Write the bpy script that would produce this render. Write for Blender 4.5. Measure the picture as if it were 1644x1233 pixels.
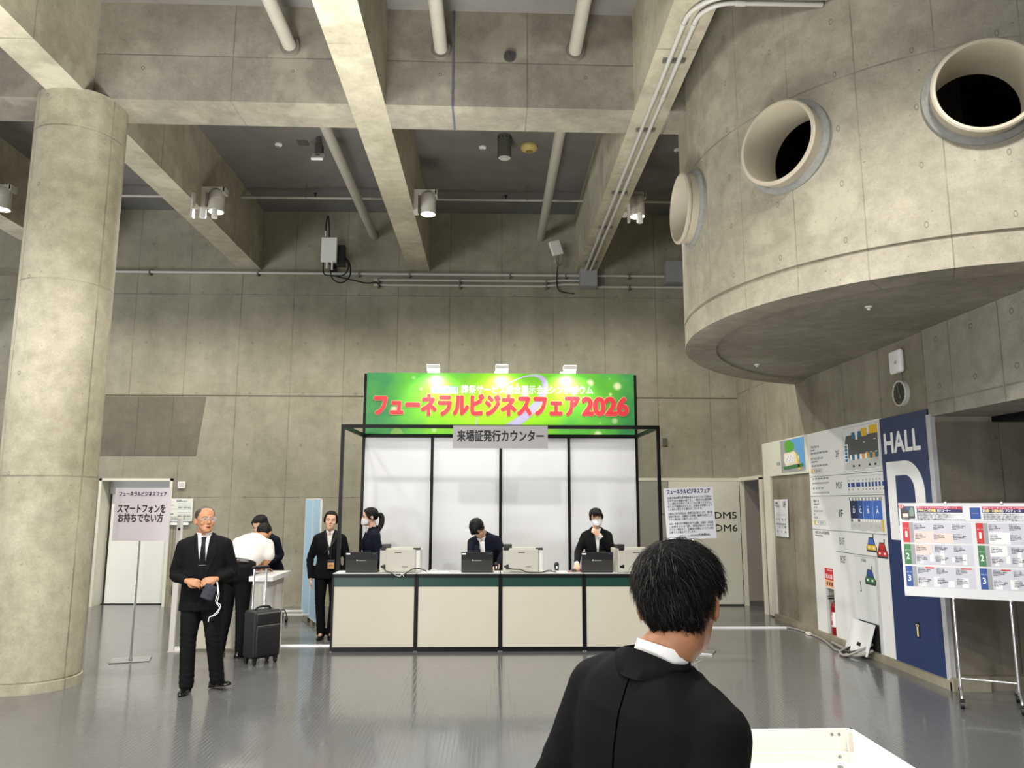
import bpy, bmesh, math, random
import numpy as np
from mathutils import Vector, Matrix, Euler
from mathutils.bvhtree import BVHTree

random.seed(7)
rng = np.random.default_rng(11)
for o in list(bpy.data.objects):
    bpy.data.objects.remove(o)
SC = bpy.context.scene
COL = SC.collection
PI = math.pi

# ------------------------------------------------------------------ camera
cam_data = bpy.data.cameras.new('camera')
cam_data.sensor_fit = 'HORIZONTAL'
cam_data.sensor_width = 36.0
cam_data.lens = 1229.0 / 1644.0 * 36.0
cam_data.clip_start = 0.05
cam_data.clip_end = 200
cam = bpy.data.objects.new('camera', cam_data)
COL.objects.link(cam)
Yv = Vector((790 - 822.0, -(809 - 616.5), -1229.0)).normalized()
Zv = Vector((13.0, 7816.0, -1229.0)).normalized()
Zv = (Zv - Yv * Zv.dot(Yv)).normalized()
Xv = Yv.cross(Zv)
cam.matrix_world = Matrix.Translation((0, 0, 1.70)) @ Matrix((Xv, Yv, Zv)).to_4x4()
SC.camera = cam

# ------------------------------------------------------------------ view, world, lamps of the hall and added fill
SC.view_settings.view_transform = 'Standard'
SC.view_settings.look = 'None'
SC.view_settings.gamma = 1.0
SC.view_settings.use_curve_mapping = False
SC.view_settings.exposure = 0.0
world = bpy.data.worlds.new('world')
SC.world = world
world.use_nodes = True
wbg = world.node_tree.nodes['Background']
wbg.inputs['Color'].default_value = (0.93, 0.96, 1.0, 1)
wbg.inputs['Strength'].default_value = 0.20
WARM = (1.0, 0.95, 0.86)
NEUT = (1.0, 0.975, 0.925)


def add_light(name, kind, loc, energy, color=NEUT, target=None, **kw):
    d = bpy.data.lights.new(name, kind)
    d.energy = energy
    d.color = color
    for k, v in kw.items():
        setattr(d, k, v)
    o = bpy.data.objects.new(name, d)
    COL.objects.link(o)
    o.location = loc
    if target is not None:
        o.rotation_euler = (Vector(target) - Vector(loc)).to_track_quat('-Z', 'Y').to_euler()
    return o


# downlights of the bays in front of and behind the camera (same kind as the four lamps in view)
for lx in (-6.95, -3.95, -0.94, 2.05):
    add_light('bay_lamp_light', 'SPOT', (lx, 10.5, 5.77), 470, WARM, (lx, 10.5, 0), spot_size=2.75, spot_blend=0.5, shadow_soft_size=0.09)
for lx, ly, e in ((-6.95, 4.2, 460), (-3.0, 3.4, 780), (-0.6, 3.4, 830), (2.4, 3.0, 640), (-3.9, -2.0, 480), (0.5, -2.5, 480), (4.5, -1.5, 400)):
    add_light('hall_lamp_light', 'SPOT', (lx, ly, 5.7), e, NEUT, (lx, ly, 0), spot_size=2.7, spot_blend=0.5, shadow_soft_size=0.15)
# daylight through the low glazed entrance on the column side, behind the camera
add_light('entrance_daylight', 'AREA', (-9.0, -6.5, 1.1), 1200, (0.97, 0.98, 1.0), (0.5, 7.5, 6.2), shape='RECTANGLE', size=9.0, size_y=1.8)
# unseen fill added for floor bounce, ahead of the camera and beyond the column
add_light('added_bounce_fill', 'AREA', (-2.0, 3.7, 0.04), 520, NEUT, (-2.4, 3.9, 6.0), shape='RECTANGLE', size=7.0, size_y=1.2, spread=math.radians(105))
add_light('added_bounce_fill', 'AREA', (-9.6, 8.4, 0.04), 520, (0.95, 0.97, 1.0), (-6.5, 9.0, 6.0), shape='RECTANGLE', size=2.0, size_y=6.0, spread=math.radians(135))


# ------------------------------------------------------------------ colour + materials
def lin(c):
    if isinstance(c, str):
        c = c.lstrip('#')
        c = [int(c[i:i + 2], 16) / 255 for i in (0, 2, 4)]
    return tuple((v / 12.92 if v <= 0.04045 else ((v + 0.055) / 1.055) ** 2.4) for v in c)


MATS = {}


def nd(nt, t, **kw):
    n = nt.nodes.new(t)
    for k, v in kw.items():
        if k.startswith('i_'):
            n.inputs[k[2:].replace('_', ' ')].default_value = v
        elif k.startswith('n_'):
            n.inputs[int(k[2:])].default_value = v
        else:
            setattr(n, k, v)
    return n


def mat(name, color='#808080', rough=0.5, metal=0.0, noise=0.0, nscale=20.0, bump=0.0, bscale=60.0, spec=0.5, emit=None, estr=1.0, sheen=0.0, alpha=None, coat=0.0, trans=0.0):
    """plain surface with a little procedural unevenness in its colour and relief"""
    if name in MATS:
        return MATS[name]
    m = bpy.data.materials.new(name)
    m.use_nodes = True
    nt = m.node_tree
    b = nt.nodes['Principled BSDF']
    c = lin(color)
    b.inputs['Base Color'].default_value = (*c, 1)
    b.inputs['Roughness'].default_value = rough
    b.inputs['Metallic'].default_value = metal
    b.inputs['Specular IOR Level'].default_value = spec
    if sheen:
        b.inputs['Sheen Weight'].default_value = sheen
        b.inputs['Sheen Roughness'].default_value = 0.5
    if coat:
        b.inputs['Coat Weight'].default_value = coat
        b.inputs['Coat Roughness'].default_value = 0.1
    if trans:
        b.inputs['Transmission Weight'].default_value = trans
    if alpha is not None:
        b.inputs['Alpha'].default_value = alpha
    if emit:
        b.inputs['Emission Color'].default_value = (*lin(emit), 1)
        b.inputs['Emission Strength'].default_value = estr
    tc = nd(nt, 'ShaderNodeTexCoord')
    if noise:
        n = nd(nt, 'ShaderNodeTexNoise', i_Scale=nscale, i_Detail=4.0)
        nt.links.new(tc.outputs['Object'], n.inputs['Vector'])
        r = nd(nt, 'ShaderNodeMapRange')
        r.inputs[1].default_value = 0.3
        r.inputs[2].default_value = 0.7
        r.inputs[3].default_value = 1 - noise
        r.inputs[4].default_value = 1 + noise
        nt.links.new(n.outputs['Fac'], r.inputs[0])
        mx = nd(nt, 'ShaderNodeMix', data_type='RGBA', blend_type='MULTIPLY')
        mx.inputs[0].default_value = 1
        mx.inputs[6].default_value = (*c, 1)
        nt.links.new(r.outputs[0], mx.inputs[7])
        nt.links.new(mx.outputs[2], b.inputs['Base Color'])
    if bump:
        n = nd(nt, 'ShaderNodeTexNoise', i_Scale=bscale, i_Detail=3.0)
        nt.links.new(tc.outputs['Object'], n.inputs['Vector'])
        bp = nd(nt, 'ShaderNodeBump', i_Strength=bump, i_Distance=0.01)
        nt.links.new(n.outputs['Fac'], bp.inputs['Height'])
        nt.links.new(bp.outputs['Normal'], b.inputs['Normal'])
    MATS[name] = m
    return m


def concrete(name, u='X', jw=0.925, ju=0.0, rows=(), tone='#9c9684', tone2='#878270', holes=None, blotch=0.5, pale=0.0, stain=0.3, joint=0.5):
    """fair-faced concrete: cloudy tone, panel joints every jw metres along u, horizontal joints at heights rows, tie holes"""
    if name in MATS:
        return MATS[name]
    m = bpy.data.materials.new(name)
    m.use_nodes = True
    nt = m.node_tree
    L = nt.links.new
    b = nt.nodes['Principled BSDF']
    b.inputs['Roughness'].default_value = 0.72
    b.inputs['Specular IOR Level'].default_value = 0.35
    tc = nd(nt, 'ShaderNodeTexCoord')
    vec = tc.outputs['Object']

    def noise(scale, detail, sx=1, sy=1, sz=1, rough=0.55):
        mp = nd(nt, 'ShaderNodeMapping')
        mp.inputs['Scale'].default_value = (sx, sy, sz)
        L(vec, mp.inputs['Vector'])
        n = nd(nt, 'ShaderNodeTexNoise', i_Scale=scale, i_Detail=detail, i_Roughness=rough)
        L(mp.outputs[0], n.inputs['Vector'])
        return n.outputs['Fac']

    def rng_(src, a, c, d, e):
        r = nd(nt, 'ShaderNodeMapRange')
        for k, v in zip((1, 2, 3, 4), (a, c, d, e)):
            r.inputs[k].default_value = v
        L(src, r.inputs[0])
        return r.outputs[0]

    def mixc(fac, ca, cb, mode='MIX'):
        x = nd(nt, 'ShaderNodeMix', data_type='RGBA', blend_type=mode)
        if isinstance(fac, (int, float)):
            x.inputs[0].default_value = fac
        else:
            L(fac, x.inputs[0])
        for s, v in ((6, ca), (7, cb)):
            if isinstance(v, tuple):
                x.inputs[s].default_value = (*v, 1)
            else:
                L(v, x.inputs[s])
        return x.outputs[2]

    def math_(op, a, c=None):
        x = nd(nt, 'ShaderNodeMath', operation=op)
        for s, v in ((0, a), (1, c)):
            if v is None:
                continue
            if isinstance(v, (int, float)):
                x.inputs[s].default_value = v
            else:
                L(v, x.inputs[s])
        return x.outputs[0]

    big = rng_(noise(0.9, 5, 1, 1, 1.3), 0.35, 0.65, 0, 1)
    col = mixc(big, lin(tone), lin(tone2))
    streak = rng_(noise(3.0, 4, 1.0, 1.0, 0.12), 0.42, 0.72, 0, stain)
    col = mixc(streak, col, tuple(v * 0.62 for v in lin(tone2)))
    mid = rng_(noise(7.0, 6, 1, 1, 1, 0.65), 0.3, 0.7, 1 - 0.22 * blotch, 1 + 0.22 * blotch)
    col = mixc(1.0, col, mid, 'MULTIPLY')
    fine = rng_(noise(60.0, 3), 0.3, 0.7, 0.93, 1.07)
    col = mixc(1.0, col, fine, 'MULTIPLY')
    if pale:
        p = rng_(noise(1.6, 4), 0.55, 0.62, 0, pale)
        col = mixc(p, col, lin('#c6c0ab'))
    pits = rng_(noise(38.0, 1), 0.73, 0.78, 0, 0.45)
    col = mixc(pits, col, (0.05, 0.047, 0.04))
    # joints
    if u == 'UV':
        sp = nd(nt, 'ShaderNodeSeparateXYZ')
        L(tc.outputs['UV'], sp.inputs[0])
        uu, vv = sp.outputs[0], sp.outputs[1]
    else:
        sp = nd(nt, 'ShaderNodeSeparateXYZ')
        L(vec, sp.inputs[0])
        uu, vv = sp.outputs['XYZ'.index(u)], sp.outputs[2]
    line = None
    if jw:
        k = math_('FRACT', math_('DIVIDE', math_('SUBTRACT', uu, ju), jw))
        d = math_('MINIMUM', k, math_('SUBTRACT', 1.0, k))
        line = rng_(d, 0.004 / jw, 0.011 / jw, 1, 0)
    for z in rows:
        d = math_('ABSOLUTE', math_('SUBTRACT', vv, z))
        ln = rng_(d, 0.004, 0.011, 1, 0)
        line = ln if line is None else math_('MAXIMUM', line, ln)
    hgt = None
    if line is not None:
        wob = rng_(noise(2.3, 2), 0.35, 0.6, 0.25, 1.0)
        col = mixc(math_('MULTIPLY', math_('MULTIPLY', line, wob), joint), col, (0.045, 0.042, 0.035))
        hgt = line
    if holes:
        hu, hz, hou, hoz, hr = holes
        a = math_('SUBTRACT', math_('FRACT', math_('DIVIDE', math_('SUBTRACT', uu, hou), hu)), 0.5)
        c = math_('SUBTRACT', math_('FRACT', math_('DIVIDE', math_('SUBTRACT', vv, hoz), hz)), 0.5)
        a = math_('MULTIPLY', a, hu)
        c = math_('MULTIPLY', c, hz)
        d = math_('SQRT', math_('ADD', math_('MULTIPLY', a, a), math_('MULTIPLY', c, c)))
        hole = rng_(math_('ABSOLUTE', math_('SUBTRACT', d, hr)), 0.002, 0.007, 0.55, 0)
        col = mixc(hole, col, (0.06, 0.055, 0.045))
        hgt = hole if hgt is None else math_('MAXIMUM', hgt, hole)
    L(col, b.inputs['Base Color'])
    relief = noise(14.0, 5)
    if hgt is not None:
        relief = math_('SUBTRACT', math_('MULTIPLY', relief, 0.25), hgt)
    bp = nd(nt, 'ShaderNodeBump', i_Strength=0.25, i_Distance=0.008)
    L(relief, bp.inputs['Height'])
    L(bp.outputs['Normal'], b.inputs['Normal'])
    MATS[name] = m
    return m


# ------------------------------------------------------------------ mesh building
class MB:
    """collects shapes and links them as one mesh object"""

    def __init__(self):
        self.v, self.f, self.mi, self.uv = [], [], [], {}

    def add(self, vs, fs, mi=0):
        k = len(self.v)
        self.v += [tuple(map(float, p)) for p in vs]
        self.f += [tuple(i + k for i in f) for f in fs]
        self.mi += [mi] * len(fs)
        return self

    def box(self, x0, x1, y0, y1, z0, z1, mi=0, M=None):
        vs = [Vector((x, y, z)) for z in (z0, z1) for y in (y0, y1) for x in (x0, x1)]
        if M is not None:
            vs = [M @ p for p in vs]
        return self.add(vs, [(0, 2, 3, 1), (4, 5, 7, 6), (0, 1, 5, 4), (2, 6, 7, 3), (0, 4, 6, 2), (1, 3, 7, 5)], mi)

    def rbox(self, x0, x1, y0, y1, z0, z1, r=0.01, seg=2, mi=0, M=None):
        """box with rounded edges"""
        bm = bmesh.new()
        bmesh.ops.create_cube(bm, size=1)
        for p in bm.verts:
            p.co = Vector(((x0 + x1) / 2 + p.co.x * (x1 - x0), (y0 + y1) / 2 + p.co.y * (y1 - y0), (z0 + z1) / 2 + p.co.z * (z1 - z0)))
        bmesh.ops.bevel(bm, geom=bm.edges[:], offset=r, segments=seg, profile=0.5, affect='EDGES')
        return self.bm(bm, mi, M)

    def bm(self, bm, mi=0, M=None):
        bm.verts.index_update()
        vs = [(M @ p.co) if M is not None else p.co.copy() for p in bm.verts]
        fs = [tuple(q.index for q in f.verts) for f in bm.faces]
        bm.free()
        return self.add(vs, fs, mi)

    def cyl(self, p0, p1, r0, r1=None, n=16, mi=0, caps=True):
        r1 = r0 if r1 is None else r1
        p0, p1 = Vector(p0), Vector(p1)
        d = (p1 - p0).normalized()
        a = d.orthogonal().normalized()
        b = d.cross(a)
        vs = []
        for p, r in ((p0, r0), (p1, r1)):
            for i in range(n):
                t = 2 * PI * i / n
                vs.append(p + (a * math.cos(t) + b * math.sin(t)) * r)
        fs = [(i, (i + 1) % n, n + (i + 1) % n, n + i) for i in range(n)]
        if caps:
            fs += [tuple(reversed(range(n))), tuple(range(n, 2 * n))]
        return self.add(vs, fs, mi)

    def lathe(self, prof, M=None, n=24, mi=0, close=False):
        """profile [(r, z)] turned about z"""
        vs, fs = [], []
        for r, z in prof:
            for i in range(n):
                t = 2 * PI * i / n
                p = Vector((r * math.cos(t), r * math.sin(t), z))
                vs.append(M @ p if M is not None else p)
        k = len(prof)
        for j in range(k if close else k - 1):
            j2 = (j + 1) % k
            for i in range(n):
                fs.append((j * n + i, j * n + (i + 1) % n, j2 * n + (i + 1) % n, j2 * n + i))
        if not close:
            if prof[0][0] > 1e-6:
                fs.append(tuple(reversed(range(n))))
            if prof[-1][0] > 1e-6:
                fs.append(tuple((k - 1) * n + i for i in range(n)))
        return self.add(vs, fs, mi)

    def tube(self, pts, r, n=8, mi=0, smooth=0, caps=True):
        """round tube along points; r a number or one per point"""
        P = [Vector(p) for p in pts]
        R = list(r) if hasattr(r, '__len__') else [r] * len(P)
        if smooth:
            P, R = catmull(P, R, smooth)
        vs, fs = [], []
        up = None
        for i, p in enumerate(P):
            d = (P[min(i + 1, len(P) - 1)] - P[max(i - 1, 0)]).normalized()
            if up is None:
                up = d.orthogonal().normalized()
            up = (up - d * up.dot(d))
            up = up.normalized() if up.length > 1e-6 else d.orthogonal().normalized()
            b = d.cross(up)
            for k in range(n):
                t = 2 * PI * k / n
                vs.append(p + (up * math.cos(t) + b * math.sin(t)) * R[i])
        for i in range(len(P) - 1):
            for k in range(n):
                fs.append((i * n + k, i * n + (k + 1) % n, (i + 1) * n + (k + 1) % n, (i + 1) * n + k))
        if caps:
            fs += [tuple(reversed(range(n))), tuple((len(P) - 1) * n + k for k in range(n))]
        return self.add(vs, fs, mi)

    def prism(self, poly, h, M=None, mi=0):
        """polygon [(x, z)] in the local x-z plane, thickness h along local +y"""
        n = len(poly)
        vs = [Vector((x, 0, z)) for x, z in poly] + [Vector((x, h, z)) for x, z in poly]
        if M is not None:
            vs = [M @ p for p in vs]
        fs = [tuple(range(n)), tuple(reversed(range(n, 2 * n)))] + [(i, i + n, (i + 1) % n + n, (i + 1) % n) for i in range(n)]
        return self.add(vs, fs, mi)

    def build(self, name, mats, parent=None, smooth=False, fix=True, angle=None):
        me = bpy.data.meshes.new(name)
        me.from_pydata(self.v, [], self.f)
        if fix:
            bm = bmesh.new()
            bm.from_mesh(me)
            bmesh.ops.recalc_face_normals(bm, faces=bm.faces[:])
            bm.to_mesh(me)
            bm.free()
        ms = mats if isinstance(mats, (list, tuple)) else [mats]
        for x in ms:
            me.materials.append(x)
        if len(ms) > 1:
            me.polygons.foreach_set('material_index', self.mi)
        if smooth:
            me.polygons.foreach_set('use_smooth', [True] * len(me.polygons))
            if angle:
                me.set_sharp_from_angle(angle=math.radians(angle))
        me.update()
        return link(name, me, parent)


def catmull(P, R, k):
    Q, S = [], []
    n = len(P)
    for i in range(n - 1):
        a, b, c, d = P[max(i - 1, 0)], P[i], P[i + 1], P[min(i + 2, n - 1)]
        for j in range(k):
            t = j / k
            Q.append(0.5 * ((2 * b) + (c - a) * t + (2 * a - 5 * b + 4 * c - d) * t * t + (3 * b - a - 3 * c + d) * t ** 3))
            S.append(R[i] * (1 - t) + R[i + 1] * t)
    Q.append(P[-1])
    S.append(R[-1])
    return Q, S


def link(name, data, parent=None):
    o = bpy.data.objects.new(name, data)
    COL.objects.link(o)
    if parent is not None:
        o.parent = parent
    return o


def tag(o, label=None, cat=None, group=None, kind=None):
    for k, v in (('label', label), ('category', cat), ('group', group), ('kind', kind)):
        if v:
            o[k] = v
    return o


def thing(name, label, cat, loc=(0, 0, 0), rz=0.0, group=None, rot=None):
    o = link(name, None)
    o.location = loc
    o.rotation_euler = rot if rot else (0, 0, rz)
    return tag(o, label, cat, group)


def struct(o, label=None):
    return tag(o, label, None, None, 'structure')


def dup(o, parent=None):
    """copy a thing with its parts and their sub-parts"""
    c = o.copy()
    COL.objects.link(c)
    if parent is not None:
        c.parent = parent
    for ch in list(o.children):
        dup(ch, c)
    return c


def text_mb(body, h, depth=0.002, align='CENTER', bold=0.0, width=None, line=1.0, res=2, slant=0.0):
    """lettering as a mesh in the local x-z plane facing local -y, letters about h tall; returns verts, faces"""
    cu = bpy.data.curves.new('lettering', 'FONT')
    cu.body = body
    cu.size = h * 1.36
    cu.align_x = align
    cu.align_y = 'CENTER'
    cu.space_line = line
    cu.resolution_u = res
    cu.extrude = depth / 2
    cu.shear = slant
    o = bpy.data.objects.new('lettering', cu)
    COL.objects.link(o)
    dg = bpy.context.evaluated_depsgraph_get()
    me = bpy.data.meshes.new_from_object(o.evaluated_get(dg))
    vs = np.zeros(len(me.vertices) * 3)
    me.vertices.foreach_get('co', vs)
    vs = vs.reshape(-1, 3)
    fs = [tuple(p.vertices) for p in me.polygons]
    bpy.data.objects.remove(o)
    bpy.data.curves.remove(cu)
    bpy.data.meshes.remove(me)
    if len(vs) == 0:
        return [], []
    if width:
        w = vs[:, 0].max() - vs[:, 0].min()
        c = {'CENTER': (vs[:, 0].max() + vs[:, 0].min()) / 2, 'LEFT': vs[:, 0].min(), 'RIGHT': vs[:, 0].max()}[align]
        vs[:, 0] = (vs[:, 0] - c) * (width / w)
    if bold:
        n = len(vs)
        k = 8 if bold < 0.06 else 12
        r = bold * h
        A, F = [vs], list(fs)
        for i in range(k):
            a = 2 * PI * i / k
            A.append(vs + np.array([r * math.cos(a), r * math.sin(a), -4e-5 * (i + 1)]))
            F += [tuple(q + n * (i + 1) for q in f) for f in fs]
        vs, fs = np.concatenate(A), F
    return [Vector((p[0], -p[2], p[1])) for p in vs], fs


def put_text(mb, body, x, z, h, y=0.0, mi=0, M=None, **kw):
    vs, fs = text_mb(body, h, **kw)
    off = Vector((x, y, z))
    vs = [p + off for p in vs]
    if M is not None:
        vs = [M @ p for p in vs]
    mb.add(vs, fs, mi)
    return mb

# ================================================================== SETTING
YW = 13.35          # face of the rear wall
XW = 4.33           # face of the wall beside the hall sign
ZC = 6.94           # slab
ZB = 5.84           # underside of the beams

# ---- floor: dark grey ribbed rubber, polished
def floor_material():
    m = bpy.data.materials.new('ribbed_rubber_floor')
    m.use_nodes = True
    nt = m.node_tree
    L = nt.links.new
    b = nt.nodes['Principled BSDF']
    tc = nd(nt, 'ShaderNodeTexCoord')
    n1 = nd(nt, 'ShaderNodeTexNoise', i_Scale=0.8, i_Detail=5.0)
    n2 = nd(nt, 'ShaderNodeTexNoise', i_Scale=9.0, i_Detail=4.0)
    for n in (n1, n2):
        L(tc.outputs['Object'], n.inputs['Vector'])
    cr = nd(nt, 'ShaderNodeMix', data_type='RGBA')
    cr.inputs[6].default_value = (*lin('#5f5f60'), 1)
    cr.inputs[7].default_value = (*lin('#696969'), 1)
    L(n1.outputs['Fac'], cr.inputs[0])
    L(cr.outputs[2], b.inputs['Base Color'])
    rr = nd(nt, 'ShaderNodeMapRange')
    for k, v in zip((1, 2, 3, 4), (0.35, 0.7, 0.07, 0.15)):
        rr.inputs[k].default_value = v
    L(n2.outputs['Fac'], rr.inputs[0])
    L(rr.outputs[0], b.inputs['Roughness'])
    b.inputs['Specular IOR Level'].default_value = 0.6
    sp = nd(nt, 'ShaderNodeSeparateXYZ')
    L(tc.outputs['Object'], sp.inputs[0])

    def rib(src, w, lo, hi):
        d = nd(nt, 'ShaderNodeMath', operation='DIVIDE')
        L(src, d.inputs[0])
        d.inputs[1].default_value = w
        f = nd(nt, 'ShaderNodeMath', operation='FRACT')
        L(d.outputs[0], f.inputs[0])
        s = nd(nt, 'ShaderNodeMath', operation='SUBTRACT')
        L(f.outputs[0], s.inputs[0])
        s.inputs[1].default_value = 0.5
        a = nd(nt, 'ShaderNodeMath', operation='ABSOLUTE')
        L(s.outputs[0], a.inputs[0])
        r = nd(nt, 'ShaderNodeMapRange')
        for k, v in zip((1, 2, 3, 4), (lo, hi, 1, 0)):
            r.inputs[k].default_value = v
        L(a.outputs[0], r.inputs[0])
        return r.outputs[0]

    g = rib(sp.outputs[0], 0.033, 0.40, 0.48)
    h = rib(sp.outputs[1], 0.016, 0.36, 0.46)
    mm = nd(nt, 'ShaderNodeMath', operation='MULTIPLY_ADD')
    L(h, mm.inputs[0])
    mm.inputs[1].default_value = 0.25
    L(g, mm.inputs[2])
    bp = nd(nt, 'ShaderNodeBump', i_Strength=0.32, i_Distance=0.0011)
    L(mm.outputs[0], bp.inputs['Height'])
    L(bp.outputs['Normal'], b.inputs['Normal'])
    return m


M_FLOOR = floor_material()
M_WALL = concrete('concrete_rear_wall', 'X', 0.925, -6.325, (5.38, 3.555, 1.80), '#95907f', '#84806e', (0.925, 0.90, -6.325 - 0.23, 0.45, 0.016))
M_RWALL = concrete('concrete_side_wall', 'Y', 0.90, 8.36, (3.62,), '#989282', '#857f6e', (0.9, 0.9, 7.9, 0.6, 0.016), stain=0.5)
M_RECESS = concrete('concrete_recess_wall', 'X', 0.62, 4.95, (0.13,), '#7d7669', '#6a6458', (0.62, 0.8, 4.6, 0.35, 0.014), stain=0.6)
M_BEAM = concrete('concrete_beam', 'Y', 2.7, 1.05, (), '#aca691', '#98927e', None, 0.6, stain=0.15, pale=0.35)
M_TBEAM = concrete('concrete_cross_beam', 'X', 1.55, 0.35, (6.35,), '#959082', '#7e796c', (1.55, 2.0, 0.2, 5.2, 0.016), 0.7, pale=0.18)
M_COL = concrete('concrete_column', 'UV', 0.8, 0.12, (1.95, 3.86, 5.45), '#b0aa95', '#9c967f', (1.1, 0.95, 0.2, 0.55, 0.016), 0.8, stain=0.35)
M_DRUM = concrete('concrete_drum', 'UV', 1.0, 0.122, (5.12,), '#a09a89', '#8f8978', (1.0, 0.47, 0.35, 0.23, 0.022), 0.75, pale=0.2, stain=0.12)
M_DRUMB = concrete('concrete_drum_soffit', 'X', 0, 0, (), '#8e8878', '#7c7667', None, 0.5, stain=0.1)
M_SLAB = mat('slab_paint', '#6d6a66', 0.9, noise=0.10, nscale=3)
M_DARK = mat('unlit_void', '#0c0c0d', 0.9)
M_CREAM = mat('cream_door_paint', '#d6d4c4', 0.45, noise=0.03, nscale=2)
M_GREYDOOR = mat('grey_door_paint', '#9b9a90', 0.5, noise=0.03, nscale=2)
M_WHITEP = mat('white_paint', '#e6e6e0', 0.4, noise=0.02, nscale=3)
M_DKLINE = mat('door_gap', '#1a1a18', 0.8)
M_GREYWALL = mat('grey_lobby_paint', '#8b857c', 0.7, noise=0.05, nscale=2)

b = MB()
b.add([(-14, -9, 0), (9, -9, 0), (9, 16, 0), (-14, 16, 0)], [(0, 1, 2, 3)])
struct(b.build('floor', M_FLOOR))

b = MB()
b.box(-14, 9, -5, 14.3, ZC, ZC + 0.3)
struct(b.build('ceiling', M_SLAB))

# ---- rear wall with the door opening beside the column and the deep recess further over
DX0, DX1, DZ = -6.665, -5.46, 2.09
b = MB()
b.box(-7.7, DX0, YW, YW + 0.55, 0, ZC)
b.box(DX0, DX1, YW, YW + 0.55, DZ, ZC)
b.box(DX1, 9.0, YW, YW + 0.55, 0, ZC)
b.box(-14, -7.7, YW, YW + 0.55, ZB, ZC)
b.box(-14, -7.7, YW + 0.5, YW + 0.8, 0, ZB)
struct(b.build('wall_back', M_WALL))
# darker patch on the wall above the door, bounded by the groove
b = MB()
b.prism([(-6.76, 2.50), (-5.10, 2.50), (-4.99, 3.535), (-6.76, 3.535)], 0.006, Matrix.Translation((0, YW - 0.004, 0)))
struct(b.build('wall_dark_patch', concrete('concrete_dark_patch', 'X', 0.6, -5.55, (), '#6e685a', '#5f5a4d', None)))
# groove and kerb along the foot of the rear wall
b = MB()
b.box(-7.7, XW, YW - 0.004, YW + 0.01, 3.548, 3.566)
struct(b.build('trim_1', mat('groove_shadow_gap', '#4a4437', 0.9)))
b = MB()
b.box(-7.6, DX0 - 0.03, YW - 0.02, YW + 0.01, 0, 0.085)
b.box(DX1 + 0.03, 2.55, YW - 0.02, YW + 0.01, 0, 0.085)
struct(b.build('baseboard_back', M_WALL))

# ---- side walls
b = MB()
for ya, yb in ((7.36, 9.775), (10.035, 12.25)):
    b.box(XW, 8.0, ya, yb, 0, 2.50)
b.box(4.60, 8.0, 9.775, 10.035, 0, 2.50)
b.box(XW, 4.60, 9.775, 10.035, 0.655, 2.50)
b.box(XW, 4.60, 9.775, 10.035, 0, 0.044)
b.box(XW, 4.9, 7.36, 12.25, 2.50, ZC)
b.box(XW, 4.9, 12.25, 13.35, 2.13, ZC)
struct(b.build('wall_right', M_RWALL))
b = MB()
b.box(XW - 0.03, 4.9, 1.0, 7.40, 2.555, 3.45)
struct(b.build('wall_right_lintel', concrete('concrete_lintel', 'Y', 0.72, 6.25, (2.69,), '#a5a196', '#938f84', (0.55, 0.46, 6.9, 2.6, 0.022), 0.6)))
b = MB()
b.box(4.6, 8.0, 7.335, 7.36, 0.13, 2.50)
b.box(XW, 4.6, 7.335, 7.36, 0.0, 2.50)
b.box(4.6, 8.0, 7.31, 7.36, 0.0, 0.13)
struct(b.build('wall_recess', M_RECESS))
b = MB()
b.box(8.0, 8.2, -5, 7.4, 0, 3.5)
b.box(4.9, 8.2, -5, 12.3, 2.9, 3.2)
struct(b.build('wall_passage', mat('passage_dark_paint', '#2a2a2a', 0.8)))
b = MB()
b.box(6.2, 6.4, 12.25, 13.35, 0, 2.5)
b.box(4.376, 6.4, 13.29, 13.345, 0, 2.5)
b.box(4.9, 6.4, 12.25, 13.35, 2.13, 2.5)
struct(b.build('wall_lobby', M_GREYWALL))
b = MB()
b.box(4.38, 6.2, 13.27, 13.30, 0, 0.085)
struct(b.build('baseboard_lobby', mat('grey_skirting', '#55534c', 0.6)))
b = MB()
b.box(-14.2, -14, -9, 14, 0, ZC)
struct(b.build('wall_left', M_WALL))
# kerb at the foot of the sign wall
b = MB()
b.box(XW - 0.075, XW, 7.31, 11.80, 0, 0.075)
b.box(XW - 0.075, 4.6, 7.27, 7.335, 0, 0.11)
struct(b.build('baseboard_right', concrete('concrete_kerb', 'Y', 0, 0, (), '#97917f', '#857f6e', None)))

# ---- beams
for n, bx in enumerate((-7.35, -4.35, -1.335, 1.68)):
    b = MB()
    b.box(bx - 0.19, bx + 0.19, -5, YW, ZB, ZC)
    struct(b.build('ceiling_beam', M_BEAM))


def slanted(y0, y1, x0, x1):
    k = 0.0125
    b = MB()
    vs = [(x, y + k * x, z) for z in (ZB + 0.002, ZC) for y in (y0, y1) for x in (x0, x1)]
    b.add(vs, [(0, 2, 3, 1), (4, 5, 7, 6), (0, 1, 5, 4), (2, 6, 7, 3), (0, 4, 6, 2), (1, 3, 7, 5)])
    return b


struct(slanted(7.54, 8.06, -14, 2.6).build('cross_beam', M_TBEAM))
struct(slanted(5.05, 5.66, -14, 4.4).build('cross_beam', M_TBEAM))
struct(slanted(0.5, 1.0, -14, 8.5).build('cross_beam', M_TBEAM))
# blue sealant in the expansion joint of the cross beam
b = MB()
b.box(-0.452, -0.430, 7.525, 7.56, ZB - 0.003, ZC)
b.box(-0.452, -0.430, 7.53, 8.06, ZB - 0.004, ZB + 0.01)
struct(b.build('trim_2', mat('joint_sealant', '#565c63', 0.6)))

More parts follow.
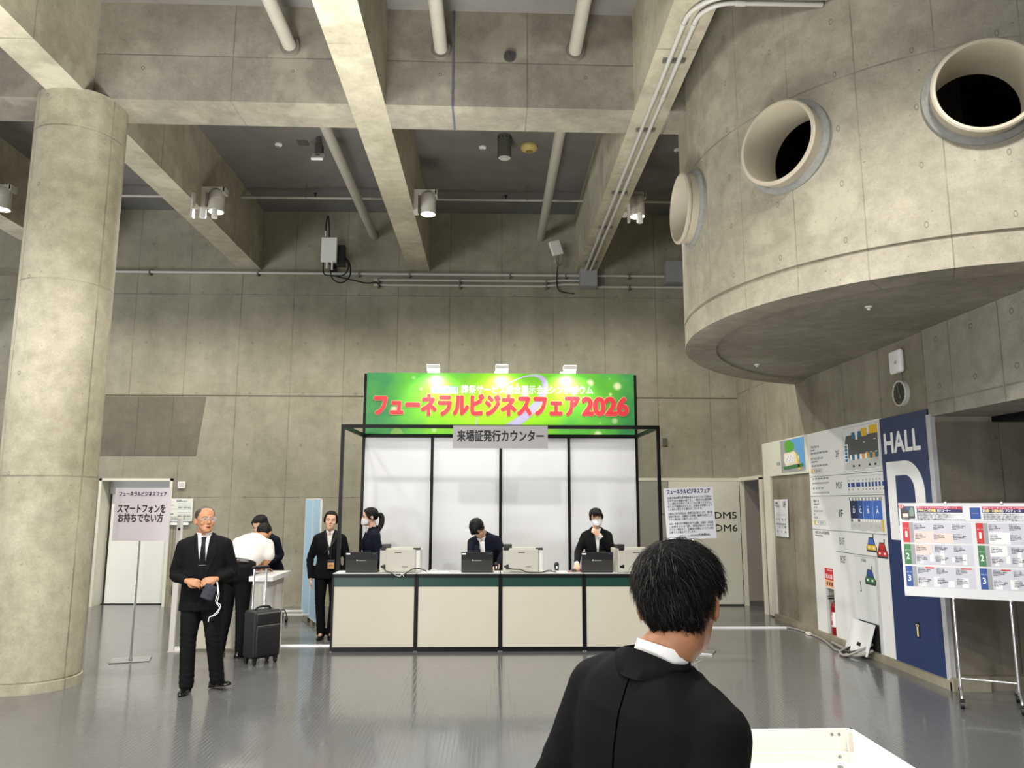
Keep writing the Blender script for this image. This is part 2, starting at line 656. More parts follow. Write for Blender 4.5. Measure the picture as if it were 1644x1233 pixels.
# ---- round column
def uv_lathe(name, cx, cy, r, zs, m, n=72, us=1.0):
    me = bpy.data.meshes.new(name)
    bm = bmesh.new()
    lay = bm.loops.layers.uv.new('UVMap')
    rows = []
    for z, rr in zs:
        rows.append([bm.verts.new((cx + rr * math.cos(2 * PI * i / n), cy + rr * math.sin(2 * PI * i / n), z)) for i in range(n)])
    for j in range(len(rows) - 1):
        for i in range(n):
            f = bm.faces.new((rows[j][i], rows[j][(i + 1) % n], rows[j + 1][(i + 1) % n], rows[j + 1][i]))
            f.smooth = True
            for lp, (a, c) in zip(f.loops, ((i, j), (i + 1, j), (i + 1, j + 1), (i, j + 1))):
                lp[lay].uv = (a / n * 2 * PI * r * us, zs[c][0])
    bm.faces.new(rows[-1])
    bmesh.ops.recalc_face_normals(bm, faces=bm.faces[:])
    bm.to_mesh(me)
    bm.free()
    me.materials.append(m)
    me.set_sharp_from_angle(angle=math.radians(35))
    return link(name, me)


CR = 0.425
struct(uv_lathe('column', -4.36, 7.70, CR, [(0, CR + 0.012), (0.085, CR + 0.012), (0.09, CR - 0.008), (0.10, CR - 0.008), (0.105, CR), (3.0, CR), (ZB, CR), (ZB + 0.02, CR)], M_COL))

# ---- rounded concrete drum above the sign wall
DC = Vector((4.9, 7.85))


def drum_r(t, inset=0.0):
    return 2.849 - 0.06 * math.cos(t) + 0.111 * math.sin(t) - 0.068 * math.cos(2 * t) + 0.209 * math.sin(2 * t) - inset


def drum_pt(t, inset, z):
    r = drum_r(t, inset)
    return Vector((DC.x + r * math.cos(t), DC.y + r * math.sin(t), z))


def drum_normal(t):
    a, c = drum_pt(t - 0.01, 0, 0), drum_pt(t + 0.01, 0, 0)
    d = (c - a).normalized()
    return Vector((d.y, -d.x, 0))


def ring_mesh(prof, n, uvs=False):
    bm = bmesh.new()
    lay = bm.loops.layers.uv.new('UVMap')
    rows = [[bm.verts.new(drum_pt(2 * PI * i / n, ins, z)) for i in range(n)] for ins, z in prof]
    for j in range(len(rows) - 1):
        for i in range(n):
            f = bm.faces.new((rows[j][i], rows[j][(i + 1) % n], rows[j + 1][(i + 1) % n], rows[j + 1][i]))
            f.smooth = True
            for lp, (a, c) in zip(f.loops, ((i, j), (i + 1, j), (i + 1, j + 1), (i, j + 1))):
                lp[lay].uv = (a / n * 360 / 10.8, prof[c][1])
    bm.faces.new(rows[0])
    bm.faces.new(rows[-1])
    bmesh.ops.recalc_face_normals(bm, faces=bm.faces[:])
    return bm


def bm_obj(bm, name, m=None):
    me = bpy.data.meshes.new(name)
    bm.to_mesh(me)
    bm.free()
    if m:
        me.materials.append(m)
    return link(name, me)


def apply_mods(o, keep_name=None):
    dg = bpy.context.evaluated_depsgraph_get()
    me = bpy.data.meshes.new_from_object(o.evaluated_get(dg))
    o.modifiers.clear()
    old = o.data
    o.data = me
    if old.users == 0:
        bpy.data.meshes.remove(old)
    return o


drum = bm_obj(ring_mesh([(0, ZC + 0.1), (0, 3.652), (0.022, 3.645), (0.022, 3.622), (0, 3.615), (0, 3.40), (0.33, 3.40), (0.335, 3.425)], 144), 'wall_drum', M_DRUM)
void = bm_obj(ring_mesh([(0.30, ZC + 0.05), (0.30, 3.75)], 96), 'void', M_DARK)
cutters = [void]
PORT = [(math.radians(a), 4.70) for a in (188.0, 216.6, 244.2, 271.5)]
for t, z in PORT:
    n = drum_normal(t)
    p = drum_pt(t, 0, z)
    b = MB()
    b.cyl(p + n * 0.5, p - n * 0.9, 0.352, n=48)
    cutters.append(b.build('cutter', M_DARK))
for c in cutters:
    md = drum.modifiers.new('cut', 'BOOLEAN')
    md.operation = 'DIFFERENCE'
    md.object = c
    md.solver = 'EXACT'
apply_mods(drum)
drum.data.set_sharp_from_angle(angle=math.radians(40))
for c in cutters:
    bpy.data.objects.remove(c)
struct(drum)
M_PORT = mat('beige_pipe_coating', '#b5ac98', 0.45, noise=0.03, nscale=4)
M_SEAL = mat('grey_mortar_seal', '#8b8b86', 0.8, noise=0.12, nscale=25)
for k, (t, z) in enumerate(PORT):
    n = drum_normal(t)
    p = drum_pt(t, 0, z)
    M = Matrix.Translation(p) @ n.to_track_quat('Z', 'Y').to_matrix().to_4x4()
    o = link('porthole_pipe', None)
    o.matrix_world = M
    tag(o, ['beige round pipe opening nearest the hanging beams, seen edge-on on the concrete drum',
            'beige round pipe opening between two others on the concrete drum',
            'beige round pipe opening nearest the camera, high on the concrete drum',
            'beige round pipe opening around the bend of the concrete drum'][k], 'pipe opening', 'pipe openings round the concrete drum')
    b = MB()
    b.lathe([(0.350, -0.30), (0.350, 0.10), (0.362, 0.115), (0.362, 0.135), (0.350, 0.145), (0.330, 0.145), (0.322, 0.13), (0.322, -0.30)], n=64, close=True)
    b.build('pipe_sleeve', M_PORT, o, smooth=True, angle=30)
    b = MB()
    b.lathe([(0.345, 0.03), (0.372, 0.028), (0.402, 0.005), (0.405, -0.06), (0.345, -0.06)], n=64, close=True)
    b.build('mortar_ring', M_SEAL, o, smooth=True, angle=30)

# ---- doors
d1 = struct(link('door_1', None))
b = MB()
b.box(DX0 + 0.07, DX1 - 0.0, YW + 0.27, YW + 0.31, 0.012, 2.05)
b.build('door_leaf', M_WHITEP, d1)
b = MB()
b.box(DX0 - 0.03, DX0 + 0.015, YW - 0.03, YW + 0.31, 0, DZ + 0.03)
b.box(DX1 - 0.04, DX1 + 0.005, YW - 0.03, YW + 0.31, 0, DZ + 0.03)
b.box(DX0 - 0.03, DX1 + 0.005, YW - 0.03, YW + 0.31, DZ - 0.01, DZ + 0.03)
b.build('door_frame', M_CREAM, d1)
b = MB()
b.box(DX0 + 0.02, DX1 - 0.04, YW + 0.255, YW + 0.27, 1.86, 2.08)
b.build('door_header', mat('grey_header', '#b4b5b4', 0.5), d1)
b = MB()
b.box(DX0 + 0.02, DX1 - 0.04, YW + 0.25, YW + 0.27, 0, 0.016)
b.build('door_gap_line', M_DKLINE, d1)

d2 = struct(link('door_2', None))
b = MB()
b.box(2.20, 3.04, YW - 0.035, YW, 0.02, 2.10)
b.build('door_leaf', M_GREYDOOR, d2)
d3 = struct(link('door_3', None))
b = MB()
b.box(3.05, 4.285, YW - 0.04, YW, 0.025, 2.095)
b.build('door_leaf', M_CREAM, d3)
b = MB()
b.box(3.06, 4.28, YW - 0.035, YW, 0.0, 0.025)
b.box(3.04, 3.052, YW - 0.036, YW, 0.0, 2.10)
b.box(4.285, 4.297, YW - 0.036, YW, 0.0, 2.10)
b.build('door_gap_line', M_DKLINE, d3)
b = MB()
b.box(4.297, 4.375, YW - 0.045, YW, 0.0, 2.10)
b.box(2.20, 4.30, YW - 0.045, YW, 2.10, 2.15)
b.build('door_frame', M_CREAM, d3)
b = MB()
put_text(b, 'DM5', 4.03, 1.505, 0.122, YW - 0.041, bold=0.014, width=0.385)
put_text(b, 'DM6', 4.035, 1.290, 0.122, YW - 0.041, bold=0.014, width=0.385)
b.build('door_lettering', mat('black_vinyl', '#141414', 0.5), d3)
b = MB()
put_text(b, '★21', 2.93, 1.53, 0.035, YW - 0.037)
b.build('door_number', MATS['black_vinyl'], d2)
# frame of the lobby opening round the corner
d4 = struct(link('door_4', None))
b = MB()
b.box(XW - 0.03, XW + 0.10, 12.25, 12.35, 0, 2.13)
b.box(XW - 0.03, XW + 0.10, 12.25, 13.34, 2.10, 2.16)
b.build('door_frame', M_CREAM, d4)

# ================================================================== CEILING AND WALL FIXTURES
M_PIPE = mat('pipe_grey_paint', '#a09c90', 0.5, noise=0.04, nscale=6)
M_PIPED = mat('pipe_small_paint', '#8d8a82', 0.5)
M_COND = mat('conduit_grey', '#b3b1aa', 0.4)
M_BOX = mat('junction_grey', '#8f9090', 0.45)
M_LAMP = mat('lamp_housing', '#bdb9ae', 0.45)
M_GLOW = mat('lamp_glow', '#fff4dc', 0.4, emit='#fff1d2', estr=40)
M_BLACK = mat('black_plastic', '#131314', 0.45)
M_CABLE = mat('black_cable', '#0e0e0f', 0.6)
M_STEEL = mat('galvanised_steel', '#8a8a88', 0.4, metal=0.8)
M_CHROME = mat('chrome_tube', '#d4d4d6', 0.22, metal=0.75)
M_WPLAST = mat('white_plastic', '#e4e3de', 0.35)

# big horizontal pipes through the cross beam
for k, (px, pz, y1, lab) in enumerate(((-2.16, 6.47, YW + 0.02, 'grey ceiling pipe just past the column, running through the cross beam to the rear wall'),
                                       (-0.57, 6.47, 7.57, 'grey ceiling pipe ending at the collar in the middle of the cross beam'),
                                       (0.86, 6.49, YW + 0.02, 'grey ceiling pipe through the cross beam near the yellow detector, reaching the rear wall'))):
    t = thing('ceiling_pipe', lab, 'pipe', (px, 0, pz), group='grey pipes under the slab')
    b = MB()
    b.cyl((0, -4.8, 0), (0, y1, 0), 0.072, n=24)
    b.build('pipe_run', M_PIPE, t, smooth=True, angle=40)
    b = MB()
    b.cyl((0, 7.49 + 0.0125 * px, 0), (0, 7.56 + 0.0125 * px, 0), 0.105, n=28)
    b.build('collar', mat('collar_grey', '#6c675d', 0.7), t, smooth=True, angle=40)

# thin sprinkler line along the rear bays
t = thing('sprinkler_line', 'thin grey sprinkler pipe hanging under the slab in front of the rear wall', 'pipe', (0, 12.1, 6.69))
b = MB()
b.cyl((-7.0, 0, 0), (3.6, 0, 0), 0.022, n=12)
b.build('pipe_run', M_PIPE, t, smooth=True, angle=40)
for hx in (-5.35, -3.1, -2.35, 0.55, 3.05):
    b = MB()
    b.cyl((hx, 0, 0.0), (hx, 0, 0.25), 0.006, n=6)
    b.cyl((hx - 0.012, 0, 0), (hx + 0.012, 0, 0), 0.03, n=10)
    b.build('hanger', M_STEEL, t)
for hx in (-5.0, -2.95, 0.2):
    b = MB()
    b.cyl((hx, 0, 0.0), (hx, 0, 0.07), 0.012, n=8)
    b.cyl((hx, 0, 0.07), (hx, 0, 0.08), 0.03, n=10)
    b.build('sprinkler_head', M_BLACK, t)

# ---- wall lamps on the beams
lamp_labs = {-7.16: 'white cylinder lamp on the beam beyond the round column, at the edge of the picture',
             -4.16: 'lit white cylinder lamp on the beam that leaves the round column',
             -1.145: 'lit white cylinder lamp on the middle beam above the booth',
             1.87: 'lit white cylinder lamp on the beam that carries the twin conduits'}
for bx, lab in lamp_labs.items():
    t = thing('beam_lamp', lab, 'lamp', (bx, 10.5, 5.80), group='lamps on the ceiling beams')
    b = MB()
    b.box(0, 0.06, -0.05, 0.09, 0.02, 0.36)
    b.box(0.06, 0.32, -0.05, 0.00, 0.29, 0.36)
    b.box(0.30, 0.33, -0.05, 0.09, 0.27, 0.36)
    b.build('bracket', M_LAMP, t)
    b = MB()
    b.lathe([(0.0, 0.31), (0.085, 0.31), (0.105, 0.28), (0.108, 0.18), (0.104, 0.178), (0.104, 0.172), (0.108, 0.17), (0.110, 0.0), (0.100, 0.0), (0.098, 0.045), (0.0, 0.05)], Matrix.Translation((0.205, 0, 0)), n=32)
    b.build('housing', M_LAMP, t, smooth=True, angle=35)
    b = MB()
    b.lathe([(0.0, 0.012), (0.096, 0.012), (0.096, 0.016), (0, 0.02)], Matrix.Translation((0.205, 0, 0)), n=32)
    b.build('diffuser', M_GLOW, t)
for bx, sp, lab in ((-4.16, (0.16, 0.32), 'pair of small white emergency lights under the lamp beside the round column'),
                    (1.87, (0.17,), 'single small white emergency light under the lamp on the conduit beam')):
    t = thing('emergency_light', lab, 'light', (bx, 10.15, 5.70), group='small emergency lights under the beam lamps')
    b = MB()
    b.box(0, 0.03, -0.04, 0.04, -0.12, 0.24)
    b.box(0, max(sp) + 0.02, -0.02, 0.02, 0.01, 0.03)
    b.build('bracket', M_LAMP, t)
    for s in sp:
        b = MB()
        b.lathe([(0, 0.02), (0.036, 0.02), (0.04, 0), (0.043, -0.10), (0.038, -0.125), (0, -0.128)], Matrix.Translation((s, 0, 0)), n=20)
        b.build('light_head', M_WPLAST, t, smooth=True, angle=35)

# ---- things on the slab
t = thing('downlight', 'dark grey unlit cylinder downlight on the slab beside the yellow detector', 'light', (0.15, 10.35, ZC))
b = MB()
b.lathe([(0, 0), (0.10, 0), (0.10, -0.34), (0.095, -0.345), (0.09, -0.33), (0, -0.32)], n=32)
b.build('housing', mat('downlight_grey', '#57574f', 0.5), t, smooth=True, angle=35)
b = MB()
b.lathe([(0.0, -0.335), (0.088, -0.337), (0.088, -0.33), (0, -0.33)], n=32)
b.build('lens', mat('downlight_lens', '#b9b8b0', 0.3), t)
for i in range(10):
    a = 2 * PI * i / 10
    b = MB()
    b.cyl((0.098 * math.cos(a), 0.098 * math.sin(a), -0.05), (0.103 * math.cos(a), 0.103 * math.sin(a), -0.05), 0.011, n=8)
    b.build('vent_hole', M_DARK, t)
for k, (dx, lab) in enumerate(((-3.18, 'small white round detector on the slab near the grey loudspeaker'), (-0.17, 'small white round detector between the middle beam and the dark downlight'),
                               (2.74, 'small white round detector on the slab beside the concrete drum'))):
    t = thing('smoke_detector', lab, 'detector', (dx, 10.7, ZC), group='white detectors on the slab')
    b = MB()
    b.lathe([(0, 0), (0.055, 0), (0.052, -0.02), (0.03, -0.028), (0.028, -0.045), (0, -0.048)], n=24)
    b.build('detector_body', M_WPLAST, t, smooth=True, angle=40)
    b = MB()
    b.lathe([(0.024, -0.046), (0.026, -0.05), (0, -0.052)], n=16)
    b.build('sensor', mat('sensor_grey', '#77756f', 0.5), t)
t = thing('heat_detector', 'yellowed round heat detector on the slab beside the dark downlight', 'detector', (0.52, 10.65, ZC))
b = MB()
b.lathe([(0, 0), (0.125, 0), (0.13, -0.03), (0.12, -0.05), (0.07, -0.085), (0, -0.09)], n=32)
b.build('detector_body', mat('aged_cream_plastic', '#c2ab6d', 0.45), t, smooth=True, angle=40)
b = MB()
b.lathe([(0.055, -0.085), (0.05, -0.10), (0.012, -0.102), (0.010, -0.11), (0, -0.11)], n=24)
b.build('sensor', mat('aged_brass', '#8d7640', 0.4), t, smooth=True, angle=40)
t = thing('loudspeaker', 'grey loudspeaker with white front hanging from the slab next to a ceiling pipe', 'loudspeaker', (-2.53, 10.45, ZC))
b = MB()
b.cyl((0, 0, 0), (0, 0.02, -0.14), 0.035, n=14)
b.rbox(-0.05, 0.05, -0.02, 0.12, -0.26, -0.10, 0.012)
b.build('speaker_body', mat('speaker_dark', '#45433f', 0.6), t)
b = MB()
Mx = Matrix.Translation((0, -0.03, -0.32)) @ Matrix.Rotation(math.radians(-38), 4, 'X')
b.rbox(-0.085, 0.085, -0.02, 0.02, -0.075, 0.075, 0.006, M=Mx)
b.build('front_plate', M_WPLAST, t)
b = MB()
b.rbox(-0.03, 0.03, -0.024, -0.019, 0.0, 0.025, 0.003, M=Mx)
b.build('badge', M_BLACK, t)
t = thing('ceiling_grille', 'square grey grille flush with the slab beside the loudspeaker', 'grille', (-2.81, 10.64, ZC))
b = MB()
b.box(-0.08, 0.08, -0.08, 0.08, -0.008, 0)
for i in range(7):
    b.box(-0.075, 0.075, -0.072 + i * 0.022, -0.06 + i * 0.022, -0.013, -0.008)
b.build('grille', mat('grille_grey', '#5c5853', 0.6), t)
t = thing('wall_anchor_cap', 'round dark cap on the cross beam between two ceiling pipes', 'cap', (0.16, 7.542, 6.42))
b = MB()
b.cyl((0, 0, 0), (0, -0.025, 0), 0.062, n=24)
b.cyl((0, -0.025, 0), (0, -0.035, 0), 0.012, n=10)
b.build('cap', mat('cap_dark', '#3d3b39', 0.6), t, smooth=True, angle=40)

# ---- twin conduits under the beam
t = thing('twin_conduit', 'two parallel grey conduits under the beam, bending away along the concrete drum', 'conduit', (0, 0, 5.805))
for k, cx in enumerate((1.635, 1.725)):
    b = MB()
    r = 0.16 + (0.09 if k == 0 else 0)
    y0 = 6.03 - 0.0
    pts = [(cx, 13.2, 0), (cx, 9.5, 0), (cx, y0 + 0.25, 0), (cx, y0 + 0.03 * 0, 0)]
    arc = []
    R_ = 0.25 + (0.09 if k == 0 else 0)
    yc = 5.98
    for i in range(9):
        a = PI / 2 * i / 8
        arc.append((cx + R_ * (1 - math.cos(a)), yc - R_ * math.sin(a), 0))
    b.tube([(cx, 13.2, 0), (cx, 10, 0), (cx, yc + 0.02, 0)] + arc + [(2.45, yc - R_, 0), (2.72, yc - R_, 0)], 0.021, n=10)
    b.build('conduit', M_COND, t, smooth=True, angle=50)
    for yy in (yc + 0.03, 7.2, 9.3, 11.4):
        b = MB()
        b.cyl((cx, yy, 0), (cx, yy + 0.06, 0), 0.027, n=12)
        b.build('coupling', M_COND, t, smooth=True, angle=40)
    b = MB()
    b.cyl((cx + R_ + 0.02, yc - R_, 0), (cx + R_ + 0.10, yc - R_, 0), 0.027, n=12)
    b.build('coupling', M_COND, t, smooth=True, angle=40)
for yy in (6.6, 7.95, 9.7, 11.0, 12.7):
    b = MB()
    b.box(1.58, 1.79, yy - 0.02, yy + 0.02, 0.0, 0.035)
    b.build('strut', M_STEEL, t)
t = thing('junction_box', 'grey steel junction box where the twin conduits meet the rear wall', 'box', (1.695, 13.2, 5.71), group='grey junction boxes on the rear wall')
b = MB()
b.rbox(-0.15, 0.15, -0.12, 0.15, -0.19, 0.19, 0.006)
b.build('enclosure', M_BOX, t)
t = thing('junction_box', 'grey steel junction box half behind the concrete drum on the rear wall', 'box', (3.27, 13.2, 5.80), group='grey junction boxes on the rear wall')
b = MB()
b.rbox(-0.19, 0.19, -0.12, 0.15, -0.19, 0.19, 0.006)
b.build('enclosure', M_BOX, t)


def wall_conduit(label, x0, x1, z, r, clips, bend=None):
    t = thing('wall_conduit', label, 'conduit', (0, YW - 0.06, z))
    b = MB()
    pts = [(x0, 0, 0)] + (bend or []) + [(x1, 0, bend[-1][2] if bend else 0)]
    b.tube(pts, r, n=10, smooth=0)
    b.build('conduit', M_COND, t, smooth=True, angle=50)
    for c in clips:
        b = MB()
        b.box(c - 0.012, c + 0.012, -r - 0.01, 0.06, -r - 0.03, r + 0.012)
        b.build('clip', M_STEEL, t)


wall_conduit('long grey conduit along the rear wall from the column to the junction box', -6.9, 1.55, 5.765, 0.026, (-6.1, -4.2, -2.4, -1.5, 0.3, 1.3))
wall_conduit('middle grey conduit of the three short of the junction box', -2.13, 1.55, 5.655, 0.022, (-2.05, -0.6, 0.95), [(1.0, 0, 0), (1.25, 0, 0.02)])
wall_conduit('lowest grey conduit of the three beside the junction box', -2.13, 1.55, 5.56, 0.022, (-2.05, -0.6, 0.95), [(0.9, 0, 0), (1.3, 0, 0.04)])
wall_conduit('short grey conduit between the two junction boxes', 1.85, 3.08, 5.765, 0.024, (2.45,))
wall_conduit('grey conduit passing under the junction box towards the concrete drum', 1.78, 4.2, 5.56, 0.022, (2.45,))

# ---- wireless boxes high on the rear wall
t = thing('antenna_box', 'white upright antenna box with looped black cables above the long conduit', 'antenna', (-2.87, 12.95, 6.08), group='white antenna boxes high on the rear wall')
b = MB()
b.rbox(-0.135, 0.135, -0.05, 0.04, -0.22, 0.22, 0.01)
b.box(-0.12, 0.12, -0.053, -0.05, -0.085, -0.078)
b.build('enclosure', M_WPLAST, t)
b = MB()
b.rbox(0.10, 0.26, 0.05, 0.20, -0.25, 0.12, 0.01)
b.cyl((0.0, 0.1, -0.20), (0.0, 0.40, -0.20), 0.03, n=10)
b.box(-0.06, 0.06, 0.36, 0.40, -0.33, -0.1)
b.build('mount', M_BLACK, t)
b = MB()
def cab(*a):
    b = MB()
    b.tube(*a, n=8, smooth=5)
    b.build('cable', M_CABLE, t, smooth=True)


cab([(-0.07, 0, 0.22), (-0.075, 0, 0.45), (-0.05, 0, 0.63), (-0.025, 0, 0.5), (-0.01, 0, 0.22)], 0.012)
cab([(-0.10, 0.02, -0.21), (-0.09, 0.02, -0.40), (0.0, 0.02, -0.45), (0.25, 0.05, -0.43), (0.33, 0.08, -0.25), (0.22, 0.1, -0.08)], 0.012)
cab([(0.06, 0.02, -0.22), (0.03, 0.02, -0.38), (0.08, 0.02, -0.52), (0.22, 0.05, -0.57), (0.36, 0.05, -0.45), (0.34, 0.1, -0.20), (0.24, 0.1, -0.08)], 0.012)
cab([(0.04, 0.2, -0.40), (0.4, 0.28, -0.46), (0.62, 0.30, -0.50), (0.78, 0.31, -0.48), (0.86, 0.31, -0.56)], 0.012)
b = MB()
b.cyl((-0.03, -0.02, -0.22), (-0.03, -0.02, -0.33), 0.016, n=8)
b.cyl((0.06, -0.02, -0.22), (0.06, -0.02, -0.36), 0.016, n=8)
b.cyl((-0.075, 0, 0.24), (-0.08, 0, 0.35), 0.015, n=8)
b.build('connector', M_WPLAST, t)

t = thing('antenna_box', 'white square antenna box tilted on its bracket beside the twin conduit beam', 'antenna', (1.10, 12.95, 6.16), group='white antenna boxes high on the rear wall')
Mx = Matrix.Rotation(math.radians(-17), 4, 'Y') @ Matrix.Rotation(math.radians(18), 4, 'Z')
b = MB()
b.rbox(-0.10, 0.10, -0.03, 0.03, -0.13, 0.13, 0.008, M=Mx)
b.build('enclosure', M_WPLAST, t)
b = MB()
b.cyl((0.03, 0.03, -0.15), (0.05, 0.12, -0.30), 0.02, n=8)
b.tube([(-0.02, 0, -0.13), (0.0, 0.02, -0.27), (0.05, 0.05, -0.32), (0.10, 0.05, -0.25), (0.09, 0.02, -0.10)], 0.012, n=8, smooth=4)
b.build('bracket', M_STEEL, t)
b = MB()
b.tube([(0.04, 0.1, -0.28), (0.04, 0.3, -0.45), (0.05, 0.31, -0.62), (0.12, 0.32, -0.70), (0.35, 0.33, -0.73)], 0.011, n=8, smooth=4)
b.build('cable', M_CABLE, t, smooth=True)

# ---- small things by the doors
t = thing('wall_sensor', 'small square grey-white sign plate above the notice beside the cream door', 'sign', (-5.30, YW - 0.02, 2.01))
b = MB()
b.rbox(-0.06, 0.06, -0.02, 0.02, -0.055, 0.055, 0.006)
b.build('plate', M_WPLAST, t)
b = MB()
b.rbox(-0.045, 0.045, -0.024, -0.019, -0.025, 0.04, 0.004)
b.build('plate_face', mat('sign_face_grey', '#b9bab6', 0.3), t)
M_INKG = mat('grey_ink', '#6d706d', 0.7)
t = thing('notice_plate', 'white printed notice plate on the concrete beside the cream door', 'notice', (-5.28, YW - 0.015, 1.59))
b = MB()
b.rbox(-0.19, 0.19, -0.012, 0.012, -0.19, 0.19, 0.004)
b.build('plate', mat('notice_offwhite', '#d7d9d0', 0.5), t)
b = MB()
put_text(b, '防火管理', -0.09, 0.165, 0.016, -0.013, align='LEFT')
put_text(b, '管理権原者 責任者', -0.09, 0.145, 0.016, -0.013, align='LEFT')
for z0 in (0.085, -0.06):
    put_text(b, '○○' if z0 > 0 else '●●', -0.15, z0 - 0.01, 0.022, -0.013)
    for r in range(3):
        put_text(b, '― ― ― ― ―' if r != 2 else '避難口 通路 確認', 0.05, z0 + 0.02 - r * 0.033, 0.024, -0.013, width=0.22)
for r in range(2):
    put_text(b, '非常時は係員の指示に従い避難してください', 0.0, -0.135 - r * 0.025, 0.015, -0.013, width=0.34)
b.box(-0.18, 0.18, -0.0135, -0.012, 0.012, 0.015)
b.box(-0.18, 0.18, -0.0135, -0.012, -0.112, -0.109)
b.build('print', M_INKG, t)
t = thing('plate_holder', 'narrow white card holder under the notice beside the cream door', 'holder', (-5.29, YW - 0.02, 1.355))
b = MB()
b.rbox(-0.155, 0.155, -0.03, 0.02, -0.02, 0.02, 0.006)
b.build('holder', M_WPLAST, t)
b = MB()
b.box(-0.14, 0.14, -0.012, 0.0, 0.02, 0.04)
b.build('card', mat('blue_grey_card', '#a7abb8', 0.5), t)
t = thing('wall_socket', 'dark socket plate low on the wall near the cream door', 'socket', (-5.30, YW - 0.012, 0.265))
b = MB()
b.rbox(-0.06, 0.06, -0.012, 0.012, -0.08, 0.08, 0.004)
b.build('plate', mat('socket_dark', '#3b3b38', 0.5), t)
for zz in (0.04, 0.0, -0.045):
    b = MB()
    b.rbox(-0.022, 0.022, -0.016, -0.011, zz - 0.014, zz + 0.014, 0.003)
    b.build('outlet', M_WPLAST, t)
t = thing('wall_vent', 'small dark vent plate on the rear wall beside the booth post', 'vent', (3.02, YW - 0.01, 2.775))
b = MB()
b.rbox(-0.042, 0.042, -0.012, 0.01, -0.068, 0.068, 0.004)
for i in range(6):
    b.box(-0.034, 0.034, -0.016, -0.012, -0.055 + i * 0.02, -0.043 + i * 0.02)
b.build('plate', mat('vent_brown', '#5f574b', 0.6), t)

# ---- clock and access point on the sign wall: local x runs along the wall towards the camera
def wall_thing(name, label, cat, Y, z, group=None, X=XW):
    return thing(name, label, cat, (X, Y, z), -PI / 2, group)


t = wall_thing('wall_clock', 'round wall clock with a black face and white rim above the hall sign', 'clock', 7.89, 2.86)
Rx = Matrix.Rotation(PI / 2, 4, 'X')
b = MB()
b.lathe([(0, 0), (0.135, 0), (0.135, 0.045), (0.128, 0.05), (0.120, 0.048), (0.120, 0.036), (0, 0.036)], Rx, n=48)
b.build('case', mat('clock_white', '#cfcfc6', 0.35), t, smooth=True, angle=30)
b = MB()
b.lathe([(0, 0.0385), (0.119, 0.0385), (0.119, 0.036)], Rx, n=48)
b.build('dial', mat('clock_black', '#20221f', 0.3), t)
b = MB()
for i in range(12):
    a = 2 * PI * i / 12
    b.box(-0.003, 0.003, -0.0405, -0.0385, 0.095, 0.112, M=Matrix.Rotation(a, 4, 'Y'))
b.build('hour_marks', mat('clock_marks', '#8e8f88', 0.5), t)
for nm, a, ln, w in (('minute_hand', -0.25, 0.095, 0.003), ('hour_hand', 2.75, 0.06, 0.005)):
    b = MB()
    b.box(-w, w, -0.044, -0.041, -0.015, ln, M=Matrix.Rotation(a, 4, 'Y'))
    b.build(nm, MATS['clock_marks'], t)
t = wall_thing('access_point', 'white rounded square wireless unit on the wall above the clock', 'access point', 7.90, 3.20)
b = MB()
b.rbox(-0.115, 0.115, -0.07, -0.01, -0.125, 0.125, 0.028, 4)
b.build('cover', mat('glossy_white', '#f0f0ee', 0.25), t, smooth=True, angle=60)
b = MB()
b.rbox(-0.09, 0.09, -0.012, 0.0, -0.10, 0.10, 0.004)
b.build('back_plate', mat('ap_grey', '#a6a6a2', 0.5), t)
b = MB()
b.tube([(0.03, -0.015, -0.12), (0.03, -0.012, -0.20), (0.02, -0.012, -0.26)], 0.006, n=6)
b.build('cable', mat('grey_cable', '#7a7a76', 0.5), t)
b = MB()
b.rbox(0.01, 0.06, -0.0715, -0.069, -0.03, 0.005, 0.001)
b.build('label', mat('label_grey', '#b5b8bb', 0.4), t)
for k, (lx, ly, lab) in enumerate(((3.31, 6.48, 'small detector on the drum soffit, the one nearer the camera'), (3.29, 9.31, 'small detector on the drum soffit near its far edge'))):
    t = thing('soffit_detector', lab, 'detector', (lx, ly, 3.425), group='detectors under the concrete drum')
    b = MB()
    b.lathe([(0, 0), (0.035, 0), (0.03, -0.012), (0.014, -0.016), (0.012, -0.035), (0, -0.036)], n=18)
    b.build('detector_body', M_WPLAST, t, smooth=True, angle=40)

# ---- lamp seen in the recess beyond the column
t = thing('recess_lamp', 'bright white lamp glimpsed beside the column edge in the far recess', 'lamp', (-8.02, 13.55, 5.62))
b = MB()
b.lathe([(0, 0.2), (0.03, 0.2), (0.05, 0.06), (0.10, -0.03), (0.10, -0.05), (0, -0.05)], n=20)
b.build('shade', M_LAMP, t, smooth=True, angle=40)
b = MB()
b.lathe([(0, -0.06), (0.095, -0.055), (0.095, -0.05), (0, -0.05)], n=20)
b.build('bulb', mat('cool_glow', '#ffffff', 0.4, emit='#f2f4ff', estr=25), t)
add_light('recess_lamp_light', 'SPOT', (-8.02, 13.52, 5.54), 140, (0.86, 0.89, 1.0), (-8.3, 13.6, 0), spot_size=2.2, spot_blend=0.6, shadow_soft_size=0.05)

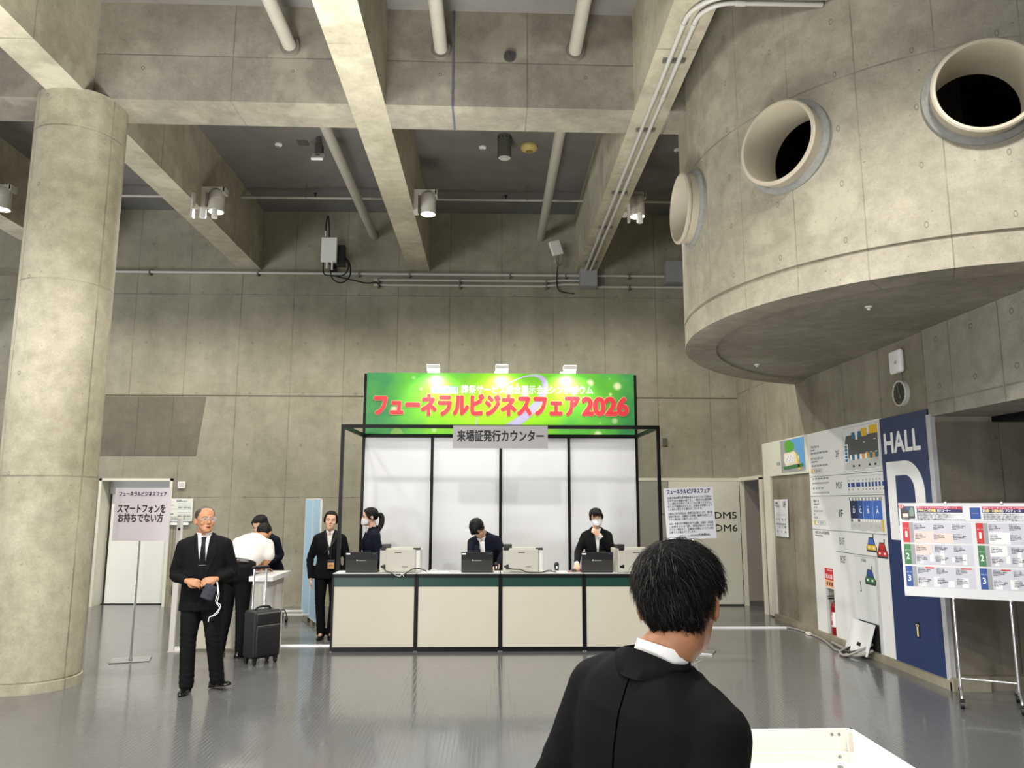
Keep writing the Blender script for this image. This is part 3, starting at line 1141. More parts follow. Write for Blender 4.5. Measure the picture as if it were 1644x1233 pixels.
# ================================================================== SIGN WALL (boards on the wall beside the hall)
M_BOARD = mat('map_board_white', '#e3e4e4', 0.35, noise=0.01, nscale=2)
M_BOARDW = mat('warm_board_white', '#d9d8c9', 0.4)
M_INK = mat('dark_ink', '#3a3d42', 0.6)
M_INKB = mat('black_ink', '#18181a', 0.6)
M_NAVY = mat('navy_vinyl', '#233461', 0.35)
M_BLUE = mat('map_blue', '#3f6cc0', 0.4)
M_BLUE2 = mat('map_blue_dark', '#2b4f95', 0.4)
M_NAVY2 = mat('map_navy', '#1d2b55', 0.4)
M_TEAL = mat('map_teal', '#2c6f93', 0.4)
M_YEL = mat('map_yellow', '#e8bc30', 0.4)
M_ORG = mat('map_orange', '#e2a548', 0.4)
M_GRN = mat('map_green', '#5aa63c', 0.4)
M_GRN2 = mat('map_green_dark', '#3b7a48', 0.4)
M_SEA = mat('map_sea', '#5f9fd3', 0.4)
M_GRYM = mat('map_grey', '#9b9d9f', 0.4)
M_PALE = mat('map_pale', '#e9e0c2', 0.4)
M_DGRY = mat('map_dark_grey', '#55575a', 0.45)
M_LGRY = mat('map_light_grey', '#c6c7c6', 0.45)
M_RED = mat('sign_red', '#c62a2f', 0.4)
M_SKINC = mat('sign_peach', '#e8b48a', 0.5)
M_WHITE = mat('print_white', '#f2f2f2', 0.4)

BX = XW - 0.03      # front face of the boards
Y0 = 12.12          # far end of the board; local x = Y0 - Y


def flat(b, poly, d=0.002, y=-0.001, mi=0):
    """coloured print or film of thickness d on the board face (local y = 0 is the face)"""
    b.prism(poly, d, Matrix.Translation((0, y - d, 0)), mi)


def rect(x0, x1, z0, z1):
    return [(x0, z0), (x1, z0), (x1, z1), (x0, z1)]


t = thing('floor_guide_board', 'large white floor guide board with plans of each storey on the concrete wall', 'sign board', (BX, Y0, 0), -PI / 2)
b = MB()
TOP = 2.648
b.box(0, 0.29, 0, 0.03, 0.02, TOP)
b.box(0.29, 1.78, 0, 0.03, 2.127, TOP)
b.build('side_panel', M_BOARDW, t)
b = MB()
b.box(1.78, 2.085, 0, 0.03, 0.03, TOP)
b.box(2.085, 2.345, 0, 0.03, 0.655, TOP)
b.box(2.085, 2.345, 0, 0.03, 0.03, 0.05)
b.box(2.345, 3.75, 0, 0.03, 0.03, TOP)
b.build('main_panel', M_BOARD, t)
b = MB()
b.box(2.082, 2.090, 0.03, 0.29, 0.045, 0.655)
b.box(2.09, 2.342, 0.282, 0.29, 0.045, 0.655)
b.box(2.342, 2.345, 0.03, 0.29, 0.045, 0.655)
b.build('niche_lining', mat('niche_grey', '#b5b4aa', 0.45), t)
# rules and outlines
b = MB()
for x0, x1, z in ((1.79, 3.74, 2.065), (1.79, 3.74, 1.807), (1.79, 3.74, 1.375), (2.46, 3.74, 1.122)):
    b.box(x0, x1, -0.002, 0.0, z - 0.0035, z + 0.0035)
for x0, x1, z in ((2.84, 3.73, 2.615), (2.84, 3.73, 2.09), (2.88, 3.70, 1.835), (2.88, 3.70, 2.03)):
    b.box(x0, x1, -0.0015, 0.0, z - 0.001, z + 0.001)
for x, z0, z1 in ((2.84, 2.09, 2.58), (3.73, 2.09, 2.615), (2.90, 1.835, 2.03)):
    b.box(x - 0.001, x + 0.001, -0.0015, 0.0, z0, z1)
for x0, x1, z0, z1 in ((1.85, 2.20, 2.11, 2.165), (1.85, 2.20, 1.435, 1.49)):
    for q in ((x0, x1, z0, z0 + 0.003), (x0, x1, z1 - 0.003, z1), (x0, x0 + 0.003, z0, z1), (x1 - 0.003, x1, z0, z1)):
        b.box(q[0], q[1], -0.0015, 0, q[2], q[3])
b.build('rules', M_INKG, t)
# lettering
b = MB()
for s, x, z, h, w in (('2F', 2.66, 2.32, 0.085, 0.10), ('M2F', 2.66, 1.93, 0.085, 0.17), ('B1F', 2.64, 1.25, 0.09, 0.13), ('B2F', 2.64, 1.03, 0.09, 0.13)):
    put_text(b, s, x, z, h, -0.0015, width=w)
for s, x, z, h, w in (('アネックスホール', 1.87, 2.455, 0.036, 0.26), ('Annex Hall', 1.87, 2.415, 0.02, 0.12), ('F201 F202 F203 F204 F205 F206', 1.87, 2.372, 0.026, 0.52),
                      ('カンファレンスルーム D', 1.87, 2.30, 0.032, 0.36), ('Conference Rooms', 1.87, 2.262, 0.02, 0.2), ('201 202 203 204 205 206', 1.87, 2.205, 0.026, 0.5),
                      ('401 402 403 404 405 406', 1.87, 2.035, 0.024, 0.5), ('411 412 413 414 415 416 417', 1.87, 1.975, 0.024, 0.5), ('301 302 303 304', 1.87, 1.91, 0.024, 0.33), ('311 312 313 314 315 316', 1.87, 1.85, 0.024, 0.5),
                      ('展示ホール', 1.87, 1.745, 0.036, 0.16), ('Exhibition Hall', 1.87, 1.705, 0.02, 0.16), ('A B', 1.87, 1.662, 0.026, 0.1), ('C1 C2 C3 C4', 1.87, 1.612, 0.026, 0.26), ('D', 1.87, 1.57, 0.026, 0.02), ('E1 E2', 1.87, 1.527, 0.026, 0.1),
                      ('みなとみらい公共駐車場', 1.87, 1.335, 0.036, 0.42), ('Minatomirai Parking', 1.87, 1.297, 0.02, 0.22)):
    put_text(b, s, x, z, h, -0.0015, align='LEFT', width=w)
put_text(b, '↑ ↕ ⅱ i ▲ C', 2.06, 2.137, 0.03, -0.0015, width=0.22)
put_text(b, '↑ ↕ ⅱ i C', 2.06, 1.462, 0.03, -0.0015, width=0.2)
put_text(b, 'AREA', 0.68, 2.30, 0.055, -0.0015, width=0.15)
b.build('lettering', M_INKG, t)
b = MB()
put_text(b, '1F', 2.66, 1.585, 0.095, -0.0015, bold=0.02, width=0.10)
b.build('floor_number', M_INKB, t)
# area map
a = [M_GRYM, M_SEA, M_GRN, M_PALE, M_WHITE, M_YEL, M_GRN2]
b = MB()
flat(b, rect(0.79, 1.67, 2.16, 2.63), mi=0)
flat(b, [(1.12, 2.628), (1.66, 2.628), (1.66, 2.19), (1.50, 2.28), (1.42, 2.40), (1.30, 2.50)], 0.003, mi=1)
flat(b, [(0.95, 2.60), (1.15, 2.62), (1.30, 2.56), (1.32, 2.49), (1.16, 2.44), (0.98, 2.46)], 0.004, mi=2)
flat(b, [(0.92, 2.44), (1.30, 2.45), (1.48, 2.36), (1.44, 2.27), (0.98, 2.25), (0.90, 2.33)], 0.004, mi=3)
flat(b, [(0.97, 2.41), (1.28, 2.42), (1.30, 2.30), (0.97, 2.29)], 0.005, mi=4)
flat(b, [(1.36, 2.42), (1.41, 2.42), (1.50, 2.18), (1.44, 2.18)], 0.005, mi=5)
flat(b, [(0.86, 2.245), (1.60, 2.265), (1.62, 2.22), (0.90, 2.20)], 0.005, mi=6)
for i in range(8):
    flat(b, rect(1.0 + i * 0.035, 1.02 + i * 0.035, 2.31 + (i % 3) * 0.03, 2.335 + (i % 3) * 0.03), 0.006, mi=0)
b.build('area_map', a, t)
# storey plans
a = [M_DGRY, M_LGRY, M_TEAL, M_YEL, M_ORG, M_WHITE, M_INKB]
b = MB()
flat(b, [(2.89, 2.44), (2.93, 2.52), (3.69, 2.52), (3.69, 2.245), (2.89, 2.245)], 0.002, mi=0)
flat(b, [(2.87, 2.245), (3.70, 2.245), (3.70, 2.12), (3.60, 2.12), (3.57, 2.105), (3.40, 2.115), (3.33, 2.10), (3.15, 2.112), (3.05, 2.10), (2.87, 2.11)], 0.002, mi=1)
for x0, x1, z0, z1, c in ((3.07, 3.15, 2.48, 2.55, 2), (3.17, 3.22, 2.46, 2.60, 5), (3.23, 3.31, 2.48, 2.55, 2), (3.32, 3.45, 2.485, 2.575, 3), (3.46, 3.50, 2.50, 2.59, 5), (3.51, 3.69, 2.50, 2.595, 3)):
    flat(b, rect(x0, x1, z0, z1), 0.003, mi=c)
flat(b, rect(2.865, 2.96, 2.20, 2.42), 0.003, mi=5)
for i in range(5):
    flat(b, rect(2.88, 2.945, 2.21 + i * 0.041, 2.243 + i * 0.041), 0.004, mi=2)
for i, c in enumerate((5, 2, 5, 2, 5, 4, 5, 4, 2, 4, 2)):
    flat(b, rect(3.0 + i * 0.062, 3.055 + i * 0.062, 2.225, 2.285), 0.003, mi=c)
for x in (3.06, 3.20, 3.45, 3.58):
    flat(b, [(x, 2.14), (x + 0.05, 2.14), (x + 0.04, 2.165), (x + 0.01, 2.165)], 0.003, mi=6)
for x, z in ((3.35, 2.41), (3.60, 2.43), (3.40, 2.29), (3.5, 2.29), (3.62, 2.29)):
    flat(b, rect(x, x + 0.05, z, z + 0.008), 0.003, mi=5)
b.build('upper_plan', a, t)
b = MB()
xs = 2.905
for wd in (0.04, 0.09, 0.10, 0.045, 0.04, 0.04, 0.04, 0.04, 0.04, 0.045):
    flat(b, rect(xs, xs + wd, 1.905, 1.955), 0.002, mi=0)
    flat(b, rect(xs + wd * 0.4, xs + wd * 0.4 + 0.012, 1.865, 1.885), 0.002, mi=1)
    flat(b, rect(xs + wd * 0.6, xs + wd * 0.6 + 0.012, 1.975, 1.99), 0.002, mi=1)
    xs += wd + 0.038
b.build('mezzanine_plan', [M_BLUE2, M_INKG], t)
a = [M_NAVY2, M_BLUE2, M_BLUE, M_LGRY, M_WHITE, M_YEL, M_GRYM]
b = MB()
flat(b, rect(2.90, 3.69, 1.745, 1.785), mi=6)
for x0, x1, c in ((2.92, 3.11, 0), (3.11, 3.245, 1), (3.245, 3.47, 2), (3.47, 3.675, 2)):
    flat(b, rect(x0, x1, 1.535, 1.745), 0.002, mi=c)
flat(b, rect(3.245, 3.248, 1.535, 1.745), 0.003, mi=4)
flat(b, rect(3.47, 3.473, 1.535, 1.745), 0.003, mi=4)
for i in range(9):
    flat(b, rect(2.94 + i * 0.08, 2.975 + i * 0.08, 1.745, 1.78), 0.003, mi=4)
flat(b, [(2.91, 1.535), (3.69, 1.535), (3.69, 1.40), (3.58, 1.41), (3.5, 1.395), (3.35, 1.41), (3.2, 1.395), (3.05, 1.412), (2.91, 1.402)], 0.002, mi=3)
flat(b, rect(3.65, 3.69, 1.41, 1.53), 0.003, mi=5)
for i in range(12):
    flat(b, rect(2.93 + i * 0.06, 2.965 + i * 0.06, 1.50, 1.53), 0.003, mi=(0 if i in (0, 3) else 4))
for s, x in (('D', 3.015), ('C', 3.178), ('B', 3.36), ('A', 3.575)):
    put_text(b, s, x, 1.625, 0.055, -0.003, mi=4, bold=0.04)
    put_text(b, 'HALL', x, 1.675, 0.012, -0.003, mi=4)
for x in (3.0, 3.12, 3.4, 3.52, 3.6):
    flat(b, rect(x, x + 0.008, 1.44, 1.47), 0.003, mi=6)
b.build('ground_plan', a, t)
flat_b = MB()
for x, z in ((1.855, 2.115), (1.855, 1.44)):
    flat(flat_b, rect(x, x + 0.045, z, z + 0.048), 0.0025)
flat_b.build('pictogram', M_YEL, t)


def car_print(b, x, z, s, body, glass):
    flat(b, [(x, z), (x + 0.26 * s, z), (x + 0.27 * s, z + 0.06 * s), (x + 0.23 * s, z + 0.10 * s), (x + 0.19 * s, z + 0.19 * s), (x + 0.07 * s, z + 0.19 * s), (x + 0.03 * s, z + 0.10 * s), (x - 0.01 * s, z + 0.06 * s)], 0.002, mi=2)
    flat(b, [(x + 0.015 * s, z + 0.025 * s), (x + 0.245 * s, z + 0.025 * s), (x + 0.25 * s, z + 0.09 * s), (x + 0.01 * s, z + 0.09 * s)], 0.003, mi=body)
    flat(b, [(x + 0.055 * s, z + 0.10 * s), (x + 0.205 * s, z + 0.10 * s), (x + 0.18 * s, z + 0.175 * s), (x + 0.08 * s, z + 0.175 * s)], 0.003, mi=glass)
    for q in (0.05, 0.17):
        flat(b, rect(x + q * s, x + (q + 0.04) * s, z + 0.045 * s, z + 0.07 * s), 0.004, mi=3)
    flat(b, rect(x + 0.18 * s, x + 0.20 * s, z + 0.19 * s, z + 0.235 * s), 0.002, mi=2)


b = MB()
car_print(b, 3.27, 1.17, 0.85, 1, 0)
car_print(b, 3.50, 1.115, 0.9, 4, 4)
b.build('car_print', [M_BLUE, M_YEL, M_INK, M_WHITE, M_RED, M_GRN2], t)

# service cabinet door let into the board, with its lower flap leaning out
t2 = thing('service_hatch', 'white flush service hatch with a slot handle in the floor guide board', 'hatch', (BX, Y0, 0), -PI / 2)
b = MB()
b.box(2.955, 3.44, -0.010, 0.0, 0.385, 1.095)
b.build('hatch_door', mat('hatch_white', '#dddedf', 0.3), t2)
b = MB()
b.box(2.93, 3.50, -0.006, 0.0, 1.098, 1.112)
b.box(3.455, 3.50, -0.014, 0.0, 0.03, 1.098)
b.build('hatch_frame', mat('hatch_frame_grey', '#c6c8c8', 0.35), t2)
b = MB()
b.box(3.07, 3.085, -0.012, -0.009, 0.70, 0.82)
b.build('slot_handle', M_BLACK, t2)
b = MB()
car_print(b, 3.20, 0.80, 0.9, 5, 0)
for p_ in range(len(b.v)):
    b.v[p_] = (b.v[p_][0], b.v[p_][1] - 0.0095, b.v[p_][2])
b.build('car_print', [M_BLUE2, M_YEL, M_INK, M_WHITE, M_RED, M_GRN2], t2)
b = MB()
put_text(b, '分電盤', 3.18, 1.06, 0.028, -0.0105, width=0.12)
b.build('hatch_lettering', M_INKG, t2)
b = MB()
b.box(2.96, 3.455, -0.004, 0.0, 0.035, 0.375)
b.build('hatch_opening', M_DARK, t2)
t3 = thing('loose_hatch_panel', 'loose white hatch panel leaning over a bundle of cables at the foot of the board', 'panel', (BX - 0.03, Y0 - 2.96, 0.0), -PI / 2)
Mx = Matrix.Translation((0, -0.13, 0.035)) @ Matrix.Rotation(math.radians(-19), 4, 'X')
b = MB()
b.rbox(-0.06, 0.46, -0.008, 0.008, 0.0, 0.36, 0.003, M=Mx)
b.build('panel', MATS['hatch_white'], t3)
b = MB()
b.rbox(0.185, 0.275, -0.011, -0.007, 0.085, 0.125, 0.003, M=Mx)
b.build('catch', M_BLACK, t3)
M_GCAB = mat('grey_cable_sheath', '#8f8c86', 0.5)
t4 = thing('cable_bundle', 'grey and black cables coming out under the loose hatch panel', 'cables', (BX - 0.05, Y0 - 2.95, 0.0), -PI / 2)
for k, pts in enumerate(([(-0.55, -0.05, 0.02), (-0.2, -0.08, 0.02), (0.0, -0.13, 0.03), (0.15, -0.20, 0.02), (0.30, -0.24, 0.03), (0.42, -0.15, 0.05), (0.44, -0.02, 0.10)],
                         [(0.02, -0.06, 0.08), (0.04, -0.20, 0.03), (0.18, -0.27, 0.02), (0.33, -0.26, 0.03), (0.40, -0.14, 0.10), (0.40, -0.0, 0.16)],
                         [(0.06, -0.06, 0.10), (0.08, -0.18, 0.03), (0.20, -0.24, 0.05), (0.30, -0.20, 0.06), (0.36, -0.04, 0.12)])):
    b = MB()
    b.tube(pts, (0.017, 0.014, 0.012)[k], n=8, smooth=5)
    b.build('cable', M_GCAB if k < 2 else M_CABLE, t4, smooth=True)

# fire extinguisher niche: red label, niche lining, extinguisher
t5 = thing('extinguisher_label', 'red fire extinguisher label with pictograms above the niche in the board', 'label', (BX, Y0, 0), -PI / 2)
b = MB()
flat(b, rect(2.09, 2.33, 0.75, 0.895), 0.003, mi=0)
flat(b, rect(2.09, 2.33, 0.655, 0.75), 0.003, mi=1)
put_text(b, 'FIRE EXTINGUISHER', 2.24, 0.87, 0.016, -0.0035, mi=2, width=0.14)
for i, ch in enumerate('消火器'):
    put_text(b, ch, 2.14 + i * 0.07, 0.79, 0.045, -0.0035, mi=2, bold=0.03)
for i in range(3):
    x = 2.13 + i * 0.07
    flat(b, [(x, 0.68), (x + 0.04, 0.68), (x + 0.05, 0.72), (x + 0.02, 0.735), (x - 0.005, 0.70)], 0.004, mi=3)
b.build('label_print', [M_RED, M_SKINC, M_WHITE, mat('pict_brown', '#7a4630', 0.5)], t5)
b = MB()
b.box(2.085, 2.345, -0.005, -0.0, 0.645, 0.66)
b.box(2.335, 2.348, -0.006, 0.0, 0.03, 0.66)
b.box(2.085, 2.345, -0.006, 0.02, 0.028, 0.045)
b.build('niche_trim', M_BOARDW, t5)

t6 = thing('fire_extinguisher', 'red fire extinguisher standing in the niche of the floor guide board', 'fire extinguisher', (XW + 0.035, Y0 - 2.205, 0.045), -PI / 2)
b = MB()
b.lathe([(0, 0), (0.058, 0), (0.062, 0.01), (0.062, 0.36), (0.05, 0.41), (0.025, 0.43), (0, 0.435)], n=28)
b.build('cylinder', mat('extinguisher_red', '#8c1018', 0.25), t6, smooth=True, angle=40)
b = MB()
b.lathe([(0.0625, 0.13), (0.063, 0.13), (0.063, 0.31), (0.0625, 0.31)], n=28)
b.build('label_band', M_WHITE, t6)
b = MB()
b.lathe([(0, 0.43), (0.02, 0.43), (0.02, 0.47), (0, 0.47)], n=14)
b.box(-0.012, 0.012, -0.09, 0.03, 0.47, 0.485)
b.box(-0.012, 0.012, -0.10, 0.02, 0.50, 0.512)
b.build('valve', M_BLACK, t6)
b = MB()
b.tube([(0.0, 0.03, 0.46), (-0.07, 0.02, 0.44), (-0.085, 0, 0.3), (-0.08, 0, 0.1)], 0.011, n=8, smooth=5)
b.build('hose', M_BLACK, t6, smooth=True)
b = MB()
for i, ch in enumerate('消火器'):
    put_text(b, ch, 0, 0.285 - i * 0.055, 0.045, -0.0645)
b.build('label_lettering', M_RED, t6)

# ---- hall sign and the steel edge post beside it
t = thing('hall_sign', 'tall navy wall panel with large white lettering HALL D', 'sign', (BX, 8.37, 0), -PI / 2)
b = MB()
b.box(0, 0.94, 0, 0.03, 0.03, 2.637)
b.build('panel', M_NAVY, t)
b = MB()
put_text(b, 'HALL', 0.43, 2.345, 0.225, -0.001, bold=0.035, width=0.70, res=4)
b.build('word_lettering', M_WHITE, t)
b = MB()
# the big letter: straight stem with a round bowl, drawn as an outline
def dshape(x0, x1, z0, z1, r):
    p = [(x0, z0), (x1 - r, z0)]
    for i in range(1, 12):
        a = -PI / 2 + PI / 2 * i / 12
        p.append((x1 - r + r * math.cos(a), z0 + r + r * math.sin(a)))
    p += [(x1, z0 + r), (x1, z1 - r)]
    for i in range(1, 12):
        a = PI / 2 * i / 12
        p.append((x1 - r + r * math.cos(a), z1 - r + r * math.sin(a)))
    p += [(x1 - r, z1), (x0, z1)]
    return p
o1 = dshape(0.085, 0.80, 1.33, 2.155, 0.34)
o2 = dshape(0.255, 0.62, 1.48, 2.005, 0.17)
n = len(o1)
vs, fs = [], []
for poly in (o1, o2):
    for y in (-0.003, 0.0):
        vs += [(x, y, z) for x, z in poly]
for i in range(n):
    j = (i + 1) % n
    fs += [(i, j, 2 * n + j, 2 * n + i), (n + i, i, j, n + j) if False else (i, j, n + j, n + i), (2 * n + i, 2 * n + j, 3 * n + j, 3 * n + i)]
b.add(vs, fs)
b.build('letter', M_WHITE, t)
b = MB()
b.rbox(0.445, 0.505, -0.006, 0.0, 0.375, 0.53, 0.004)
b.build('recessed_pull', M_BLACK, t)
b = MB()
b.box(0.462, 0.488, -0.009, -0.006, 0.39, 0.50)
b.box(0.450, 0.500, -0.009, -0.006, 0.485, 0.505)
b.build('pull_insert', mat('brass_insert', '#d8cf9a', 0.4), t)
b = MB()
b.box(0, 0.94, 0.0, 0.028, 0.012, 0.03)
b.build('panel_foot', M_LGRY, t)
t = thing('edge_post', 'light grey steel post at the wall end beside the navy hall sign', 'post', (XW - 0.045, 7.385, 0))
b = MB()
b.box(0, 0.05, -0.03, 0.045, 0.02, 2.575)
b.build('post', mat('post_grey', '#b3b4b6', 0.4), t)
b = MB()
b.box(-0.004, 0.05, -0.034, 0.049, 0.0, 0.02)
b.build('foot', M_BOX, t)

# ---- paper notice on the bare concrete
t = thing('paper_notice', 'white paper floor notice marked 1F taped on bare concrete under the guide board', 'notice', (XW - 0.004, 11.76, 1.50), -PI / 2)
b = MB()
vs, fs = [], []
N = 10
for j in range(N + 1):
    for i in range(N + 1):
        u, v = i / N, j / N
        vs.append((0.0 + 0.55 * u, -0.004 - 0.012 * (1 - v) * u - 0.004 * math.sin(u * 7), -0.275 + 0.55 * v))
fs = [(j * (N + 1) + i, j * (N + 1) + i + 1, (j + 1) * (N + 1) + i + 1, (j + 1) * (N + 1) + i) for j in range(N) for i in range(N)]
b.add(vs, fs)
p = b.build('sheet', mat('paper_white', '#e9eaee', 0.6), t)
sd = p.modifiers.new('s', 'SOLIDIFY')
sd.thickness = 0.002
b = MB()
put_text(b, '1F', 0.44, 0.20, 0.085, -0.02, width=0.10, bold=0.01)
put_text(b, '会議室', 0.06, 0.22, 0.03, -0.02, align='LEFT', width=0.12)
put_text(b, 'Meeting Rooms', 0.06, 0.18, 0.016, -0.02, align='LEFT', width=0.18)
for z, s in ((0.05, '― ― ― ― ― ― ―'), (-0.02, '1  1  8  3'), (-0.09, '101 102 103 104 105'), (-0.13, '一 二 三 四'), (-0.20, '3  1  6')):
    put_text(b, s, 0.28, z, 0.026, -0.02, width=0.36)
b.build('print', M_INKG, t)

# ---- floor cord covers
t = thing('cord_cover', 'white floor cord cover running from the counters to the sign wall', 'cord cover', (2.0, 10.96, 0))
b = MB()
b.prism([(-0.045, 0.0), (0.045, 0.0), (0.02, 0.016), (-0.02, 0.016)], 2.10, Matrix.Rotation(-PI / 2, 4, 'Z'))
b.build('cover', mat('cord_white', '#dcdce4', 0.4), t)
t = thing('cord_cover', 'short white floor cord cover between the white desk and the first counter', 'cord cover', (-2.54, 9.69, 0))
b = MB()
b.prism([(-0.04, 0.0), (0.04, 0.0), (0.02, 0.014), (-0.02, 0.014)], 0.64, Matrix.Rotation(-PI / 2, 4, 'Z'))
b.build('cover', MATS['cord_white'], t)
t = thing('floor_cable', 'grey cable lying along the foot of the sign wall from the cord cover', 'cable', (4.1, 10.95, 0.012))
b = MB()
b.tube([(0, 0, 0), (0.09, -0.25, 0), (0.10, -0.9, 0), (0.02, -1.35, 0), (-0.05, -1.70, 0), (0.06, -1.86, 0)], 0.013, n=8, smooth=6)
b.build('cable', M_GCAB, t, smooth=True)
b = MB()
b.rbox(0.06, 0.11, -0.62, -0.52, -0.01, 0.02, 0.005)
b.build('cable_clip', M_WPLAST, t)

# ================================================================== RECEPTION BOOTH
M_EXTR = mat('black_aluminium', '#0c0c0d', 0.4, spec=0.25)
M_PANEL = mat('booth_panel_white', '#e4e4e6', 0.28, noise=0.01, nscale=1.5)
M_CPANEL = mat('counter_panel_ivory', '#c2bcab', 0.42, noise=0.015, nscale=3)
M_CTOP = mat('counter_top_white', '#ececec', 0.3)
M_STRIPE = mat('dark_green_vinyl', '#123a2d', 0.35)
BY, FY = 11.13, 9.79     # rear panels, front posts
BX0, BX1 = -1.86, 2.10
t = thing('booth_frame', 'black framed booth with four white back panels behind the counters', 'booth', (0.12, BY, 0))
ox, oy = 0.12, BY


def bbox(b, x0, x1, y0, y1, z0, z1):
    b.box(x0 - ox, x1 - ox, y0 - oy, y1 - oy, z0, z1)


for k in range(5):
    x = BX0 + 0.99 * k
    b = MB()
    top = 3.585 if k in (0, 4) else 2.66
    bbox(b, x - 0.02, x + 0.02, BY - 0.02, BY + 0.02, 0.0, top)
    b.build('post', M_EXTR, t)
for x in (BX0 - 0.045, BX1 + 0.03):
    b = MB()
    bbox(b, x - 0.021, x + 0.021, FY - 0.02, FY + 0.02, 0.0, 2.70)
    b.build('post', M_EXTR, t)
for y, z in ((FY, 2.675), (BY, 2.675)):
    b = MB()
    if y == FY:
        bbox(b, BX0 - 0.045, BX1 + 0.03, y - 0.018, y + 0.018, z - 0.022, z + 0.026)
    else:
        bbox(b, BX0 - 0.02, BX1 + 0.02, y - 0.02, y + 0.02, z - 0.028, z + 0.025)
    b.build('rail', M_EXTR, t)
for x0, x1 in ((BX0 - 0.045, BX0), (BX1 + 0.03, BX1)):
    b = MB()
    vs = []
    for z in (2.652, 2.70):
        for (x, y) in ((x0 - 0.018, FY), (x0 + 0.018, FY), (x1 + 0.018, BY), (x1 - 0.018, BY)):
            vs.append((x - ox, y - oy, z))
    b.add(vs, [(0, 1, 2, 3), (4, 5, 6, 7), (0, 1, 5, 4), (1, 2, 6, 5), (2, 3, 7, 6), (3, 0, 4, 7)])
    b.build('rail', M_EXTR, t)
for k in range(4):
    x = BX0 + 0.99 * k
    b = MB()
    bbox(b, x + 0.02, x + 0.97, BY - 0.004, BY + 0.004, 0.05, 2.65)
    b.build('back_panel', M_PANEL, t)
b = MB()
bbox(b, BX0, BX1, BY - 0.018, BY + 0.018, 0.0, 0.05)
b.build('bottom_rail', M_EXTR, t)

# ---- green banner
def banner_mat():
    m = bpy.data.materials.new('green_bokeh_print')
    m.use_nodes = True
    nt = m.node_tree
    L = nt.links.new
    bs = nt.nodes['Principled BSDF']
    bs.inputs['Roughness'].default_value = 0.35
    tc = nd(nt, 'ShaderNodeTexCoord')
    sp = nd(nt, 'ShaderNodeSeparateXYZ')
    L(tc.outputs['Object'], sp.inputs[0])

    def m2(op, a, c=None):
        x = nd(nt, 'ShaderNodeMath', operation=op)
        for s, v in ((0, a), (1, c)):
            if v is None:
                continue
            if isinstance(v, (int, float)):
                x.inputs[s].default_value = v
            else:
                L(v, x.inputs[s])
        return x.outputs[0]
    # distance from the printed glow in the middle
    ex = m2('DIVIDE', sp.outputs[0], 2.1)
    ez = m2('DIVIDE', m2('SUBTRACT', sp.outputs[2], 0.40), 0.85)
    dist = m2('SQRT', m2('ADD', m2('MULTIPLY', ex, ex), m2('MULTIPLY', ez, ez)))
    n = nd(nt, 'ShaderNodeTexNoise', i_Scale=1.6, i_Detail=3.0)
    L(tc.outputs['Object'], n.inputs['Vector'])
    v = m2('ADD', dist, m2('MULTIPLY', m2('SUBTRACT', n.outputs['Fac'], 0.5), 0.9))
    cr = nd(nt, 'ShaderNodeValToRGB')
    e = cr.color_ramp.elements
    e[0].position, e[0].color = 0.05, (*lin('#a2d61e'), 1)
    e[1].position, e[1].color = 1.0, (*lin('#3b9052'), 1)
    q = e.new(0.45)
    q.color = (*lin('#86cc22'), 1)
    q = e.new(0.75)
    q.color = (*lin('#5bb43c'), 1)
    L(v, cr.inputs[0])
    col = cr.outputs[0]
    for sc, r0, r1, amt, c in ((3.1, 0.10, 0.22, 0.75, '#f3f6c9'), (5.7, 0.08, 0.16, 0.7, '#eef5b0'), (2.0, 0.17, 0.2, 0.25, '#d8ee5a')):
        vo = nd(nt, 'ShaderNodeTexVoronoi', i_Scale=sc)
        mp = nd(nt, 'ShaderNodeMapping')
        mp.inputs['Scale'].default_value = (1, 0.0, 1)
        mp.inputs['Location'].default_value = (sc, 0.3, sc * 0.7)
        L(tc.outputs['Object'], mp.inputs[0])
        L(mp.outputs[0], vo.inputs['Vector'])
        r = nd(nt, 'ShaderNodeMapRange')
        for k, x in zip((1, 2, 3, 4), (r0, r1, amt, 0)):
            r.inputs[k].default_value = x
        L(vo.outputs['Distance'], r.inputs[0])
        # only some of the cells carry a light spot
        s2 = nd(nt, 'ShaderNodeSeparateColor')
        L(vo.outputs['Color'], s2.inputs[0])
        fac = m2('MULTIPLY', r.outputs[0], m2('GREATER_THAN', s2.outputs[0], 0.55))
        mx = nd(nt, 'ShaderNodeMix', data_type='RGBA')
        L(fac, mx.inputs[0])
        L(col, mx.inputs[6])
        mx.inputs[7].default_value = (*lin(c), 1)
        col = mx.outputs[2]
    L(col, bs.inputs['Base Color'])
    return m


t = thing('banner_sign', 'wide green event banner with red Japanese title and 2026 above the booth', 'banner', (0.12, BY - 0.035, 2.70))
b = MB()
b.box(-1.955, 1.955, -0.012, 0.012, 0.0, 0.895)
b.build('banner_board', banner_mat(), t)
M_TITLE = mat('title_red', '#e33c46', 0.4)
M_TOUT = mat('title_outline', '#f4f0b0', 0.4)
for nm, mt, bo, yy in (('title_outline', M_TOUT, 0.088, -0.0135), ('title_lettering', M_TITLE, 0.074, -0.0165)):
    b = MB()
    put_text(b, 'フューネラルビジネスフェア', -0.345, 0.395, 0.25, yy, bold=bo, width=2.95 if bo < 0.07 else 2.97, res=3)
    put_text(b, '2026', 1.525, 0.395, 0.265, yy, bold=bo, width=0.64 if bo < 0.07 else 0.66, res=4)
    b.build(nm, mt, t)
b = MB()
b.box(-1.02, -0.625, -0.0145, -0.012, 0.59, 0.70)
b.build('number_field', M_WHITE, t)
b = MB()
put_text(b, '第29回', -0.82, 0.643, 0.085, -0.0155, bold=0.02, width=0.36)
b.build('number_lettering', mat('number_green', '#4ea58a', 0.4), t)
b = MB()
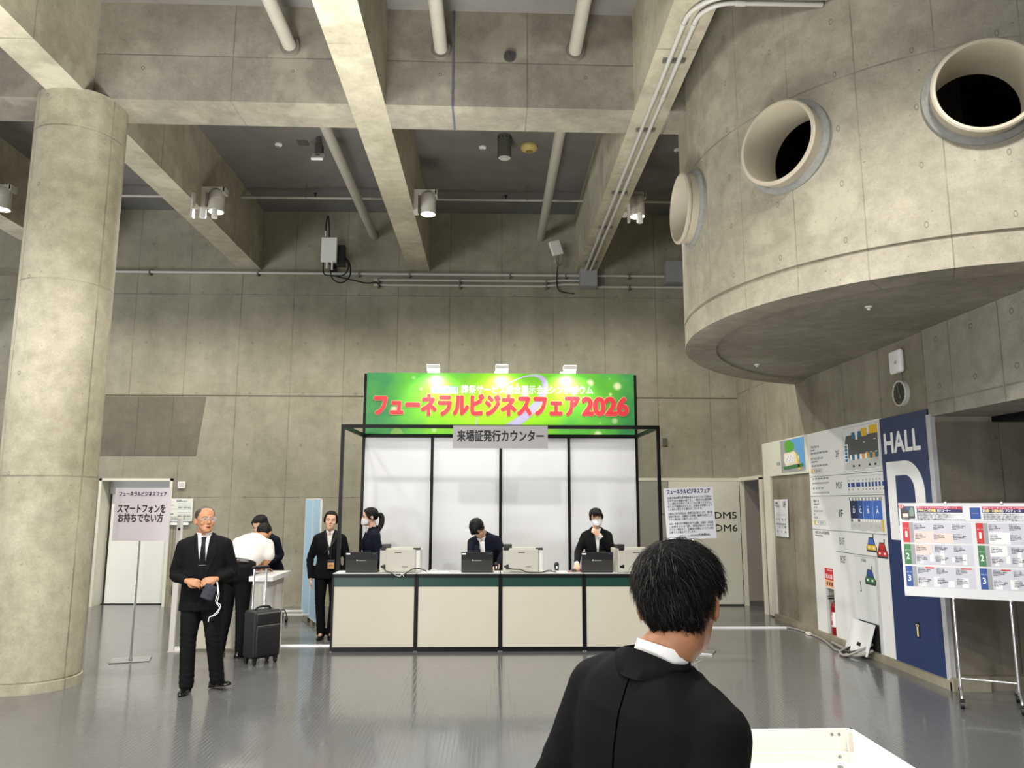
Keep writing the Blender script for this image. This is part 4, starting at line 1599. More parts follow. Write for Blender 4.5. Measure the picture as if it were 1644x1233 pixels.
put_text(b, '葬祭サービス総合展示会&シンポジウム', 0.385, 0.643, 0.10, -0.0135, bold=0.03, width=1.93)
b.build('subtitle_lettering', M_WHITE, t)
# silver ring drawn behind the title
b = MB()
vs, fs = [], []
N = 60
for i in range(N + 1):
    a = math.radians(85 - 300 * i / N)
    w = 0.010 + 0.11 * max(0, math.sin(PI * (i / N) ** 1.25)) ** 1.6
    cx, cz, ra, rb, tl = 0.145, 0.44, 0.60, 0.27, math.radians(38)
    for s in (-1, 1):
        px, pz = (ra + s * w * 0.6) * math.cos(a), (rb + s * w * 0.5) * math.sin(a)
        vs.append((cx + px * math.cos(tl) - pz * math.sin(tl), -0.0130, min(0.89, max(0.005, cz + px * math.sin(tl) + pz * math.cos(tl)))))
for i in range(N):
    fs.append((2 * i, 2 * i + 1, 2 * i + 3, 2 * i + 2))
b.add(vs, fs)
b.build('ring_print', mat('ring_silver', '#b3acd0', 0.35), t)

# ---- sign on the front rail
t = thing('header_sign', 'light grey sign with black Japanese lettering hung on the front rail of the booth', 'sign', (0.102, FY - 0.03, 2.545))
b = MB()
b.box(-0.605, 0.605, -0.008, 0.008, -0.145, 0.145)
b.build('sign_board', mat('sign_pale_grey', '#aeaaaa', 0.5), t)
b = MB()
put_text(b, '来場証発行カウンター', 0.0, 0.0, 0.115, -0.0095, bold=0.035, width=1.10, res=3)
b.build('lettering', M_INKB, t)

# ---- three arm lights over the banner
M_WGLOW = mat('arm_light_glow', '#ffffff', 0.4, emit='#f6fff6', estr=18)
for k, (lx, lab) in enumerate(((-0.845, 'white arm light on top of the banner, over the number at its start'), (0.13, 'white arm light on top of the banner, over its middle'), (1.10, 'white arm light on top of the banner, over the red 2026'))):
    t = thing('banner_light', lab, 'light', (lx, BY - 0.03, 3.595), group='arm lights over the banner')
    b = MB()
    b.box(-0.11, 0.02, -0.02, 0.02, 0.0, 0.03)
    b.tube([(0, 0, 0.01), (0, -0.12, 0.05), (0, -0.33, 0.03)], 0.009, n=8)
    b.build('arm', M_WPLAST, t)
    b = MB()
    b.rbox(-0.095, 0.095, -0.42, -0.28, 0.0, 0.06, 0.012)
    b.cyl((0, -0.35, 0.0), (0, -0.34, -0.03), 0.03, n=14)
    b.build('light_head', M_WPLAST, t)
    b = MB()
    Mx = Matrix.Translation((0, -0.35, -0.012)) @ Matrix.Rotation(math.radians(-25), 4, 'X')
    b.box(-0.085, 0.085, -0.055, 0.055, -0.008, 0.0, M=Mx)
    b.build('led_panel', M_WGLOW, t)
    add_light('banner_light_beam', 'SPOT', (lx, BY - 0.37, 3.56), 36, (0.95, 1.0, 0.96), (lx, BY - 0.02, 3.20), spot_size=2.1, spot_blend=0.7, shadow_soft_size=0.04)

# ---- counters
cl = ('white topped counter unit with green stripe at the end near the standing woman', 'white topped counter unit with green stripe under the first printer and the bowing clerk',
      'white topped counter unit with green stripe under the second printer', 'white topped counter unit with green stripe half behind the near dark haired man')
proto = None
CYF, CYB, CZ = 9.30, 9.72, 0.886
for k in range(4):
    x0 = -1.875 + 0.99 * k
    if proto is None:
        t = thing('counter_unit', cl[0], 'counter', (x0, CYF, 0), group='counter units of the booth')
        W, D = 0.988, CYB - CYF
        b = MB()
        b.box(0.02, W - 0.02, 0.012, 0.018, 0.05, 0.735)
        b.build('front_panel', M_CPANEL, t)
        b = MB()
        b.box(0.02, W - 0.02, 0.008, 0.018, 0.735, 0.84)
        b.build('green_stripe', M_STRIPE, t)
        b = MB()
        for x in (0.0, W - 0.022):
            for y in (0.0, D - 0.022):
                b.box(x, x + 0.022, y, y + 0.022, 0.0, CZ - 0.005)
        b.box(0.0, W, 0.002, 0.024, 0.0, 0.052)
        b.box(0.0, W, 0.002, 0.024, 0.838, CZ - 0.004)
        b.box(0.0, W, D - 0.022, D, 0.838, CZ - 0.004)
        b.box(0.0, 0.02, 0.0, D, 0.838, CZ - 0.004)
        b.box(W - 0.02, W, 0.0, D, 0.838, CZ - 0.004)
        b.build('frame', M_EXTR, t)
        b = MB()
        b.box(0.004, W - 0.004, 0.006, D - 0.004, CZ - 0.012, CZ)
        b.build('counter_top', M_CTOP, t)
        for x in (0.006, W - 0.01):
            b = MB()
            b.box(x, x + 0.004, 0.022, D - 0.022, 0.05, 0.84)
            b.build('side_panel', M_CPANEL, t)
        b = MB()
        for x in (0.012, W - 0.012):
            b.cyl((x, 0.012, 0), (x, 0.012, 0.01), 0.018, n=12)
        b.build('levelling_foot', M_STEEL, t)
        proto = t
    else:
        t = dup(proto)
        t.location = (x0, CYF, 0)
        t['label'] = cl[k]

# ---- laptops (seen from behind)
M_LID = mat('laptop_lid', '#1b1c1c', 0.35, noise=0.03, nscale=8)
M_LID2 = mat('laptop_lid_grain', '#2c2b28', 0.45, noise=0.12, nscale=60)
lap = None
for k, (lx, rz, lab) in enumerate(((-1.555, 0.02, 'open black laptop at the end of the counters in front of the ponytailed woman'), (-0.175, -0.015, 'open black laptop in front of the bowing clerk'),
                                   (1.27, -0.03, 'open black laptop in front of the woman touching her chin'))):
    if lap is None:
        t = thing('laptop', lab, 'laptop', (lx, 9.42, CZ), rz, 'laptops on the counters')
        b = MB()
        b.rbox(-0.19, 0.19, 0.0, 0.26, 0.002, 0.024, 0.005)
        b.build('base', M_BLACK, t)
        Mx = Matrix.Translation((0, 0.01, 0.02)) @ Matrix.Rotation(math.radians(8), 4, 'X')
        b = MB()
        b.rbox(-0.19, 0.19, -0.008, 0.008, 0, 0.225, 0.004, M=Mx)
        s = b.build('screen', M_LID, t)
        b = MB()
        b.box(-0.187, 0.187, -0.0095, -0.0075, 0.006, 0.135, M=Mx)
        b.build('lid_texture', M_LID2, s)
        b = MB()
        put_text(b, '■ dynabook', -0.005, 0.128, 0.014, -0.0105, M=Mx, width=0.11)
        b.build('lid_logo', mat('logo_silver', '#d0d0cc', 0.3), s)
        b = MB()
        b.box(-0.182, -0.135, -0.0095, -0.0078, 0.196, 0.213, M=Mx)
        b.build('asset_sticker', M_WHITE, s)
        b = MB()
        b.box(0.132, 0.176, -0.0095, -0.0078, 0.203, 0.208, M=Mx)
        b.build('corner_print', mat('corner_blue', '#5a6c9a', 0.4), s)
        b = MB()
        b.box(-0.16, 0.16, 0.05, 0.16, 0.024, 0.026)
        b.build('keyboard', mat('key_black', '#0c0c0c', 0.6), t)
        lap = t
    else:
        t = dup(lap)
        t.location = (lx, 9.42, CZ)
        t.rotation_euler = (0, 0, rz)
        t['label'] = lab

# ---- printers
M_PRN = mat('printer_beige', '#b6b3a7', 0.45, noise=0.01, nscale=5)
M_PRN2 = mat('printer_shadow', '#3c3b38', 0.6)
prn = None
for k, (px, rz, lab) in enumerate(((-1.10, 0.0, 'beige laser printer beside the ponytailed woman at the first laptop'), (0.375, 0.0, 'beige laser printer beside the bowing clerk'),
                                   (1.76, 0.16, 'beige laser printer half hidden behind the near man\'s head'))):
    if prn is None:
        t = thing('printer', lab, 'printer', (px, 9.40, CZ), rz, 'printers on the counters')
        b = MB()
        b.rbox(-0.24, 0.20, 0.01, 0.31, 0.003, 0.285, 0.008)
        b.build('printer_body', M_PRN, t)
        b = MB()
        b.rbox(0.195, 0.245, 0.012, 0.31, 0.003, 0.272, 0.006)
        b.box(0.225, 0.238, 0.008, 0.013, 0.06, 0.255)
        b.build('side_cover', mat('printer_white', '#cfcec9', 0.4), t)
        b = MB()
        b.rbox(-0.17, 0.185, 0.0, 0.012, 0.012, 0.275, 0.004)
        r = b.build('rear_cover', M_PRN, t)
        b = MB()
        b.box(-0.06, 0.02, -0.002, 0.002, 0.232, 0.242)
        b.box(0.03, 0.095, -0.002, 0.002, 0.067, 0.073)
        b.box(0.04, 0.07, -0.002, 0.002, 0.04, 0.044)
        b.build('slot', M_PRN2, r)
        b = MB()
        b.box(-0.235, -0.165, 0.006, 0.10, 0.262, 0.289)
        b.box(0.155, 0.24, 0.006, 0.10, 0.268, 0.289)
        b.build('top_recess', M_BLACK, t)
        b = MB()
        b.rbox(-0.23, -0.13, 0.10, 0.20, 0.285, 0.33, 0.006)
        b.build('control_panel', mat('panel_dark', '#2e2d2b', 0.4), t)
        b = MB()
        b.box(-0.225, -0.17, 0.006, 0.012, 0.06, 0.085)
        b.box(-0.20, -0.17, 0.004, 0.014, 0.055, 0.095)
        b.build('power_inlet', M_BLACK, t)
        prn = t
    else:
        t = dup(prn)
        t.location = (px, 9.40, CZ)
        t.rotation_euler = (0, 0, rz)
        t['label'] = lab
for k, (x0, lab, pts) in enumerate(((-1.10, 'black cable hanging over the counter edge below the first printer', [(-0.19, 0.0, 0.07), (-0.16, -0.05, 0.03), (-0.10, -0.09, 0.012), (-0.03, -0.108, -0.02), (0.05, -0.108, -0.018), (0.10, -0.09, 0.012), (0.17, -0.03, 0.05), (0.25, -0.03, 0.05), (0.32, 0.02, 0.015)]),
                                    (0.375, 'black cable trailing in front of the second printer', [(-0.19, 0.0, 0.06), (-0.12, -0.04, 0.045), (-0.03, -0.05, 0.04), (0.06, -0.07, 0.01), (0.2, -0.07, 0.008), (0.30, -0.02, 0.02), (0.40, 0.05, 0.008)]))):
    t = thing('printer_cable', lab, 'cable', (x0, 9.40, CZ), group='printer cables on the counters')
    b = MB()
    b.tube(pts, 0.006, n=8, smooth=5)
    b.build('cable', M_CABLE, t, smooth=True)
    b = MB()
    b.rbox(pts[0][0] - 0.018, pts[0][0] + 0.018, -0.016, 0.0, pts[0][2] - 0.014, pts[0][2] + 0.014, 0.004)
    b.build('plug', M_BLACK, t)
    if k == 0:
        b = MB()
        b.tube([(-0.04, -0.118, -0.012), (0.02, -0.122, -0.03), (0.04, -0.122, 0.0), (0.07, -0.122, -0.035)], 0.0035, n=6, smooth=4)
        b.build('tie', M_WPLAST, t, smooth=True)

# ---- hand scanners on white rests
sc = None
for k, (sx, lab) in enumerate(((0.055, 'black hand scanner on a white rest beside the bowing clerk\'s laptop'), (0.79, 'black hand scanner standing between the second printer and the third laptop'))):
    if sc is None:
        t = thing('hand_scanner', lab, 'scanner', (sx, 9.53, CZ), 0, 'hand scanners on the counters')
        b = MB()
        b.lathe([(0, 0), (0.035, 0), (0.035, 0.008), (0.018, 0.02), (0, 0.022)], n=20)
        b.build('rest', M_WPLAST, t, smooth=True, angle=40)
        b = MB()
        b.tube([(0, 0.0, 0.015), (0, 0.005, 0.06), (0, 0.0, 0.085), (0, -0.02, 0.10)], [0.024, 0.028, 0.03, 0.022], n=12, smooth=4)
        b.build('scanner_body', M_BLACK, t, smooth=True)
        b = MB()
        b.rbox(-0.009, 0.009, -0.034, -0.026, 0.04, 0.07, 0.003)
        b.build('trigger', M_WHITE, t)
        sc = t
    else:
        t = dup(sc)
        t.location = (sx, 9.53, CZ)
        t['label'] = lab
for k, (x0, lab, pts) in enumerate(((0.0, 'thin white lead on the counter behind the first printer', [(-0.85, 9.58, 0.005), (-0.78, 9.50, 0.005), (-0.7, 9.55, 0.03), (-0.66, 9.6, 0.005), (-0.55, 9.58, 0.005)]),
                                    (0.0, 'thin grey lead looping on the counter between the laptop and the first printer', [(-0.52, 9.6, 0.005), (-0.5, 9.5, 0.005), (-0.42, 9.48, 0.006), (-0.36, 9.55, 0.012)]),
                                    (0.0, 'thin dark lead on the counter beside the lone hand scanner', [(0.58, 9.6, 0.005), (0.62, 9.5, 0.006), (0.70, 9.55, 0.02), (0.74, 9.62, 0.005)]))):
    t = thing('counter_lead', lab, 'lead', (0, 0, CZ), group='thin leads on the counters')
    b = MB()
    b.tube(pts, 0.004, n=6, smooth=5)
    b.build('lead', (M_WPLAST, M_GCAB, M_CABLE)[k], t, smooth=True)
    b = MB()
    q = pts[-1]
    b.rbox(q[0] - 0.012, q[0] + 0.012, q[1] - 0.01, q[1] + 0.01, 0.001, 0.014, 0.003)
    b.build('plug', M_WPLAST, t)
t = thing('mouse', 'dark mouse under the hand of the woman touching her chin', 'mouse', (1.005, 9.56, CZ))
b = MB()
b.lathe([(0, 0.03), (0.02, 0.027), (0.03, 0.012), (0.031, 0.0), (0, 0)], Matrix.Diagonal((1, 1.6, 1, 1)), n=20)
b.build('mouse_body', M_BLACK, t, smooth=True, angle=50)
b = MB()
b.box(-0.085, 0.085, -0.09, 0.09, -0.0005, 0.0015)
b.build('mouse_mat', mat('mouse_mat_brown', '#7d5148', 0.7), t)

# ================================================================== LOOSE OBJECTS IN THE HALL
# ---- sign on a pole beside the column
M_SIGNP = mat('sign_lilac_white', '#d9d2d8', 0.5)
t = thing('pole_sign', 'pale sign on a steel pole with a flat base beside the round column', 'sign', (-3.95, 8.86, 0), 0)
b = MB()
b.rbox(-0.20, 0.20, -0.14, 0.14, 0.0, 0.012, 0.003, M=Matrix.Rotation(math.radians(18), 4, 'Z'))
b.build('base_plate', mat('brushed_steel', '#b8b8b8', 0.25, metal=0.9), t)
b = MB()
b.cyl((0, 0, 0.012), (0, 0, 1.62), 0.0125, n=16)
b.cyl((0, 0, 0.012), (0, 0, 0.03), 0.02, n=16)
b.build('pole', M_CHROME, t, smooth=True, angle=40)
b = MB()
b.box(-0.30, 0.32, -0.022, -0.012, 1.285, 1.872)
b.build('sign_board', M_SIGNP, t)
b = MB()
put_text(b, 'フューネラルビジネスフェア', 0.01, 1.80, 0.045, -0.0235, bold=0.035, width=0.53, res=3)
b.build('title_lettering', mat('sign_indigo', '#221f55', 0.5), t)
b = MB()
put_text(b, 'スマートフォンを', 0.005, 1.635, 0.078, -0.0235, bold=0.03, width=0.53, res=3)
put_text(b, 'お持ちでない方', 0.0, 1.53, 0.078, -0.0235, bold=0.03, width=0.50, res=3)
b.build('lettering', M_INKB, t)

# ---- tilted notice board on a pole behind the near man
t = thing('pole_notice', 'white notice board tilted on a steel pole in front of the cream door', 'sign', (2.395, 9.24, 0), 0)
Mx = Matrix.Translation((-0.03, -0.018, 1.595)) @ Matrix.Rotation(math.radians(-2.6), 4, 'Y') @ Matrix.Rotation(math.radians(3), 4, 'Z')
b = MB()
b.box(-0.30, 0.30, -0.005, 0.005, -0.305, 0.305, M=Mx)
b.build('notice_board', mat('notice_white', '#dcdbe0', 0.5), t)
b = MB()
b.cyl((0, 0, 0.012), (0, 0, 1.75), 0.0125, n=16)
b.cyl((0, 0, 0.012), (0, 0, 0.03), 0.02, n=16)
b.build('pole', M_CHROME, t, smooth=True, angle=40)
b = MB()
b.rbox(-0.15, 0.20, -0.13, 0.13, 0.0, 0.012, 0.003, M=Matrix.Rotation(math.radians(-25), 4, 'Z'))
b.build('base_plate', MATS['brushed_steel'], t)
b = MB()
put_text(b, 'フューネラルビジネスフェア', 0.0, 0.255, 0.046, -0.0065, M=Mx, bold=0.04, width=0.53, res=3)
b.build('title_lettering', MATS['sign_indigo'], t)
b = MB()
rows_ = ['本展示会は葬祭業界関係者およびビジネス目的の', '方のための商談の場です。一般の方は招待券', 'や入場証をお持ちであっても入場できません。', 'またお子様連れの方など、主催者の判断により', 'ご入場をお断りする場合がございます。', '',
         '出展社に対する売込み・営業行為は禁止します。展示会', '開催企業以外、出展社への営業・勧誘を目的とした', '方の入場は固くお断りいたします。', '', 'ほか、本展示会の開催を妨げる活動、出展社・来場者', 'に迷惑をかける行為、運営の妨げになる方',
         'ださない場合など、主催者の判断によりご入場を', 'お断りする場合がございます。']
wd = [0.54, 0.54, 0.54, 0.54, 0.42, 0, 0.54, 0.54, 0.36, 0, 0.54, 0.54, 0.54, 0.32]
z = 0.185
for s, w in zip(rows_, wd):
    if s:
        put_text(b, s, -0.265, z, 0.023, -0.0065, M=Mx, align='LEFT', width=w)
        z -= 0.0335
    else:
        z -= 0.018
put_text(b, '綜合ユニコム株式会社', -0.035, -0.265, 0.02, -0.0065, M=Mx, width=0.23)
put_text(b, 'FUNERAL', 0.155, -0.26, 0.028, -0.0065, M=Mx, width=0.14, bold=0.03)
b.build('lettering', M_INK, t)

# ---- easel board
yaw = math.radians(-30)
t = thing('easel_board', 'wide printed timetable board on a chrome wheeled stand beside the hall sign', 'board', (4.285, 6.80, 0), yaw)
W_, ZB_, ZT_ = 0.595, 0.885, 1.715
b = MB()
b.box(-W_, W_, -0.03, -0.018, ZB_, ZT_)
b.build('poster_board', mat('poster_white', '#dcdcde', 0.4), t)
for s in (-0.215, 0.215):
    b = MB()
    b.cyl((s, 0, 0.10), (s, 0, 1.72), 0.0125, n=16)
    b.tube([(s, -0.24, 0.075), (s, -0.20, 0.11), (s, 0, 0.125), (s, 0.20, 0.11), (s, 0.24, 0.075)], 0.0125, n=12, smooth=4)
    b.build('upright', M_CHROME, t, smooth=True, angle=50)
    for y in (-0.24, 0.24):
        b = MB()
        b.cyl((s - 0.014, y, 0.032), (s + 0.014, y, 0.032), 0.032, n=20)
        b.box(s - 0.02, s + 0.02, y - 0.012, y + 0.012, 0.05, 0.075)
        b.build('caster', M_BLACK, t, smooth=True, angle=40)
    for z0, z1 in ((1.70, 1.727), (0.872, 0.892)):
        b = MB()
        b.rbox(s - 0.012, s + 0.012, -0.036, 0.012, z0, z1, 0.004)
        b.build('clip', M_CHROME, t)
b = MB()
b.cyl((-0.215, 0, 0.20), (0.215, 0, 0.20), 0.009, n=12)
b.build('crossbar', M_CHROME, t, smooth=True, angle=40)
P = [M_RED, M_GRN2, M_BLUE2, mat('poster_lilac', '#c9c9d2', 0.45), mat('poster_rose', '#e4cfc6', 0.45), mat('poster_crimson', '#b83052', 0.4), mat('poster_indigo', '#262a5e', 0.4), M_GRYM, mat('poster_photo_dark', '#3d3c3a', 0.4), M_YEL, mat('poster_pale', '#e9e9ea', 0.4), mat('poster_photo_green', '#7f9a84', 0.4)]
b = MB()


def pr(x0, x1, z0, z1, mi, lift=0.0):
    b.box(-W_ + x0, -W_ + x1, -0.0312 - lift, -0.03, ZB_ + z0, ZB_ + z1, mi)


for cx in (0.02, 0.60):
    for k, c in enumerate((0, 1, 2)):
        z0 = 0.475 - k * 0.195
        pr(cx, cx + 0.055, z0, z0 + 0.18, c)
        pr(cx + 0.055, cx + 0.09, z0, z0 + 0.18, 7)
        pr(cx + 0.09, cx + 0.545, z0, z0 + 0.18, 3)
        if k == 0:
            pr(cx + 0.09, cx + 0.25, z0 + 0.0, z0 + 0.10, 4 if cx < 0.3 else 10, 0.0003)
            pr(cx + 0.26, cx + 0.40, z0, z0 + 0.085, 4 if cx < 0.3 else 3, 0.0003)
        if k == 1:
            pr(cx + 0.09, cx + 0.22, z0 + 0.09, z0 + 0.18, 4 if cx < 0.3 else 10, 0.0003)
            for i in range(5):
                pr(cx + 0.12 + i * 0.085, cx + 0.15 + i * 0.085, z0 + 0.01 + 0.02 * (i % 2), z0 + 0.07 + 0.03 * (i % 3), 10, 0.0003)
        if k == 2:
            for i in range(4):
                pr(cx + 0.11 + i * 0.11, cx + 0.16 + i * 0.11, z0 + 0.005, z0 + 0.06 + 0.03 * (i % 2), 10, 0.0003)
            pr(cx + 0.16, cx + 0.23, z0 + 0.163, z0 + 0.175, 0, 0.0004)
            pr(cx + 0.44, cx + 0.52, z0 + 0.163, z0 + 0.175, 0, 0.0004)
for cx in (0.14, 0.66):
    pr(cx, cx + 0.37, 0.775, 0.80, 5)
    pr(cx, cx + 0.37, 0.745, 0.775, 6)
pr(0.015, 0.13, 0.69, 0.80, 8)
pr(0.03, 0.075, 0.70, 0.735, 4, 0.0004)
pr(0.085, 0.12, 0.71, 0.79, 11, 0.0004)
pr(0.06, 0.095, 0.765, 0.79, 2, 0.0004)
pr(0.565, 0.645, 0.69, 0.79, 2)
pr(0.02, 1.16, 0.667, 0.6685, 7)
b.build('poster_print', P, t)
b = MB()
b.cyl((-W_ + 0.022, -0.0322, ZB_ + 0.80), (-W_ + 0.022, -0.030, ZB_ + 0.80), 0.022, n=20)
b.build('poster_badge', M_RED, t)
# white lettering on the coloured fields
b = MB()
for cx in (0.02, 0.60):
    for k in range(3):
        z0 = 0.475 - k * 0.195
        put_text(b, str(k + 1), -W_ + cx + 0.028, ZB_ + z0 + 0.07, 0.055, -0.0315, bold=0.03, width=0.022 if k else 0.014)
        put_text(b, 'ステージ', -W_ + cx + 0.028, ZB_ + z0 + 0.125, 0.012, -0.0315, width=0.045)
put_text(b, '月刊フューネラルビジネス Presents【展示コーナー】', -W_ + 0.145, ZB_ + 0.787, 0.014, -0.0315, align='LEFT', width=0.32)
put_text(b, '【デザイニング葬儀】展示コーナー', -W_ + 0.145, ZB_ + 0.76, 0.02, -0.0315, align='LEFT', width=0.27, bold=0.02)
put_text(b, '月刊フューネラルビジネス Presents', -W_ + 0.665, ZB_ + 0.787, 0.014, -0.0315, align='LEFT', width=0.32)
put_text(b, '【社葬・お別れ会】プロデュース', -W_ + 0.665, ZB_ + 0.76, 0.02, -0.0315, align='LEFT', width=0.28, bold=0.02)
put_text(b, '―――', -W_ + 0.605, ZB_ + 0.74, 0.012, -0.0315, width=0.05)
put_text(b, '◎', -W_ + 0.022, ZB_ + 0.80, 0.03, -0.0335)
b.build('reversed_lettering', M_WHITE, t)
b = MB()
put_text(b, 'デザイニング葬儀', -W_ + 0.165, ZB_ + 0.76, 0.02, -0.0325, align='LEFT', width=0.135, bold=0.02)
put_text(b, '社葬・お別れ会', -W_ + 0.68, ZB_ + 0.76, 0.02, -0.0325, align='LEFT', width=0.12, bold=0.02)
b.build('yellow_lettering', mat('poster_yellow', '#ead24a', 0.4), t)
b = MB()
put_text(b, '展示会場内 ステージ企画', -W_ + 0.02, ZB_ + 0.682, 0.016, -0.0305, align='LEFT', width=0.17, bold=0.02)
put_text(b, '※当日の進行により時間等が変更になる場合がございます。あらかじめご了承ください', -W_ + 0.20, ZB_ + 0.68, 0.010, -0.0305, align='LEFT', width=0.33)
put_text(b, '※セミナー会場にて', -W_ + 0.76, ZB_ + 0.68, 0.010, -0.0305, align='LEFT', width=0.2)
for cx in (0.145, 0.665):
    for k, w in enumerate((0.27, 0.30, 0.29, 0.24)):
        put_text(b, '実際の祭壇や会場装飾などを展示し、新しい葬儀のかたちを提案するコーナー', -W_ + cx, ZB_ + 0.73 - k * 0.014, 0.009, -0.0305, align='LEFT', width=w)
for cx in (0.02, 0.60):
    for k in range(3):
        z0 = 0.475 - k * 0.195
        for c in range(3):
            for r in range(2):
                x = cx + 0.098 + c * 0.15
                zz = z0 + 0.165 - r * 0.088
                put_text(b, '10:30～11:15' if r == 0 else '13:00～13:45', -W_ + x, ZB_ + zz, 0.0085, -0.032, align='LEFT', width=0.055)
                put_text(b, ('終活セミナー講演', '供養の新潮流', '経営戦略と事例')[(c + r + k) % 3], -W_ + x, ZB_ + zz - 0.015, 0.0095, -0.032, align='LEFT', width=0.06 + 0.02 * ((c + k) % 3))
                put_text(b, '株式会社 代表取締役 講師', -W_ + x, ZB_ + zz - 0.029, 0.0075, -0.032, align='LEFT', width=0.085)
                put_text(b, '協賛 出展社ブース', -W_ + x, ZB_ + zz - 0.042, 0.0075, -0.032, align='LEFT', width=0.05)
b.build('lettering', M_INK, t)

# ---- white desk where the bent man writes
M_DESK = mat('desk_white', '#e2dfdd', 0.35)
t = thing('writing_desk', 'white desk where the bent man in the white shirt writes', 'desk', (-2.52, 8.95, 0))
b = MB()
b.rbox(-0.22, 0.05, 0.0, 0.80, 0.83, 0.885, 0.004)
b.rbox(-1.12, -0.221, 0.46, 0.80, 0.83, 0.885, 0.004)
b.build('desk_top', M_DESK, t)
b = MB()
b.box(-0.060, -0.030, 0.03, 0.78, 0.0, 0.83)
b.build('end_panel', M_DESK, t)
b = MB()
b.box(-1.10, -0.075, 0.47, 0.485, 0.02, 0.83)
b.build('front_panel', mat('desk_ivory', '#d8d2bf', 0.45), t)
b = MB()
b.box(-0.16, -0.061, 0.03, 0.05, 0.0, 0.83)
b.build('inner_panel', mat('desk_grey', '#a9a79d', 0.45), t)
t = thing('desk_paper', 'white form on the desk under the bent man\'s hand', 'paper', (-2.62, 9.24, 0.886))
b = MB()
b.box(-0.11, 0.15, -0.12, 0.18, 0, 0.002)
b.build('sheet', M_WHITE, t)
b = MB()
for i in range(6):
    b.box(-0.08, 0.10, -0.08 + i * 0.035, -0.077 + i * 0.035, 0.002, 0.0025)
b.build('print', M_INKG, t)
t = thing('white_post_stand', 'tall narrow white stand with a black sensor dot behind the walking man', 'stand', (-3.70, 9.32, 0), math.radians(4))
b = MB()
b.rbox(-0.035, 0.025, 0.0, 0.05, 0.012, 1.53, 0.006)
b.build('upright', M_DESK, t)
b = MB()
b.box(-0.04, 0.10, 0.0, 0.30, 0.0, 0.015)
b.build('foot', M_DESK, t)
b = MB()
b.cyl((-0.003, 0.0, 1.40), (-0.003, -0.006, 1.40), 0.017, n=18)
b.build('sensor', M_BLACK, t)

# ---- trolley case
M_CASE = mat('suitcase_black', '#16161a', 0.55, noise=0.08, nscale=90, bump=0.1, bscale=300)
t = thing('suitcase', 'black soft trolley case with raised silver handle beside the bent man', 'suitcase', (-2.49, 8.70, 0), math.radians(48))
b = MB()
b.rbox(-0.165, 0.165, -0.115, 0.115, 0.065, 0.56, 0.035, 4)
b.build('shell', M_CASE, t, smooth=True, angle=50)
b = MB()
b.rbox(-0.145, 0.145, -0.135, -0.10, 0.09, 0.40, 0.018, 3)
b.rbox(-0.145, 0.145, -0.128, -0.10, 0.41, 0.53, 0.012, 3)
b.build('front_pocket', mat('suitcase_pocket', '#1a191c', 0.5, noise=0.06, nscale=80), t, smooth=True, angle=50)
b = MB()
for zz in (0.405, 0.535):
    b.box(-0.14, 0.14, -0.134, -0.125, zz - 0.004, zz + 0.004)
b.box(-0.10, -0.085, -0.139, -0.133, 0.40, 0.41)
b.box(0.06, 0.12, -0.10, -0.06, 0.558, 0.565)
b.build('zip', mat('zip_silver', '#9a9a96', 0.35, metal=0.6), t)
b = MB()
b.tube([(-0.09, 0.0, 0.56), (-0.07, 0.0, 0.585), (0.0, 0.0, 0.592), (0.07, 0.0, 0.585), (0.09, 0.0, 0.56)], 0.012, n=10, smooth=4)
b.tube([(0.15, -0.12, 0.55), (0.19, -0.12, 0.54), (0.22, -0.12, 0.48)], 0.006, n=8, smooth=3)
b.build('carry_handle', M_BLACK, t, smooth=True)
for s in (-0.075, 0.075):
    b = MB()
    b.cyl((s, 0.09, 0.54), (s, 0.09, 1.0), 0.011, n=12)
    b.build('handle_tube', mat('silver_tube', '#c9c9c9', 0.25, metal=0.8), t, smooth=True, angle=40)
b = MB()
b.rbox(-0.10, 0.10, 0.07, 0.11, 0.985, 1.02, 0.012, 3)
b.build('grip', M_BLACK, t, smooth=True, angle=50)
for sx in (-0.125, 0.125):
    for sy in (-0.08, 0.08):
        b = MB()
        b.cyl((sx - 0.011, sy, 0.025), (sx + 0.011, sy, 0.025), 0.025, n=18)
        b.box(sx - 0.018, sx + 0.018, sy - 0.02, sy + 0.02, 0.04, 0.07)
        b.build('caster', M_BLACK, t, smooth=True, angle=40)

# ---- blue folding screen on castors
M_SCR = mat('screen_blue', '#a9cde6', 0.6)
t = thing('folding_screen', 'pale blue folding screen on white castored feet behind the standing woman', 'screen', (-2.62, 11.65, 0))
pan = ((-0.27, 0.50, -0.03, -0.05), (-0.03, -0.05, 0.20, -0.58))
for x0, y0, x1, y1 in pan:
    d = Vector((x1 - x0, y1 - y0, 0))
    a = math.atan2(d.y, d.x)
    Mx = Matrix.Translation((x0, y0, 0)) @ Matrix.Rotation(a, 4, 'Z')
    b = MB()
    b.box(0.015, d.length - 0.015, -0.010, 0.010, 0.075, 1.76, M=Mx)
    p = b.build('panel', M_SCR, t)
    b = MB()
    for xa, xb, za, zb in ((0, 0.018, 0.06, 1.775), (d.length - 0.018, d.length, 0.06, 1.775), (0, d.length, 1.757, 1.775), (0, d.length, 0.06, 0.078)):
        b.box(xa, xb, -0.013, 0.013, za, zb, M=Mx)
    b.build('panel_frame', M_WPLAST, p)
